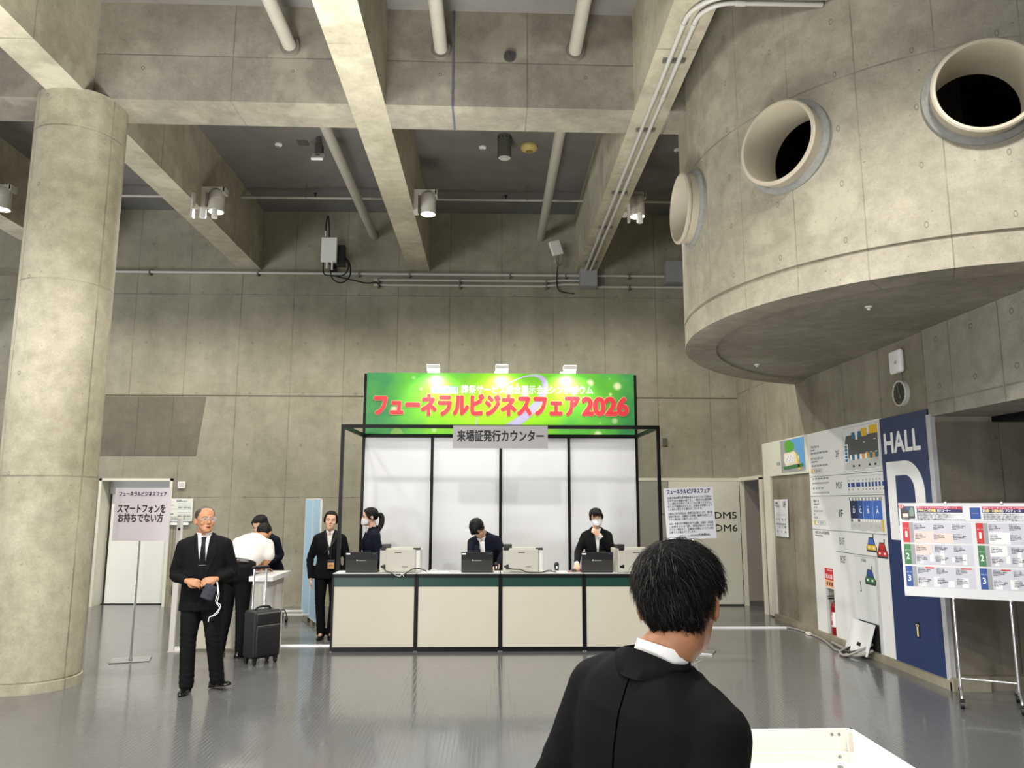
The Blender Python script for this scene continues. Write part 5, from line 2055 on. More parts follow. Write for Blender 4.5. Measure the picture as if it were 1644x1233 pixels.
for x, y in ((-0.20, 0.36), (-0.03, -0.05)):
    b = MB()
    b.rbox(x - 0.36, x + 0.10, y - 0.02, y + 0.02, 0.085, 0.115, 0.005)
    b.build('foot', M_WPLAST, t)
    b = MB()
    for q in (-0.33, 0.07):
        b.cyl((x + q - 0.015, y, 0.035), (x + q + 0.015, y, 0.035), 0.035, n=16)
        b.box(x + q - 0.01, x + q + 0.01, y - 0.01, y + 0.01, 0.05, 0.09)
    b.build('caster', M_BLACK, t, smooth=True, angle=40)

# ---- white tray table in the near corner
M_TRAY = mat('tray_white', '#e6e3dc', 0.28, noise=0.01, nscale=4)
t = thing('tray_table', 'white rimmed display table behind the near man\'s shoulder', 'table', (0.95, 2.35, 0))
TZ = 0.79
x0, x1, y0, y1 = -0.33, 0.535, -0.75, 0.945
b = MB()
b.box(x0, x1, y0, y1, TZ - 0.14, TZ - 0.12)
b.build('table_bed', M_TRAY, t)
for nm, q in (('rim', (x0, x1, y1 - 0.012, y1)), ('rim', (x1 - 0.012, x1, y0, y1)), ('rim', (x0, x0 + 0.012, y0, y1)), ('rim', (x0, x1, y0, y0 + 0.012))):
    b = MB()
    b.box(*q, TZ - 0.16, TZ)
    b.build(nm, M_TRAY, t)
for q in ((x0 + 0.012, x1 - 0.012, y1 - 0.03, y1 - 0.012), (x1 - 0.03, x1 - 0.012, y0 + 0.012, y1 - 0.03)):
    b = MB()
    b.box(*q, TZ - 0.12, TZ - 0.085)
    b.build('ledge', M_TRAY, t)
b = MB()
b.box(x1 - 0.03, x1 - 0.012, y1 - 0.03, y1 - 0.012, TZ - 0.085, TZ - 0.006)
b.build('corner_bracket', mat('bracket_white', '#d2cfc8', 0.3), t)
b = MB()
for q in ((x1 - 0.06, y1 - 0.0135, TZ - 0.02), (x1 - 0.09, y1 - 0.0135, TZ - 0.02), (x1 - 0.07, y1 - 0.0315, TZ - 0.10)):
    b.cyl(q, (q[0], q[1] - 0.003, q[2]), 0.006, n=10)
b.cyl((x1 - 0.10, y1 - 0.10, TZ - 0.12), (x1 - 0.10, y1 - 0.10, TZ - 0.114), 0.012, n=12)
b.build('screw', M_STEEL, t)
for x in (x0 + 0.05, x1 - 0.05):
    for y in (y0 + 0.05, y1 - 0.05):
        b = MB()
        b.box(x - 0.02, x + 0.02, y - 0.02, y + 0.02, 0, TZ - 0.14)
        b.build('leg', M_TRAY, t)

# ================================================================== PEOPLE
def cloth(name, color, rough=0.8, noise=0.06, bump=0.25, sheen=0.0):
    return mat(name, color, rough, noise=noise, nscale=9, bump=bump, bscale=26, sheen=sheen, spec=0.10)


M_SKIN = mat('skin', '#b5825f', 0.5, noise=0.05, nscale=30, spec=0.35)
M_SKINF = mat('skin_fair', '#d9ae94', 0.5, noise=0.04, nscale=30, spec=0.35)
M_SKINN = mat('skin_tanned', '#9c6d4e', 0.5, noise=0.06, nscale=40, spec=0.35)
M_LIP = mat('lips', '#93584a', 0.5)
M_LIPF = mat('lips_rose', '#b0625a', 0.45)
M_EYEW = mat('eye_white', '#d8d4cf', 0.3)
M_EYED = mat('eye_dark', '#15100d', 0.2)
M_HAIR = mat('hair_black', '#0d0b0a', 0.5, noise=0.25, nscale=60, bump=0.6, bscale=110, spec=0.2)
M_HAIRG = mat('hair_greying', '#3a3531', 0.5, noise=0.3, nscale=70, bump=0.5, bscale=110)
M_SUIT = cloth('suit_black', '#131315')
M_SUITN = cloth('suit_navy_black', '#121521')
M_SUITF = cloth('suit_near_black', '#101011', 0.85, 0.08, 0.12)
M_SHIRT = cloth('shirt_white', '#e4e2e0', 0.7, 0.02, 0.2, 0.0)
M_POLO = cloth('polo_white', '#dad6d0', 0.8, 0.02, 0.35)
M_TIE = cloth('tie_black', '#111216', 0.45)
M_SHOE = mat('shoe_black', '#0b0b0c', 0.15, coat=0.4)
M_MASK = mat('face_mask_white', '#dfe0e2', 0.8, bump=0.2, bscale=60)
M_FRAME = mat('glasses_metal', '#8f8c88', 0.25, metal=0.8)
M_LENS = mat('glasses_lens', '#cfd6d6', 0.05, alpha=0.18)


def V(*a):
    return Vector(a)


def superring(c, ax, ay, rx, ryf, ryb, n=24, e=2.3):
    """closed ring in the plane of ax, ay; ryf towards -ay (front), ryb towards +ay"""
    out = []
    for i in range(n):
        t = 2 * PI * i / n
        ct, st = math.cos(t), math.sin(t)
        x = math.copysign(abs(ct) ** (2 / e), ct) * rx
        y = math.copysign(abs(st) ** (2 / e), st)
        y *= ryb if y > 0 else ryf
        out.append(c + ax * x + ay * y)
    return out


def loft(b, rings, mi=0):
    n = len(rings[0])
    vs = [p for r in rings for p in r]
    fs = []
    for j in range(len(rings) - 1):
        for i in range(n):
            fs.append((j * n + i, j * n + (i + 1) % n, (j + 1) * n + (i + 1) % n, (j + 1) * n + i))
    k = len(vs)
    vs.append(sum(rings[0], Vector()) / n)
    vs.append(sum(rings[-1], Vector()) / n)
    for i in range(n):
        fs.append((k, (i + 1) % n, i))
        fs.append((k + 1, (len(rings) - 1) * n + i, (len(rings) - 1) * n + (i + 1) % n))
    b.add(vs, fs, mi)


def limb(b, pts, radii, n=16, k=5):
    """tapered round limb with rounded ends through joints"""
    P, R = catmull([Vector(p) for p in pts], list(radii), k)
    d0 = (P[0] - P[1]).normalized()
    d1 = (P[-1] - P[-2]).normalized()
    A = [P[0] + d0 * R[0] * f for f in (0.95, 0.75, 0.4)]
    RA = [R[0] * f for f in (0.3, 0.66, 0.92)]
    Z = [P[-1] + d1 * R[-1] * f for f in (0.4, 0.75, 0.95)]
    RZ = [R[-1] * f for f in (0.92, 0.66, 0.3)]
    b.tube(A + P + Z, RA + R + RZ, n=n)


def ball(b, c, r, M=None, n=16):
    bm = bmesh.new()
    bmesh.ops.create_uvsphere(bm, u_segments=n, v_segments=n // 2, radius=1.0)
    rr = r if hasattr(r, '__len__') else (r, r, r)
    for p in bm.verts:
        q = Vector((p.co.x * rr[0], p.co.y * rr[1], p.co.z * rr[2]))
        p.co = ((M @ q) if M is not None else q) + Vector(c)
    b.bm(bm)


def fuse(name, b, m, voxel, smooth=4, parent=None, factor=0.5):
    """one continuous surface from overlapping closed shapes"""
    o = b.build(name, m, parent)
    r = o.modifiers.new('r', 'REMESH')
    r.mode = 'VOXEL'
    r.voxel_size = voxel
    if smooth:
        s = o.modifiers.new('s', 'SMOOTH')
        s.factor = factor
        s.iterations = smooth
    apply_mods(o)
    if not o.data.materials:
        o.data.materials.append(m)
    o.data.polygons.foreach_set('use_smooth', [True] * len(o.data.polygons))
    return o


def bvh_of(b, M=None):
    return BVHTree.FromPolygons([(M @ Vector(p)) if M is not None else Vector(p) for p in b.v], b.f)


def obj_bvh(o, M):
    return BVHTree.FromPolygons([M @ v.co for v in o.data.vertices], [tuple(p.vertices) for p in o.data.polygons])


def sheet(bvh, fn, nu, nv, off, th, T, back=False, miss=None):
    """thin cloth panel laid on a surface: fn(u, v) gives (x, z); cast along the depth axis"""
    s = -1 if back else 1
    top, bot = [], []
    lasty = -0.1 * s
    for j in range(nv + 1):
        for i in range(nu + 1):
            x, z = fn(i / nu, j / nv)
            hit = bvh.ray_cast(Vector((x, -1.0 * s, z)), Vector((0, s, 0)))
            y = hit[0].y if hit[0] is not None else (lasty if miss is None else miss)
            lasty = y
            top.append(T @ Vector((x, y - s * (off + th), z)))
            bot.append(T @ Vector((x, y - s * (off - 0.004), z)))
    b = MB()
    w = nu + 1
    n = w * (nv + 1)
    fs = []
    for j in range(nv):
        for i in range(nu):
            a = j * w + i
            fs.append((a, a + 1, a + w + 1, a + w))
            fs.append((n + a, n + a + w, n + a + w + 1, n + a + 1))
    edge = [i for i in range(w)] + [j * w + nu for j in range(1, nv + 1)] + [nv * w + i for i in range(nu - 1, -1, -1)] + [j * w for j in range(nv - 1, 0, -1)]
    for k in range(len(edge)):
        a, c = edge[k], edge[(k + 1) % len(edge)]
        fs.append((a, n + a, n + c, c))
    b.add(top + bot, fs)
    return b


def smoothstep(a, c, x):
    t = max(0.0, min(1.0, (x - a) / (c - a)))
    return t * t * (3 - 2 * t)


HEADR = [(-0.113, 0.020, -0.080, -0.040), (-0.104, 0.034, -0.091, -0.015), (-0.088, 0.047, -0.095, 0.010), (-0.065, 0.058, -0.093, 0.045), (-0.040, 0.066, -0.090, 0.072), (-0.01, 0.071, -0.088, 0.088),
         (0.02, 0.0745, -0.089, 0.096), (0.05, 0.075, -0.089, 0.098), (0.078, 0.069, -0.080, 0.089), (0.098, 0.054, -0.060, 0.068), (0.110, 0.034, -0.034, 0.043), (0.116, 0.014, -0.012, 0.02)]


def head_loft(b, M, wide=1.0):
    rings = []
    ax, ay = M.to_3x3() @ V(1, 0, 0), M.to_3x3() @ V(0, 1, 0)
    for z, rx, yf, yb in HEADR:
        c = (yf + yb) / 2
        r = (yb - yf) / 2
        rings.append(superring(M @ V(0, c, z), ax, ay, rx * wide, r, r, 28, 2.25))
    loft(b, rings)


def hand_shapes(b, W, d, nrm, curl=0.5, side=1, s=1.0, spread=0.0, thumb_in=0.3):
    """palm, four unequal bent fingers and a thumb; d fingers' direction, nrm back of the hand, side +1 when the thumb lies towards d x nrm"""
    d = d.normalized()
    nrm = (nrm - d * nrm.dot(d)).normalized()
    x = d.cross(nrm) * side
    M = Matrix((x, d, nrm)).transposed()

    def P(px, py, pz):
        return W + M @ V(px * s, py * s, pz * s)
    rings = []
    for py, rx, rz in ((-0.02, 0.026, 0.020), (0.0, 0.027, 0.019), (0.03, 0.037, 0.017), (0.06, 0.041, 0.015), (0.088, 0.041, 0.0125), (0.096, 0.037, 0.009)):
        rings.append(superring(P(0.0, py, 0), M @ V(1, 0, 0), M @ V(0, 0, 1), rx * s, rz * s, rz * s, 16, 2.6))
    loft(b, rings)
    for k, (px, ln, r) in enumerate(((0.031, 0.068, 0.0080), (0.0105, 0.077, 0.0083), (-0.0105, 0.071, 0.0080), (-0.0305, 0.055, 0.0070))):
        seg = (0.46 * ln, 0.30 * ln, 0.26 * ln)
        cu = curl * (1.0 + 0.10 * k)
        a = 0.15 * cu
        q = [V(px, 0.070, 0.0), V(px, 0.090, 0.001)]
        p = q[-1].copy()
        dx = px * spread * 6
        for sgm, da in zip(seg, (0.75, 0.95, 0.6)):
            a += da * cu
            p = p + V(dx * sgm, math.cos(a) * sgm, -math.sin(a) * sgm)
            q.append(p.copy())
        limb(b, [P(*v) for v in q], [r * s * f for f in (1.02, 1.05, 1.0, 0.92, 0.78)], n=10, k=3)
    th = [V(0.018, 0.012, -0.004), V(0.040, 0.034, -0.012), V(0.054 - 0.012 * thumb_in, 0.060, -0.018 - 0.010 * thumb_in), V(0.056 - 0.030 * thumb_in, 0.088, -0.020 - 0.02 * thumb_in)]
    limb(b, [P(*v) for v in th], [r * s for r in (0.013, 0.0125, 0.0105, 0.0085)], n=10, k=3)


TORSO_M = [(0.735, 0.195, 0.125, 0.125, 0.01), (0.80, 0.193, 0.128, 0.130, 0.01), (0.88, 0.188, 0.128, 0.128, 0.008), (0.98, 0.180, 0.128, 0.115, 0.0), (1.08, 0.180, 0.126, 0.112, 0.0), (1.18, 0.192, 0.125, 0.120, 0.004),
           (1.27, 0.200, 0.122, 0.125, 0.008), (1.34, 0.198, 0.110, 0.118, 0.012), (1.395, 0.165, 0.088, 0.098, 0.016), (1.43, 0.115, 0.070, 0.080, 0.018), (1.455, 0.072, 0.055, 0.066, 0.018)]
TORSO_P = [(1.032, 0.160, 0.108, 0.104, 0.0), (1.052, 0.178, 0.124, 0.114, 0.0)] + TORSO_M[4:]
TORSO_F = [(0.80, 0.178, 0.120, 0.130, 0.012), (0.86, 0.180, 0.122, 0.132, 0.012), (0.93, 0.170, 0.115, 0.120, 0.008), (1.02, 0.148, 0.102, 0.100, 0.002), (1.10, 0.150, 0.108, 0.100, 0.0), (1.19, 0.165, 0.128, 0.108, 0.0),
           (1.26, 0.172, 0.128, 0.110, 0.004), (1.33, 0.170, 0.104, 0.106, 0.012), (1.385, 0.145, 0.082, 0.090, 0.016), (1.425, 0.100, 0.066, 0.074, 0.018), (1.452, 0.064, 0.050, 0.060, 0.018)]


def torso_loft(b, table, s, wide, T_, grow=0.0, z0=0.0, z1=9.0, n=32):
    rings = []
    for z, rx, yf, yb, yc in table:
        if z < z0 or z > z1:
            continue
        T = T_(z) if callable(T_) else T_
        R3 = T.to_3x3()
        rings.append(superring(T @ V(0, yc * s, z * s), R3 @ V(1, 0, 0), R3 @ V(0, 1, 0), (rx * wide + grow) * s, (yf * wide + grow) * s, (yb * wide + grow) * s, n, 2.35))
    loft(b, rings)


def make_person(label, loc, rz, s=1.0, female=False, wide=1.0, pitch=0, roll=0, twist=0, head=(0, 0, 0), headoff=(0, 0, 0), arms=None, legs=None, suit=None, trouser=None, skin=None,
                top='suit', tie=False, hair='short', hair_mat=None, zf=0.075, zs=-0.005, zb=-0.045, thick=0.014, glasses=None, mask=False, vbot=1.05, voxel=0.0075, cvoxel=0.011, group=None,
                shoes=True, hip=0.90, hem_cut=None, mouth=0.0, strands=0, shoe_skin=False, headscale=1.0, cuff=False):
    suit = suit or M_SUIT
    trouser = trouser or suit
    skin = skin or M_SKIN
    hair_mat = hair_mat or M_HAIR
    T = Matrix.Translation((0, 0, hip * s)) @ Matrix.Rotation(math.radians(twist), 4, 'Z') @ Matrix.Rotation(math.radians(roll), 4, 'Y') @ Matrix.Rotation(math.radians(pitch), 4, 'X') @ Matrix.Translation((0, 0, -hip * s))
    Ti = T.inverted()

    def TZ(z):
        """the spine bends between hip and ribs"""
        f = smoothstep(hip - 0.04, hip + 0.24, z)
        return Matrix.Translation((0, 0, hip * s)) @ Matrix.Rotation(math.radians(twist * f), 4, 'Z') @ Matrix.Rotation(math.radians(roll * f), 4, 'Y') @ Matrix.Rotation(math.radians(pitch * f), 4, 'X') @ Matrix.Translation((0, 0, -hip * s))
    hs = (0.45 + 0.55 * s) * headscale
    HR = Matrix.Rotation(math.radians(head[0]), 4, 'Z') @ Matrix.Rotation(math.radians(head[2]), 4, 'Y') @ Matrix.Rotation(math.radians(head[1]), 4, 'X')
    hc = T @ V(0, -0.012 * s, 1.582 * s) + Vector(headoff)
    HM = Matrix.Translation(hc) @ HR @ Matrix.Scale(hs, 4)
    tab = TORSO_F if female else TORSO_M
    shx = (0.150 if female else 0.170) * wide
    SH = {}
    for sd, sg in (('R', -1), ('L', 1)):
        SH[sd] = T @ V(sg * shx * s, 0.016 * s, (1.335 if female else 1.338) * s)
    # ---------------- the body: head, neck, hands and the frame under the clothes as one surface
    b = MB()
    hb = MB()
    head_loft(hb, Matrix.Identity(4), 1.0)
    if female:
        hb.v = [(x * (1 - 0.10 * max(0.0, min(1.0, -z / 0.09))), y, z) for x, y, z in hb.v]
    hbvh = bvh_of(hb)
    b.add([HM @ Vector(p) for p in hb.v], hb.f)

    def HP(x, y, z):
        return HM @ V(x, y, z)
    limb(b, [HP(0, -0.085, 0.022), HP(0, -0.097, 0.000), HP(0, -0.109, -0.026)], [0.007 * hs, 0.009 * hs, 0.0115 * hs], n=10)
    for sg in (-1, 1):
        ball(b, HP(sg * 0.0115, -0.098, -0.030), 0.0085 * hs, n=10)
        limb(b, [HP(sg * 0.048, -0.070, 0.020), HP(sg * 0.03, -0.085, 0.027), HP(sg * 0.010, -0.090, 0.022)], [0.007 * hs] * 3, n=8)
        ball(b, HP(sg * 0.040, -0.066, -0.028), (0.024 * hs, 0.022 * hs, 0.024 * hs), n=12)
        Me = HR.to_3x3() @ Matrix.Rotation(math.radians(-22 * sg), 3, 'Z') @ Matrix.Rotation(math.radians(-8), 3, 'X')
        ball(b, HP(sg * 0.081, 0.018, -0.010), (0.008 * hs, 0.020 * hs, 0.034 * hs), Me.to_4x4(), n=14)
        ball(b, HP(sg * 0.072, 0.008, -0.012), 0.012 * hs, n=8)
    limb(b, [HP(-0.021, -0.088, -0.060), HP(0, -0.096, -0.057), HP(0.021, -0.088, -0.060)], [0.005 * hs, 0.0072 * hs, 0.005 * hs], n=8)
    limb(b, [HP(-0.019, -0.088, -0.069 - mouth), HP(0, -0.095, -0.071 - mouth), HP(0.019, -0.088, -0.069 - mouth)], [0.005 * hs, 0.0075 * hs, 0.005 * hs], n=8)
    ball(b, HP(0, -0.082, -0.096), (0.022 * hs, 0.016 * hs, 0.014 * hs), n=10)
    nr = (0.048 if female else 0.055) * s * (0.5 + 0.5 * wide)
    limb(b, [T @ V(0, 0.02 * s, 1.34 * s), T @ V(0, 0.02 * s, 1.44 * s), HP(0, 0.022, -0.075), HP(0, 0.012, -0.02)], [nr * 1.1, nr * 1.02, nr * 1.0, nr * 0.95], n=20)
    limb(b, [V(0, 0, hip * s), T @ V(0, 0, 1.10 * s), T @ V(0, 0.01, 1.33 * s)], [0.11 * s, 0.085 * s, 0.075 * s])
    for sd, sg in (('R', -1), ('L', 1)):
        e, w = Vector(arms[sd]['e']), Vector(arms[sd]['w'])
        limb(b, [T @ V(0, 0.01, 1.28 * s), SH[sd] - V(0, 0, 0.02), e], [0.04 * s, 0.034 * s, 0.034 * s])
        fa = 0.041 if not female else 0.035
        limb(b, [e, e.lerp(w, 0.3), w], [0.036 * s, fa * s, 0.026 * s])
        h = arms[sd]
        hand_shapes(b, w + Vector(h['d']).normalized() * 0.012, Vector(h['d']), Vector(h['n']), h.get('curl', 0.5), h.get('side', 1), (0.93 if not female else 0.86) * (0.5 + 0.5 * s), h.get('spread', 0), h.get('thumb', 0.3))
        k, a = Vector(legs[sd]['k']), Vector(legs[sd]['a'])
        limb(b, [V(0, 0, hip * s), V(sg * 0.085 * s, 0, (hip - 0.03) * s), k, a], [0.09 * s, 0.07 * s, 0.045 * s, 0.034 * s])
        f = Vector(legs[sd].get('f', (0, -1, 0))).normalized()
        g0 = legs[sd].get('z', 0)
        limb(b, [a, V(a.x, a.y, g0 + 0.05) + f * 0.02 * s, V(a.x, a.y, g0 + 0.042) + f * 0.07 * s], [0.026 * s, 0.016 * s, 0.010 * s], n=10)
    body = fuse('person', b, skin, voxel, 3)
    me = body.data
    # eye sockets pressed in, lips coloured
    co = np.zeros(len(me.vertices) * 3)
    me.vertices.foreach_get('co', co)
    co = co.reshape(-1, 3)
    Hi = np.array(HM.inverted())
    loc_ = co @ Hi[:3, :3].T + Hi[:3, 3]
    push = np.zeros(len(co))
    for sg in (-1, 1):
        d2 = (loc_[:, 0] - sg * 0.032) ** 2 / 0.016 ** 2 + (loc_[:, 2] - 0.004) ** 2 / 0.010 ** 2 + (loc_[:, 1] + 0.085) ** 2 / 0.03 ** 2
        push += 0.008 * np.exp(-d2)
    yd = np.array(HM.to_3x3() @ V(0, 1, 0))
    co = co + push[:, None] * yd
    me.vertices.foreach_set('co', co.reshape(-1))
    me.materials.append(M_EYEW)
    me.materials.append(M_EYED)
    mi = np.zeros(len(me.polygons), dtype=np.int32)
    cen = np.zeros(len(me.polygons) * 3)
    me.polygons.foreach_get('center', cen)
    cen = cen.reshape(-1, 3) @ Hi[:3, :3].T + Hi[:3, 3]
    me.polygons.foreach_set('material_index', mi)
    bm = bmesh.new()
    bm.from_mesh(me)
    for sg in (-1, 1):
        for r, off, m_, sq in ((0.0125, 0.0, 1, 0.40), (0.0078, -0.0064, 2, 0.52)):
            g = bmesh.ops.create_uvsphere(bm, u_segments=14, v_segments=8, radius=1.0)
            for p in g['verts']:
                p.co = HM @ (V(p.co.x * r * 1.15, p.co.y * r, p.co.z * r * sq) + V(sg * 0.032, -0.0755 + off, 0.004))
            for p in g['verts']:
                for f in p.link_faces:
                    f.material_index = m_
                    f.smooth = True
    bm.to_mesh(me)
    bm.free()
    tag(body, label, 'person', group)
    body.location = loc
    body.rotation_euler = (0, 0, math.radians(rz))
    lw = 0.86 if female else 1.0
    q = MB()
    q.tube([HP(-0.022 * lw, -0.0895, -0.0625), HP(-0.010, -0.0985, -0.0595), HP(0, -0.0995, -0.0605), HP(0.010, -0.0985, -0.0595), HP(0.022 * lw, -0.0895, -0.0625)], [0.0012 * hs, 0.0036 * hs, 0.0034 * hs, 0.0036 * hs, 0.0012 * hs], n=8, smooth=4)
    q.tube([HP(-0.021 * lw, -0.0895, -0.0635 - mouth), HP(0, -0.0985, -0.0685 - mouth), HP(0.021 * lw, -0.0895, -0.0635 - mouth)], [0.0012 * hs, 0.0046 * hs, 0.0012 * hs], n=8, smooth=5)
    q.build('lips', M_LIPF if female else M_LIP, body, smooth=True)
    q = MB()
    q.tube([HP(-0.019 * lw, -0.0915, -0.063 - mouth / 2), HP(0, -0.1000, -0.0642 - mouth / 2), HP(0.019 * lw, -0.0915, -0.063 - mouth / 2)], [0.0008 * hs, (0.0012 + mouth / 2) * hs, 0.0008 * hs], n=8, smooth=5)
    q.build('mouth', M_EYED, body, smooth=True)
    for sg in (-1, 1):
        q = MB()
        q.tube([HP(sg * 0.0475, -0.0745, 0.0045), HP(sg * 0.040, -0.0845, 0.0085), HP(sg * 0.031, -0.0885, 0.0095), HP(sg * 0.022, -0.0875, 0.0075), HP(sg * 0.0165, -0.084, 0.002)], [0.0014 * hs, 0.0026 * hs, 0.0028 * hs, 0.0024 * hs, 0.0012 * hs], n=6, smooth=3)
        q.build('eyelid', skin, body, smooth=True)
        q = MB()
        q.tube([HP(sg * 0.047, -0.0765, 0.0030), HP(sg * 0.040, -0.0870, 0.0062), HP(sg * 0.031, -0.0905, 0.0070), HP(sg * 0.022, -0.0895, 0.0055), HP(sg * 0.017, -0.086, 0.001)], [0.0007 * hs, 0.0012 * hs, 0.0012 * hs, 0.0010 * hs, 0.0006 * hs], n=5, smooth=3)
        q.build('eyelash', M_EYED, body, smooth=True)
    # brows
    for sg in (-1, 1):
        q = MB()
        q.tube([HP(sg * 0.050, -0.076, 0.022), HP(sg * 0.034, -0.092, 0.028), HP(sg * 0.014, -0.0965, 0.024)], [0.0014 * hs, (0.0024 if female else 0.0033) * hs, (0.002 if female else 0.0028) * hs], n=6, smooth=3)
        q.build('eyebrow', hair_mat, body, smooth=True)
    # ---------------- hair: a shell over the scalp that dips under the skin at the hairline
    NU, NV = 72, 44
    hv, hf, root = [], [], []
    for j in range(NV + 1):
        el = -PI / 2 + PI * j / NV
        for i in range(NU):
            az = 2 * PI * i / NU
            d = V(math.sin(az) * math.cos(el), -math.cos(az) * math.cos(el), math.sin(el))
            hit = hbvh.ray_cast(V(0, 0.004, 0.0) , d)
            p = hit[0] if hit[0] is not None else d * 0.08
            a = abs(((az + PI) % (2 * PI)) - PI)          # 0 front .. pi back
            if a < 1.15:
                zh = zf - (zf - 0.03) * smoothstep(0.55, 1.15, a)
            elif a < 1.95:
                zh = 0.03 + (zs - 0.03) * smoothstep(1.15, 1.45, a)
            else:
                zh = zs + (zb - zs) * smoothstep(1.95, 2.45, a)
            m_ = smoothstep(-0.012, 0.024, p.z - zh)
            th = thick * (1.0 if hair != 'thinning' else (0.35 + 0.65 * smoothstep(0.9, 1.6, a)))
            th *= 0.75 + 0.25 * smoothstep(-0.06, 0.05, p.z)
            wob = 0.0022 * math.sin(az * 17 + el * 5) + 0.0015 * math.sin(az * 31 + el * 11)
            r = p.length + (-0.010 + (th + wob + 0.010) * m_)
            hv.append(HM @ (V(0, 0.004, 0) + d * r))
            root.append((d * r, m_, a))
    for j in range(NV):
        for i in range(NU):
            a = j * NU + i
            c = j * NU + (i + 1) % NU
            hf.append((a, c, c + NU, a + NU))
    q = MB()
    q.add(hv, hf)
    hb_ = q
    if hair == 'bangs':
        for x in np.linspace(-0.050, 0.050, 9):
            hb_.tube([HP(x * 0.8, -0.080, 0.088), HP(x, -0.102, 0.060), HP(x * 1.06, -0.1035, 0.030 + 0.012 * abs(x) / 0.05 * -1)], [0.009 * hs, 0.0075 * hs, 0.003 * hs], n=8, smooth=3)
    if hair in ('bangs', 'ponytail', 'tied'):
        for sg in (-1, 1):
            hb_.tube([HP(sg * 0.060, -0.060, 0.075), HP(sg * 0.078, -0.040, 0.03), HP(sg * 0.080, -0.012, -0.01), HP(sg * 0.070, 0.04, -0.03)], [0.010 * hs, 0.014 * hs, 0.013 * hs, 0.012 * hs], n=10, smooth=4)
    if hair == 'ponytail':
        ball(hb_, HP(0, 0.112, 0.02), 0.022 * hs, n=12)
        hb_.tube([HP(0, 0.10, 0.025), HP(0.0, 0.14, 0.025), HP(0.0, 0.155, -0.03), HP(0.02, 0.14, -0.11), HP(0.045, 0.085, -0.19), HP(0.065, 0.01, -0.26), HP(0.065, -0.045, -0.33)], [0.02 * hs, 0.03 * hs, 0.038 * hs, 0.036 * hs, 0.032 * hs, 0.026 * hs, 0.010], n=14, smooth=5)
    if hair == 'tied':
        hb_.tube([HP(0, 0.08, -0.02), HP(0.0, 0.115, -0.02), HP(0.0, 0.12, -0.09), HP(0, 0.11, -0.17)], [0.02 * hs, 0.026 * hs, 0.026 * hs, 0.012 * hs], n=12, smooth=5)
    ho = hb_.build('hair', hair_mat, body, smooth=True)
    if strands:
        rg = np.random.default_rng(5)
        R_ = np.array([tuple(x[0]) for x in root])
        Wt = np.array([x[1] for x in root])
        idx = np.nonzero(Wt > 0.6)[0]
        # even spread over the scalp: weight rows by their circumference
        wgt = np.cos(np.linspace(-PI / 2, PI / 2, NV + 1))[idx // NU] + 0.05 + 0.25 * (idx // NU > NV * 0.8)
        pick = rg.choice(idx, strands, p=wgt / wgt.sum())
        base = R_[pick] + rg.normal(0, 0.0035, (strands, 3))
        nrm_ = base / np.linalg.norm(base, axis=1)[:, None]
        base = base - nrm_ * 0.006
        whorl = np.array([0.012, 0.045, 0.11])
        flow = base - whorl
        flow = flow - nrm_ * (flow * nrm_).sum(1)[:, None]
        flow /= np.linalg.norm(flow, axis=1)[:, None] + 1e-6
        swirl = np.cross(nrm_, flow)
        dw = np.linalg.norm(base - whorl, axis=1)[:, None]
        flow = flow + 0.35 * swirl * rg.uniform(0.2, 1, (strands, 1)) + rg.normal(0, 1, (strands, 3)) * (0.28 + 0.9 * np.exp(-(dw / 0.035) ** 2))
        flow -= nrm_ * (flow * nrm_).sum(1)[:, None]
        flow /= np.linalg.norm(flow, axis=1)[:, None]
        az_ = np.abs(np.arctan2(base[:, 0], -base[:, 1]))[:, None]
        short = 1 - 0.75 * np.exp(-((az_ - 1.75) / 0.35) ** 2) * (base[:, 2:3] < 0.04)
        ln = short * rg.uniform(0.018, 0.036, (strands, 1)) * (0.65 + 0.5 * np.clip((base[:, 2:3] + 0.05) / 0.15, 0, 1))
        lift = rg.uniform(0.10, 0.55, (strands, 1))
        wv, wf, wm = [], [], []
        rad = rg.uniform(0.00030, 0.00058, strands)
        segs = []
        for k, t in enumerate((0, 0.35, 0.7, 1.0)):
            segs.append(base + flow * ln * t + nrm_ * (ln * (lift * t - 0.42 * t * t) + 0.002) + np.array([0, 0, -0.25]) * ln * t * t)
        HMn = np.array(HM)
        side = np.cross(nrm_, flow)
        rings3 = []
        for k, f in enumerate((1.0, 0.95, 0.7, 0.12)):
            for q3 in range(3):
                an = 2 * PI * q3 / 3
                rings3.append(segs[k] + (side * math.cos(an) + nrm_ * math.sin(an)) * (rad * f)[:, None])
        A = np.stack(rings3, 1).reshape(-1, 3) @ HMn[:3, :3].T + HMn[:3, 3]
        fidx = []
        for k in range(3):
            for q3 in range(3):
                fidx.append((k * 3 + q3, k * 3 + (q3 + 1) % 3, (k + 1) * 3 + (q3 + 1) % 3, (k + 1) * 3 + q3))
        F = (np.arange(strands)[:, None, None] * 12 + np.array(fidx)[None]).reshape(-1, 4)
        sm = bpy.data.meshes.new('hair_strands')
        sm.from_pydata(A.tolist(), [], F.tolist())
        sm.materials.append(mat('hair_strand_dark', '#14110f', 0.5, spec=0.2))
        sm.materials.append(mat('hair_strand_grey', '#4a4541', 0.5, spec=0.3))
        grey = (rg.uniform(0, 1, strands) < 0.10).astype(np.int32)
        sm.polygons.foreach_set('material_index', np.repeat(grey, 9))
        sm.polygons.foreach_set('use_smooth', [True] * len(sm.polygons))
        st = link('hair_strands', sm, ho)
        st['kind'] = 'stuff'
    # ---------------- trousers
    q = MB()
    rings = []
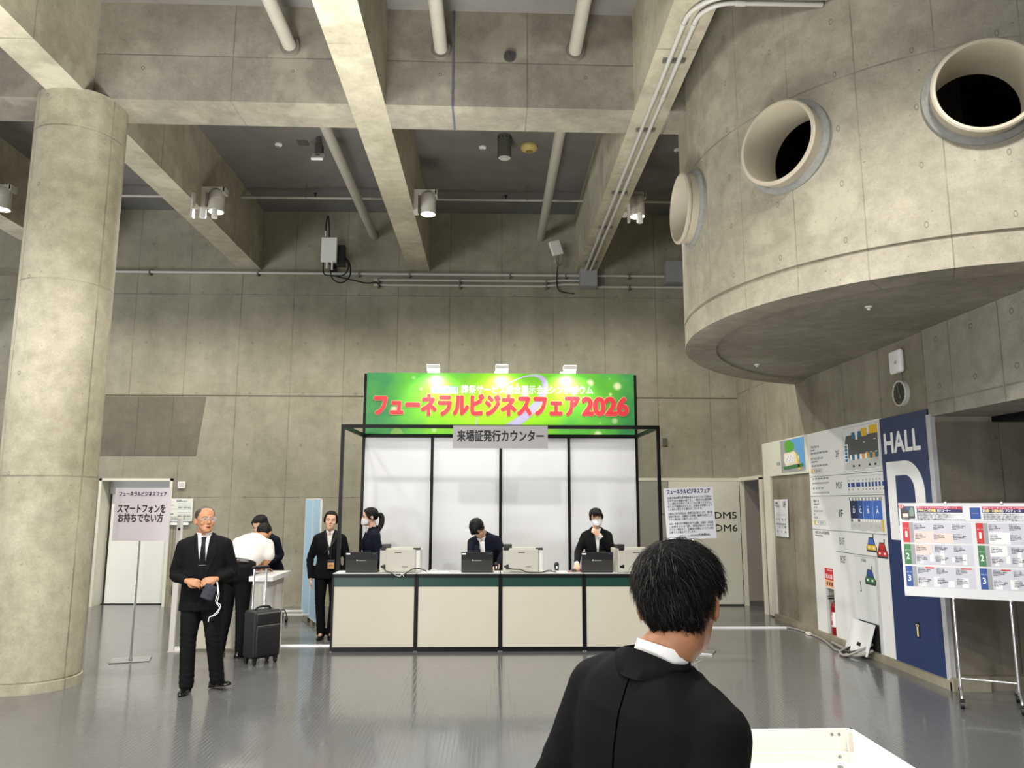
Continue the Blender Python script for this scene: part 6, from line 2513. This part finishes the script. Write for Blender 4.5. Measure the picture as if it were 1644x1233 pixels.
    for z, rx, yf, yb in ((1.02, 0.150, 0.105, 0.100), (0.96, 0.160, 0.110, 0.112), (0.88, 0.168, 0.112, 0.124), (0.82, 0.165, 0.108, 0.118), (0.79, 0.150, 0.095, 0.10)):
        zz = (z - 0.90 + hip) * s
        c = V(0, 0.005, zz)
        if z > 0.9:
            c = TZ(z - 0.90 + hip) @ c
        rings.append(superring(c, V(1, 0, 0), V(0, 1, 0), rx * s * wide, yf * s * wide, yb * s * wide, 28, 2.3))
    if top == 'polo':
        rings = [[c_ + (p - c_) * (1.17 if j < 2 else 1.04) for p in r_] for j, r_ in enumerate(rings) for c_ in (sum(r_, Vector()) / len(r_),)]
    loft(q, rings)
    for sd, sg in (('R', -1), ('L', 1)):
        k, a = Vector(legs[sd]['k']), Vector(legs[sd]['a'])
        lw = legs[sd].get('w', 1.0) * (0.92 if female else 1.0) * s
        hj = V(sg * 0.082 * s * wide, 0.004, (hip - 0.06) * s)
        low = a + (a - k).normalized() * 0.016
        P_ = [hj, hj.lerp(k, 0.5), k, k.lerp(low, 0.55), low]
        limb(q, P_, [0.098 * lw * (0.5 + 0.5 * wide), 0.088 * lw, 0.072 * lw, 0.067 * lw, 0.066 * lw], n=18)
    tr = fuse('trousers', q, trouser, cvoxel, 5, body)
    # crease ripples around knee and hem
    nv = len(tr.data.vertices)
    c3 = np.zeros(nv * 3)
    tr.data.vertices.foreach_get('co', c3)
    c3 = c3.reshape(-1, 3)
    nn = np.zeros(nv * 3)
    tr.data.vertices.foreach_get('normal', nn)
    nn = nn.reshape(-1, 3)
    amp = 0.0022 * np.exp(-((c3[:, 2] - 0.13 * s) / 0.09) ** 2) + 0.002 * np.exp(-((c3[:, 2] - 0.48 * s) / 0.10) ** 2)
    c3 += nn * (amp * np.sin(c3[:, 2] * 120 + c3[:, 0] * 40 + 3 * np.sin(c3[:, 1] * 30)))[:, None]
    tr.data.vertices.foreach_set('co', c3.reshape(-1))
    # ---------------- shoes
    if shoes:
        for sd, sg in (('R', -1), ('L', 1)):
            a = Vector(legs[sd]['a'])
            f = Vector(legs[sd].get('f', (0, -1, 0))).normalized()
            tilt = legs[sd].get('tilt', 0)
            fh = V(f.x, f.y, 0).normalized()
            M = Matrix((fh.cross(V(0, 0, 1)), fh, V(0, 0, 1))).transposed().to_4x4()
            M = Matrix.Translation((a.x, a.y, legs[sd].get('z', 0))) @ M @ Matrix.Translation((0, -0.05, 0)) @ Matrix.Rotation(math.radians(tilt), 4, 'X') @ Matrix.Translation((0, 0.05, 0))
            q = MB()
            rings = []
            for y, w, h, z0 in ((-0.080, 0.018, 0.045, 0.004), (-0.072, 0.030, 0.068, 0.0), (-0.04, 0.035, 0.080, 0.0), (0.0, 0.036, 0.082, 0.0), (0.04, 0.038, 0.068, 0.0), (0.09, 0.045, 0.052, 0.0), (0.13, 0.046, 0.043, 0.0), (0.165, 0.037, 0.034, 0.003), (0.188, 0.020, 0.022, 0.007)):
                ring = []
                for i in range(20):
                    t = 2 * PI * i / 20
                    x = math.cos(t) * w * s
                    zz = math.sin(t)
                    zz = z0 + (h * (0.42 + 0.58 * zz) if zz > 0 else h * 0.42 * (1 - abs(zz) ** 0.35)) * s
                    ring.append(M @ V(x, y * s, zz))
                rings.append(ring)
            loft(q, rings)
            if shoe_skin:
                so = q.build('shoe', M_SHOE, body, smooth=True, angle=60)
                q = MB()
                ball(q, M @ V(0, 0.055 * s, 0.050 * s), (0.030 * s, 0.055 * s, 0.030 * s), (M.to_3x3()).to_4x4(), n=14)
                q.build('instep', skin, body, smooth=True)
            else:
                so = q.build('shoe', M_SHOE, body, smooth=True, angle=60)
            q = MB()
            q.box(-0.033 * s, 0.033 * s, -0.075 * s, -0.01 * s, -0.001, 0.016, M=M)
            q.build('heel', M_BLACK, so)
    # ---------------- upper body clothes
    sl = 1.0 if not female else 0.88
    if top == 'suit':
        tb = MB()
        torso_loft(tb, tab, s, wide, Matrix.Identity(4))
        q = MB()
        torso_loft(q, tab, s, wide, TZ)
        for sd, sg in (('R', -1), ('L', 1)):
            e, w = Vector(arms[sd]['e']), Vector(arms[sd]['w'])
            inn = T @ V(sg * 0.075 * s * wide, 0.018 * s, (1.375 if not female else 1.368) * s)
            limb(q, [inn, inn.lerp(SH[sd], 0.5) + (T.to_3x3() @ V(0, 0, 0.012)), SH[sd]], [0.060 * s * sl, 0.064 * s * sl, 0.068 * s * sl], n=16)
            limb(q, [SH[sd], SH[sd].lerp(e, 0.5), e, e.lerp(w, 0.5), w - (w - e).normalized() * (0.055 if cuff else 0.028)], [0.072 * s * sl * (0.5 + 0.5 * wide), 0.066 * s * sl * (0.5 + 0.5 * wide), 0.058 * s * sl, 0.052 * s * sl, 0.044 * s * sl], n=18)
        jk = fuse('jacket', q, suit, cvoxel, 6, body)
        # fold lines at elbows and waist
        nv = len(jk.data.vertices)
        c3 = np.zeros(nv * 3)
        jk.data.vertices.foreach_get('co', c3)
        c3 = c3.reshape(-1, 3)
        nn = np.zeros(nv * 3)
        jk.data.vertices.foreach_get('normal', nn)
        nn = nn.reshape(-1, 3)
        for sd in 'RL':
            e, w, sh_ = Vector(arms[sd]['e']), Vector(arms[sd]['w']), SH[sd]
            ax = (w - sh_).normalized()
            rel = c3 - np.array(e)
            al = rel @ np.array(ax)
            near = np.exp(-(np.linalg.norm(rel, axis=1) / 0.10) ** 2)
            c3 += nn * (0.0042 * near * np.sin(al * 150 + rel[:, 2] * 60))[:, None]
        jk.data.vertices.foreach_set('co', c3.reshape(-1))
        jb = obj_bvh(jk, Ti)
        tb2 = MB()
        torso_loft(tb2, tab, s, wide, Matrix.Identity(4), grow=-0.012, z0=0.95)
        # V opening in front
        vw = 0.060 * (wide if not female else 0.85)
        poly = [(-0.066, 1.50), (0.066, 1.50), (vw, 1.37), (0.008, vbot), (-0.008, vbot), (-vw, 1.37)]
        poly = [(x * s, z * s) for x, z in poly]

        def inside(x, z):
            c = False
            for i in range(len(poly)):
                (x1, z1), (x2, z2) = poly[i], poly[i - 1]
                if (z1 > z) != (z2 > z) and x < (x2 - x1) * (z - z1) / (z2 - z1) + x1:
                    c = not c
            return c
        bm = bmesh.new()
        bm.from_mesh(jk.data)
        kill = []
        for f in bm.faces:
            c = Ti @ f.calc_center_median()
            if abs(c.x) < 0.09 * s and c.z > vbot * s - 0.02 and c.y < 0.0 and inside(c.x, c.z):
                kill.append(f)
        bmesh.ops.delete(bm, geom=kill, context='FACES')
        bm.to_mesh(jk.data)
        bm.free()
        # lapels
        for sg in (-1, 1):
            def lap(u, v, sg=sg):
                z = (1.435 + (vbot - 0.01 - 1.435) * v) * s
                xin = (0.058 + (0.006 - 0.058) * v ** 0.9) * s * (wide if not female else 0.85)
                wdt = (0.030 + 0.050 * math.sin(min(1.0, v * 1.25 + 0.12) * PI) ** 0.9) * (1 if v < 0.93 else (1 - v) / 0.07) * s * (1.0 if not female else 0.85)
                return sg * (xin - 0.004 + wdt * u), z
            sheet(jb, lap, 5, 16, 0.001, 0.0055, T).build('lapel', suit, body, smooth=True, angle=40)
        # buttons
        q = MB()
        for zb_ in (vbot - 0.03,):
            hit = jb.ray_cast(V(0.012 * s, -1, zb_ * s), V(0, 1, 0))
            if hit[0] is not None:
                p = T @ (hit[0] + V(0, -0.003, 0))
                ball(q, p, (0.009, 0.005, 0.009), n=10)
                q.build('button', M_BLACK, body, smooth=True)
        # jacket collar round the nape
        q = MB()
        N = 22
        vs, fs = [], []
        for i in range(N + 1):
            a = math.radians(-112 + 224 * i / N)
            dr = 1 - math.cos(a)
            for r, z, e_ in ((0.066, 1.462, 0.0), (0.074, 1.470, 0.0), (0.083, 1.424, 0.0), (0.095, 1.390, 0.0), (0.093, 1.388, 1.0), (0.079, 1.424, 1.0)):
                k_ = (0.92 if female else 1.0) * (0.5 + 0.5 * wide)
                zz_ = (z - 0.028 * dr) * s
                tp = (1 - smoothstep(84, 112, abs(math.degrees(a)))) if abs(a) > 1.46 else 1.0
                rr_ = (0.070 + (r - 0.070) * tp) * s * k_
                if z < 1.43:
                    hit = jb.ray_cast(V(math.sin(a) * rr_, 0.018 * s + math.cos(a) * rr_, 1.75 * s), V(0, 0, -1))
                    if hit[0] is not None:
                        zz_ = hit[0].z + (0.008 if e_ == 0 else -0.003)
                    zlow = (1.412 - 0.012 * dr) * s
                    if zz_ < zlow:
                        zz_ = zlow
                        hit = jb.ray_cast(V(0, 0.018 * s, zz_), V(math.sin(a), math.cos(a), 0))
                        if hit[0] is not None:
                            rr_ = max(rr_, hit[3] + (0.008 if e_ == 0 else -0.003))
                vs.append(T @ V(math.sin(a) * rr_, 0.018 * s + math.cos(a) * rr_, zz_))
        for i in range(N):
            for k_ in range(6):
                fs.append((i * 6 + k_, i * 6 + (k_ + 1) % 6, (i + 1) * 6 + (k_ + 1) % 6, (i + 1) * 6 + k_))
        fs += [tuple(range(6)), tuple(reversed(range(N * 6, N * 6 + 6)))]
        q.add(vs, fs)
        q.build('jacket_collar', suit, body, smooth=True, angle=60)
        # pocket flap and breast pocket welt
        if not female:
            for sg in (-1, 1):
                sheet(jb, lambda u, v, sg=sg: ((sg * (0.085 + 0.10 * u)) * s, (0.885 - 0.045 * v) * s), 5, 2, 0.0, 0.004, T).build('pocket_flap', suit, body, smooth=True, angle=40)
        # shirt
        n0, n1 = V(0, 0.02 * s, 1.44 * s), Ti @ HP(0, 0.022, -0.075)
        tt = max(0.0, min(1.0, (1.475 * s - n0.z) / max(0.02, n1.z - n0.z)))
        nc = n0.lerp(n1, tt)
        ncx, ncy = max(-0.010, min(0.010, nc.x)), max(-0.010, min(0.010, nc.y - 0.02 * s))
        q = MB()
        torso_loft(q, tab, s, wide, TZ, grow=-0.011, z0=0.95, z1=1.40 if female else 9)
        sh = fuse('shirt', q, M_SHIRT, cvoxel, 3, body)
        sb = obj_bvh(sh, Ti)
        q = MB()
        vs, fs = [], []
        for i in range(N + 1):
            a = math.radians(-165 + 330 * i / N)
            dr = 1 - math.cos(a)
            for r, z in ((0.061, 1.478 if female else 1.484), (0.065, 1.482 if female else 1.488), (0.071, 1.430), (0.066, 1.425)):
                k_ = (0.86 if female else 1.0) * (0.5 + 0.5 * wide)
                vs.append(T @ V(ncx * (1 if z > 1.45 else 0.5) + math.sin(a) * r * s * k_, ncy * (1 if z > 1.45 else 0.5) + (0.018 + math.cos(a) * r * 0.98) * s * k_, (z - (0.034 if female else 0.014) * dr) * s))
        for i in range(N):
            for k_ in range(4):
                fs.append((i * 4 + k_, i * 4 + (k_ + 1) % 4, (i + 1) * 4 + (k_ + 1) % 4, (i + 1) * 4 + k_))
        fs += [(0, 1, 2, 3), tuple(reversed(range(N * 4, N * 4 + 4)))]
        q.add(vs, fs)
        q.build('shirt_collar', M_SHIRT, body, smooth=True, angle=60)
        for sg in (-1, 1):
            def wing(u, v, sg=sg):
                top_ = (0.010 + 0.050 * u, 1.435 + 0.022 * u)
                z = top_[1] - v * (0.075 * (1 - abs(u - 0.45) * 1.3))
                return sg * top_[0] * s * (0.9 if female else 1.0), z * s
            sheet(sb, wing, 4, 4, 0.004, 0.005, T, miss=-0.052 * s).build('collar_wing', M_SHIRT, body, smooth=True, angle=40)
        if tie:
            def tf(u, v):
                z = 1.425 - v * (1.425 - (vbot - 0.0))
                w_ = 0.026 if v < 0.10 else 0.017 + 0.022 * (v - 0.10) / 0.9
                if v < 0.10:
                    w_ = 0.024 - 0.06 * v
                return (u - 0.5) * 2 * w_ * s, z * s
            sheet(sb, tf, 4, 20, 0.008, 0.008, T).build('tie', M_TIE, body, smooth=True, angle=40)
            sheet(sb, lambda u, v: ((u - 0.5) * 0.062 * s, (1.168 - 0.006 * v) * s), 3, 1, 0.016, 0.003, T).build('tie_clip', mat('tie_clip_silver', '#c4c4c4', 0.2, metal=0.9), body)
        for sd in ('RL' if cuff else ''):
            e, w = Vector(arms[sd]['e']), Vector(arms[sd]['w'])
            d = (w - e).normalized()
            q = MB()
            q.cyl(w - d * 0.05, w + d * 0.004, 0.037 * s * sl, 0.036 * s * sl, n=16)
            q.build('shirt_cuff', M_SHIRT, body, smooth=True, angle=50)
    else:
        # short sleeved shirt tucked into belted trousers
        q = MB()
        torso_loft(q, TORSO_P, s, wide * 1.0, TZ, grow=0.004, z0=0.97)
        R3 = T.to_3x3()
        for sd, sg in (('R', -1), ('L', 1)):
            e = Vector(arms[sd]['e'])
            inn = T @ V(sg * 0.075 * s * wide, 0.018 * s, 1.385 * s)
            limb(q, [inn, SH[sd]], [0.056 * s, 0.068 * s], n=16)
            limb(q, [SH[sd], SH[sd].lerp(e, 0.45), SH[sd].lerp(e, 0.80)], [0.078 * s, 0.073 * s, 0.070 * s], n=18)
        pl = fuse('polo_shirt', q, M_POLO, cvoxel, 5, body)
        nv = len(pl.data.vertices)
        c3 = np.zeros(nv * 3)
        pl.data.vertices.foreach_get('co', c3)
        c3 = c3.reshape(-1, 3)
        nn = np.zeros(nv * 3)
        pl.data.vertices.foreach_get('normal', nn)
        nn = nn.reshape(-1, 3)
        Tn = np.array(Ti)
        L_ = c3 @ Tn[:3, :3].T + Tn[:3, 3]
        ph = L_[:, 0] * 34 + L_[:, 2] * 22
        c3 += nn * (0.0045 * np.sin(ph + 1.5 * np.sin(L_[:, 2] * 14)) * np.exp(-((L_[:, 2] - 1.12) / 0.16) ** 2))[:, None]
        pl.data.vertices.foreach_set('co', c3.reshape(-1))
        q = MB()
        vs, fs = [], []
        N = 36
        for i in range(N):
            a = 2 * PI * i / N
            for rr, zz in ((1.0, 0.985), (1.03, 0.985), (1.03, 1.020), (1.0, 1.020)):
                p = V(math.sin(a) * 0.176 * wide * rr * s, (0.0 + math.cos(a) * 0.118 * wide * rr) * s, (zz - 0.90 + hip) * s)
                vs.append(TZ(1.0 - 0.90 + hip) @ p)
        for i in range(N):
            j = (i + 1) % N
            for k_ in range(4):
                fs.append((i * 4 + k_, i * 4 + (k_ + 1) % 4, j * 4 + (k_ + 1) % 4, j * 4 + k_))
        q.add(vs, fs)
        q.build('belt', mat('belt_black', '#131312', 0.35), body, smooth=True, angle=50)
        q = MB()
        TB = TZ(1.0 - 0.90 + hip)
        for x in (-0.06, 0.0, 0.05):
            q.box((x - 0.008) * s, (x + 0.008) * s, 0.114 * wide * s, 0.126 * wide * s, (0.99 - 0.90 + hip) * s, (1.015 - 0.90 + hip) * s, M=TB)
        q.build('belt_stud', M_CHROME, body)
    # ---------------- glasses, mask
    if glasses:
        q = MB()
        for sg in (-1, 1):
            pts = []
            for i in range(17):
                a = 2 * PI * i / 16
                x, z = sg * 0.033 + 0.026 * math.cos(a), 0.003 + 0.017 * math.sin(a)
                pts.append(HP(x, -0.112 + 0.16 * abs(x) ** 1.3, z))
            if glasses == 'half':
                q.tube(pts[0:9], 0.0022 * hs, n=6)
                q.tube(pts[8:17], 0.0008 * hs, n=6)
            else:
                q.tube(pts, 0.0018 * hs, n=6)
            q.tube([HP(sg * 0.058, -0.107 + 0.012, 0.008), HP(sg * 0.0765, -0.070, 0.010), HP(sg * 0.081, 0.0, 0.010), HP(sg * 0.079, 0.022, -0.004)], [0.0026 * hs, 0.0026 * hs, 0.002 * hs, 0.002 * hs], n=6, smooth=3)
        q.tube([HP(-0.008, -0.112, 0.008), HP(0, -0.114, 0.011), HP(0.008, -0.112, 0.008)], 0.0016 * hs, n=6)
        g = q.build('glasses', {'half': mat('glasses_white_frame', '#cbc7c0', 0.2, metal=0.5), 'dark': mat('glasses_dark_frame', '#2b2320', 0.3), 'metal': M_FRAME}[glasses], body, smooth=True)
        for sg in (-1, 1):
            q = MB()
            pts = []
            for i in range(16):
                a = 2 * PI * i / 16
                x, z = sg * 0.033 + 0.025 * math.cos(a), 0.003 + 0.016 * math.sin(a)
                pts.append(HP(x, -0.1118 + 0.16 * abs(x) ** 1.3, z))
            q.add(pts, [tuple(range(16))])
            q.build('lens', M_LENS, g)
    if mask:
        vs, fs = [], []
        NU2, NV2 = 24, 14
        for layer in (0.0, 0.003):
            for j in range(NV2 + 1):
                v = j / NV2
                for i in range(NU2 + 1):
                    u = i / NU2 * 2 - 1
                    az = u * 1.12
                    ztop = -0.002 - 0.028 * abs(u) ** 1.5
                    zbot = -0.116 + 0.050 * abs(u) ** 1.6
                    z = ztop + (zbot - ztop) * v
                    dr = V(math.sin(az), -math.cos(az), 0)
                    hit = hbvh.ray_cast(V(0, 0.0, max(z, -0.100)), dr)
                    r = hit[0].xy.length if hit[0] is not None else 0.08
                    if z < -0.100:
                        r *= 0.94
                    bulge = 0.010 + 0.018 * (1 - abs(u)) ** 1.4 * (math.sin(PI * min(1, v * 0.75 + 0.12)))
                    vs.append(HM @ V(dr.x * (r + bulge - layer), dr.y * (r + bulge - layer), z))
        n_ = (NU2 + 1) * (NV2 + 1)
        for L2 in (0, 1):
            for j in range(NV2):
                for i in range(NU2):
                    a = L2 * n_ + j * (NU2 + 1) + i
                    fs.append((a, a + 1, a + NU2 + 2, a + NU2 + 1))
        q = MB()
        q.add(vs, fs)
        for sg in (-1, 1):
            q.tube([HP(sg * 0.078, -0.035, -0.034), HP(sg * 0.083, 0.0, -0.005), HP(sg * 0.084, 0.028, -0.005), HP(sg * 0.078, -0.035, -0.062)], 0.0018 * hs, n=6, smooth=3)
        q.build('face_mask', M_MASK, body, smooth=True)
    return dict(o=body, T=T, HP=HP, SH=SH, s=s)


def leg(sg, s, dx=0.0, dy=0.0, kz=0.48, kx=0.0, ky=0.0, f=(0, -1, 0), az=0.085, **kw):
    return dict(k=(sg * (0.095 + kx) * s, ky, kz * s), a=(sg * (0.095 + dx) * s, dy, az * s), f=f, **kw)


def frame(rz, loc):
    """turns a place in the hall into a person's own frame"""
    M = (Matrix.Translation(loc) @ Matrix.Rotation(math.radians(rz), 4, 'Z')).inverted()
    return lambda x, y, z: tuple(M @ V(x, y, z))


# ---- 1 the walking man in the black suit
L1 = (-2.70, 7.45, 0)
A1 = 14
w = frame(A1, L1)
s1 = 0.975
man = make_person('older man in black suit and tie walking, holding a dark face mask', L1, A1, s1, wide=1.08, roll=-1.5, head=(24, -4, 0), skin=M_SKIN, tie=True, hair='thinning', hair_mat=M_HAIRG,
                  zf=0.088, zs=0.0, zb=-0.05, thick=0.008, glasses='half', vbot=0.97, voxel=0.0048, cvoxel=0.010, mouth=0.005, headscale=1.06, hip=0.88,
                  arms=dict(R=dict(e=(-0.252, 0.04, 1.04), w=(-0.125, -0.205, 1.005), d=(0.85, -0.32, -0.15), n=(-0.2, -0.85, 0.5), curl=0.55, side=1, thumb=0.8, spread=0.35),
                            L=dict(e=(0.245, 0.04, 1.06), w=(0.135, -0.20, 1.015), d=(-0.88, -0.28, -0.15), n=(0.2, -0.85, 0.5), curl=0.55, side=-1, thumb=0.8, spread=0.35)),
                  legs=dict(R=dict(k=(-0.098, -0.03, 0.47), a=(-0.090, -0.03, 0.085), f=(-0.10, -1, 0), w=1.03), L=dict(k=(0.118, -0.02, 0.47), a=(0.165, 0.04, 0.10), f=(0.70, -0.70, 0), tilt=9, z=0.010, w=1.03)))
# the dark mask in his hands, a thing of its own
t = thing('face_mask', 'dark grey face mask with white ear loops held in the walking man\'s hands', 'face mask', (-2.56, 7.22, 0.905), math.radians(14))
b = MB()
Mx = Matrix.Rotation(math.radians(22), 4, 'Y')
N = 8
vs = []
for j in range(N + 1):
    for i in range(N + 1):
        u, v = i / N - 0.5, j / N - 0.5
        vs.append(Mx @ V(u * 0.115, -0.02 * (1 - 4 * u * u) + 0.004 * math.sin(v * 18), v * 0.13))
b.add(vs, [(j * (N + 1) + i, j * (N + 1) + i + 1, (j + 1) * (N + 1) + i + 1, (j + 1) * (N + 1) + i) for j in range(N) for i in range(N)])
p = b.build('mask_cloth', cloth('mask_dark_grey', '#3c3e44', 0.8), t, smooth=True)
md = p.modifiers.new('s', 'SOLIDIFY')
md.thickness = 0.003
b = MB()
b.tube([(0.06, -0.01, 0.09), (0.075, -0.012, 0.0), (0.06, -0.012, -0.08), (0.095, -0.012, -0.14), (0.05, -0.012, -0.20), (0.015, -0.012, -0.22), (0.01, -0.012, -0.26)], 0.0035, n=6, smooth=5)
b.tube([(0.065, -0.01, 0.09), (0.085, -0.012, -0.02), (0.075, -0.012, -0.09), (0.105, -0.012, -0.12), (0.08, -0.012, -0.19), (0.03, -0.012, -0.215)], 0.0035, n=6, smooth=5)
b.build('ear_loop', M_WHITE, t, smooth=True)

# ---- 2 the bent man in the white shirt
L2 = (-2.92, 9.06, 0)
A2 = 172
w = frame(A2, L2)
s2 = 1.0
make_person('man in white short sleeved shirt bending over the white desk to write, back turned', L2, A2, s2, wide=1.13, pitch=47, roll=-2, twist=-8, head=(18, 48, 0), headoff=(0.0, -0.02, -0.03), skin=M_SKIN, top='polo', trouser=M_SUIT, hair='short',
            zb=-0.06, glasses='dark', hip=0.93,
            arms=dict(R=dict(e=w(-2.60, 9.22, 1.075), w=w(-2.715, 9.31, 0.945), d=w(-2.75 - 2.715 + L2[0] + 2.715, 9.36 - 9.31 + L2[1], -0.03), n=(0, 0, 1), curl=0.9, side=-1, thumb=0.7),
                      L=dict(e=w(-2.86, 9.62, 1.05), w=w(-2.78, 9.52, 0.935), d=(-0.6, -0.5, -0.1), n=(0, 0, 1), curl=0.4, side=1)),
            legs=dict(R=leg(-1, s2, dx=0.02, dy=0.02, f=(-0.25, -1, 0)), L=leg(1, s2, dx=0.03, dy=0.06, f=(0.25, -1, 0))))

# ---- 3 the clerk behind the desk
L3 = (-2.86, 10.22, 0)
A3 = -14
w = frame(A3, L3)
make_person('clerk in dark suit leaning over the white desk behind the bent man', L3, A3, 0.95, female=True, wide=1.05, pitch=26, head=(-8, 30, 0), skin=M_SKINF, suit=M_SUITN, hair='tied', zf=0.066,
            arms=dict(R=dict(e=w(-3.13, 10.02, 1.06), w=w(-2.98, 9.80, 0.935), d=(0.35, -0.9, -0.1), n=(0, 0, 1), curl=0.4, side=1), L=dict(e=w(-2.69, 10.02, 1.04), w=w(-2.84, 9.78, 0.94), d=(-0.45, -0.85, -0.1), n=(0, 0, 1), curl=0.5, side=-1)),
            legs=dict(R=leg(-1, 0.95), L=leg(1, 0.95)))

# ---- 4 the woman standing beside the booth
L4 = (-2.115, 10.22, 0)
A4 = 8
s4 = 0.935
wo = make_person('woman in black trouser suit with an orange badge standing at the end of the counters', L4, A4, s4, female=True, wide=1.10, roll=1.0, head=(2, -2, 3), skin=M_SKINF, hair='tied', zf=0.066, zs=-0.02, thick=0.010, vbot=1.12, cvoxel=0.010, voxel=0.0065,
                 shoe_skin=True, headscale=1.04,
                 arms=dict(R=dict(e=(-0.235, 0.03, 0.985), w=(-0.215, -0.045, 0.745), d=(0.05, -0.10, -1), n=(-1, 0, 0), curl=0.45, side=-1), L=dict(e=(0.235, 0.03, 0.985), w=(0.215, -0.045, 0.745), d=(-0.05, -0.10, -1), n=(1, 0, 0), curl=0.45, side=1)),
                 legs=dict(R=leg(-1, s4, dx=-0.03, f=(-0.08, -1, 0)), L=leg(1, s4, dx=-0.03, f=(0.08, -1, 0))))
# lanyard and badge hang from her neck
t = thing('badge_lanyard', 'orange name badge on a black strap worn by the standing woman', 'badge', L4, math.radians(A4))
b = MB()
b.tube([(0.085, -0.05, 1.335), (0.075, -0.10, 1.28), (0.04, -0.135, 1.18), (0.035, -0.138, 1.02), (0.04, -0.132, 0.99)], 0.006, n=6, smooth=4)
b.tube([(-0.05, -0.075, 1.33), (-0.02, -0.125, 1.22), (0.02, -0.138, 1.08), (0.035, -0.136, 0.99)], 0.006, n=6, smooth=4)
b.tube([(0.10, -0.075, 1.30), (0.06, -0.135, 1.20), (-0.01, -0.140, 1.12), (-0.055, -0.132, 1.06)], 0.008, n=6, smooth=4)
b.build('strap', M_BLACK, t, smooth=True)
b = MB()
b.rbox(-0.005, 0.085, -0.148, -0.142, 0.875, 0.99, 0.003)
h = b.build('holder', mat('badge_holder_grey', '#3a3b3c', 0.3), t)
b = MB()
b.box(0.0, 0.08, -0.1505, -0.148, 0.88, 0.955)
b.build('card', mat('badge_orange', '#d9a56c', 0.5), t)
b = MB()
put_text(b, '運営', 0.04, 0.915, 0.022, -0.151)
b.build('card_print', mat('badge_brown', '#7a4526', 0.5), t)

# ---- 5 the ponytailed woman in profile behind the counters
L5 = (-1.56, 10.28, 0)
A5 = -68
w = frame(A5, L5)
s5 = 0.965
make_person('ponytailed woman in navy suit and white face mask, in profile behind the first laptop', L5, A5, s5, female=True, pitch=3, head=(-10, 4, 0), skin=M_SKINF, suit=M_SUITN, hair='ponytail', zf=0.068, mask=True, vbot=1.12, voxel=0.007, cvoxel=0.010,
            arms=dict(R=dict(e=(-0.20, 0.05, 1.02), w=(-0.17, -0.09, 0.84), d=(0.15, -0.35, -0.9), n=(-1, 0, 0.1), curl=0.5, side=-1), L=dict(e=(0.205, 0.06, 1.02), w=(0.18, -0.08, 0.84), d=(-0.15, -0.35, -0.9), n=(1, 0, 0.1), curl=0.5, side=1)),
            legs=dict(R=leg(-1, s5), L=leg(1, s5)))

# ---- 6 the bowing clerk
L6 = (0.00, 10.42, 0)
A6 = -16
w = frame(A6, L6)
make_person('clerk in dark suit bowing low over the second laptop, face hidden by dark hair', L6, A6, 0.97, female=True, wide=1.12, pitch=37, roll=-6, head=(-12, 62, -8), headoff=(-0.02, 0.0, 0.0), skin=M_SKINF, suit=M_SUITN, hair='bangs', zf=0.060, zs=-0.03, thick=0.018, voxel=0.007,
            arms=dict(R=dict(e=w(-0.265, 10.10, 1.05), w=w(-0.20, 9.86, 0.93), d=(0.2, -1, -0.2), n=(0, 0, 1), curl=0.4, side=1), L=dict(e=w(0.145, 10.12, 1.08), w=w(0.08, 9.86, 0.93), d=(-0.3, -1, -0.2), n=(0, 0, 1), curl=0.4, side=-1)),
            legs=dict(R=leg(-1, 0.97), L=leg(1, 0.97)))

# ---- 7 the woman touching her chin
L7 = (1.375, 10.18, 0)
A7 = -3
w = frame(A7, L7)
s7 = 0.965
make_person('woman in glasses and white face mask touching her chin behind the third laptop', L7, A7, s7, female=True, wide=1.02, pitch=5, roll=-1, head=(3, 5, -7), skin=M_SKINF, hair='bangs', zf=0.062, zs=-0.02, mask=True, glasses='dark', cuff=True, vbot=1.06, voxel=0.0065, cvoxel=0.010,
            arms=dict(R=dict(e=w(1.12, 10.10, 1.085), w=w(1.055, 9.72, 0.955), d=(0.1, -1, -0.25), n=(0, 0.1, 1), curl=0.55, side=1), L=dict(e=w(1.53, 10.04, 1.13), w=w(1.375, 9.955, 1.305), d=(-0.75, -0.1, 0.62), n=(0.2, -1.0, 0.1), curl=0.75, side=1, thumb=0.6)),
            legs=dict(R=leg(-1, s7), L=leg(1, s7)))

# ---- 8 the near man seen from behind
L8 = (0.295, 1.70, 0)
A8 = 128
s8 = 0.955
near = make_person('near dark haired man in black suit seen from behind, facing the counters', L8, A8, s8, wide=0.98, pitch=5, roll=-6, head=(25, 8, 3), headoff=(-0.008, -0.012, -0.012), skin=M_SKINN, suit=M_SUITF, hair='short', hair_mat=mat('hair_under_black', '#0c0a09', 0.85, noise=0.2, nscale=60, spec=0.05), zf=0.055, zs=0.004, zb=-0.075, thick=0.016, glasses='metal', voxel=0.0055, cvoxel=0.0075,
                   strands=14000, headscale=1.0,
                   arms=dict(R=dict(e=(-0.212, 0.03, 1.04), w=(-0.205, -0.08, 0.82), d=(0.05, -0.2, -1), n=(-1, 0, 0), curl=0.45, side=-1), L=dict(e=(0.212, 0.03, 1.04), w=(0.205, -0.08, 0.82), d=(-0.05, -0.2, -1), n=(1, 0, 0), curl=0.45, side=1)),
                   legs=dict(R=leg(-1, s8), L=leg(1, s8)))

T8, o8 = near['T'], near['o']
jk8 = next(c for c in o8.children if c.name.startswith('jacket') and 'collar' not in c.name)
jb8 = obj_bvh(jk8, T8.inverted())
sheet(jb8, lambda u, v: ((u - 0.5) * 0.0035, 1.385 - 0.50 * v), 1, 40, -0.003, 0.0038, T8, back=True).build('back_seam', mat('seam_black', '#030303', 0.95, spec=0.0), o8, smooth=True)
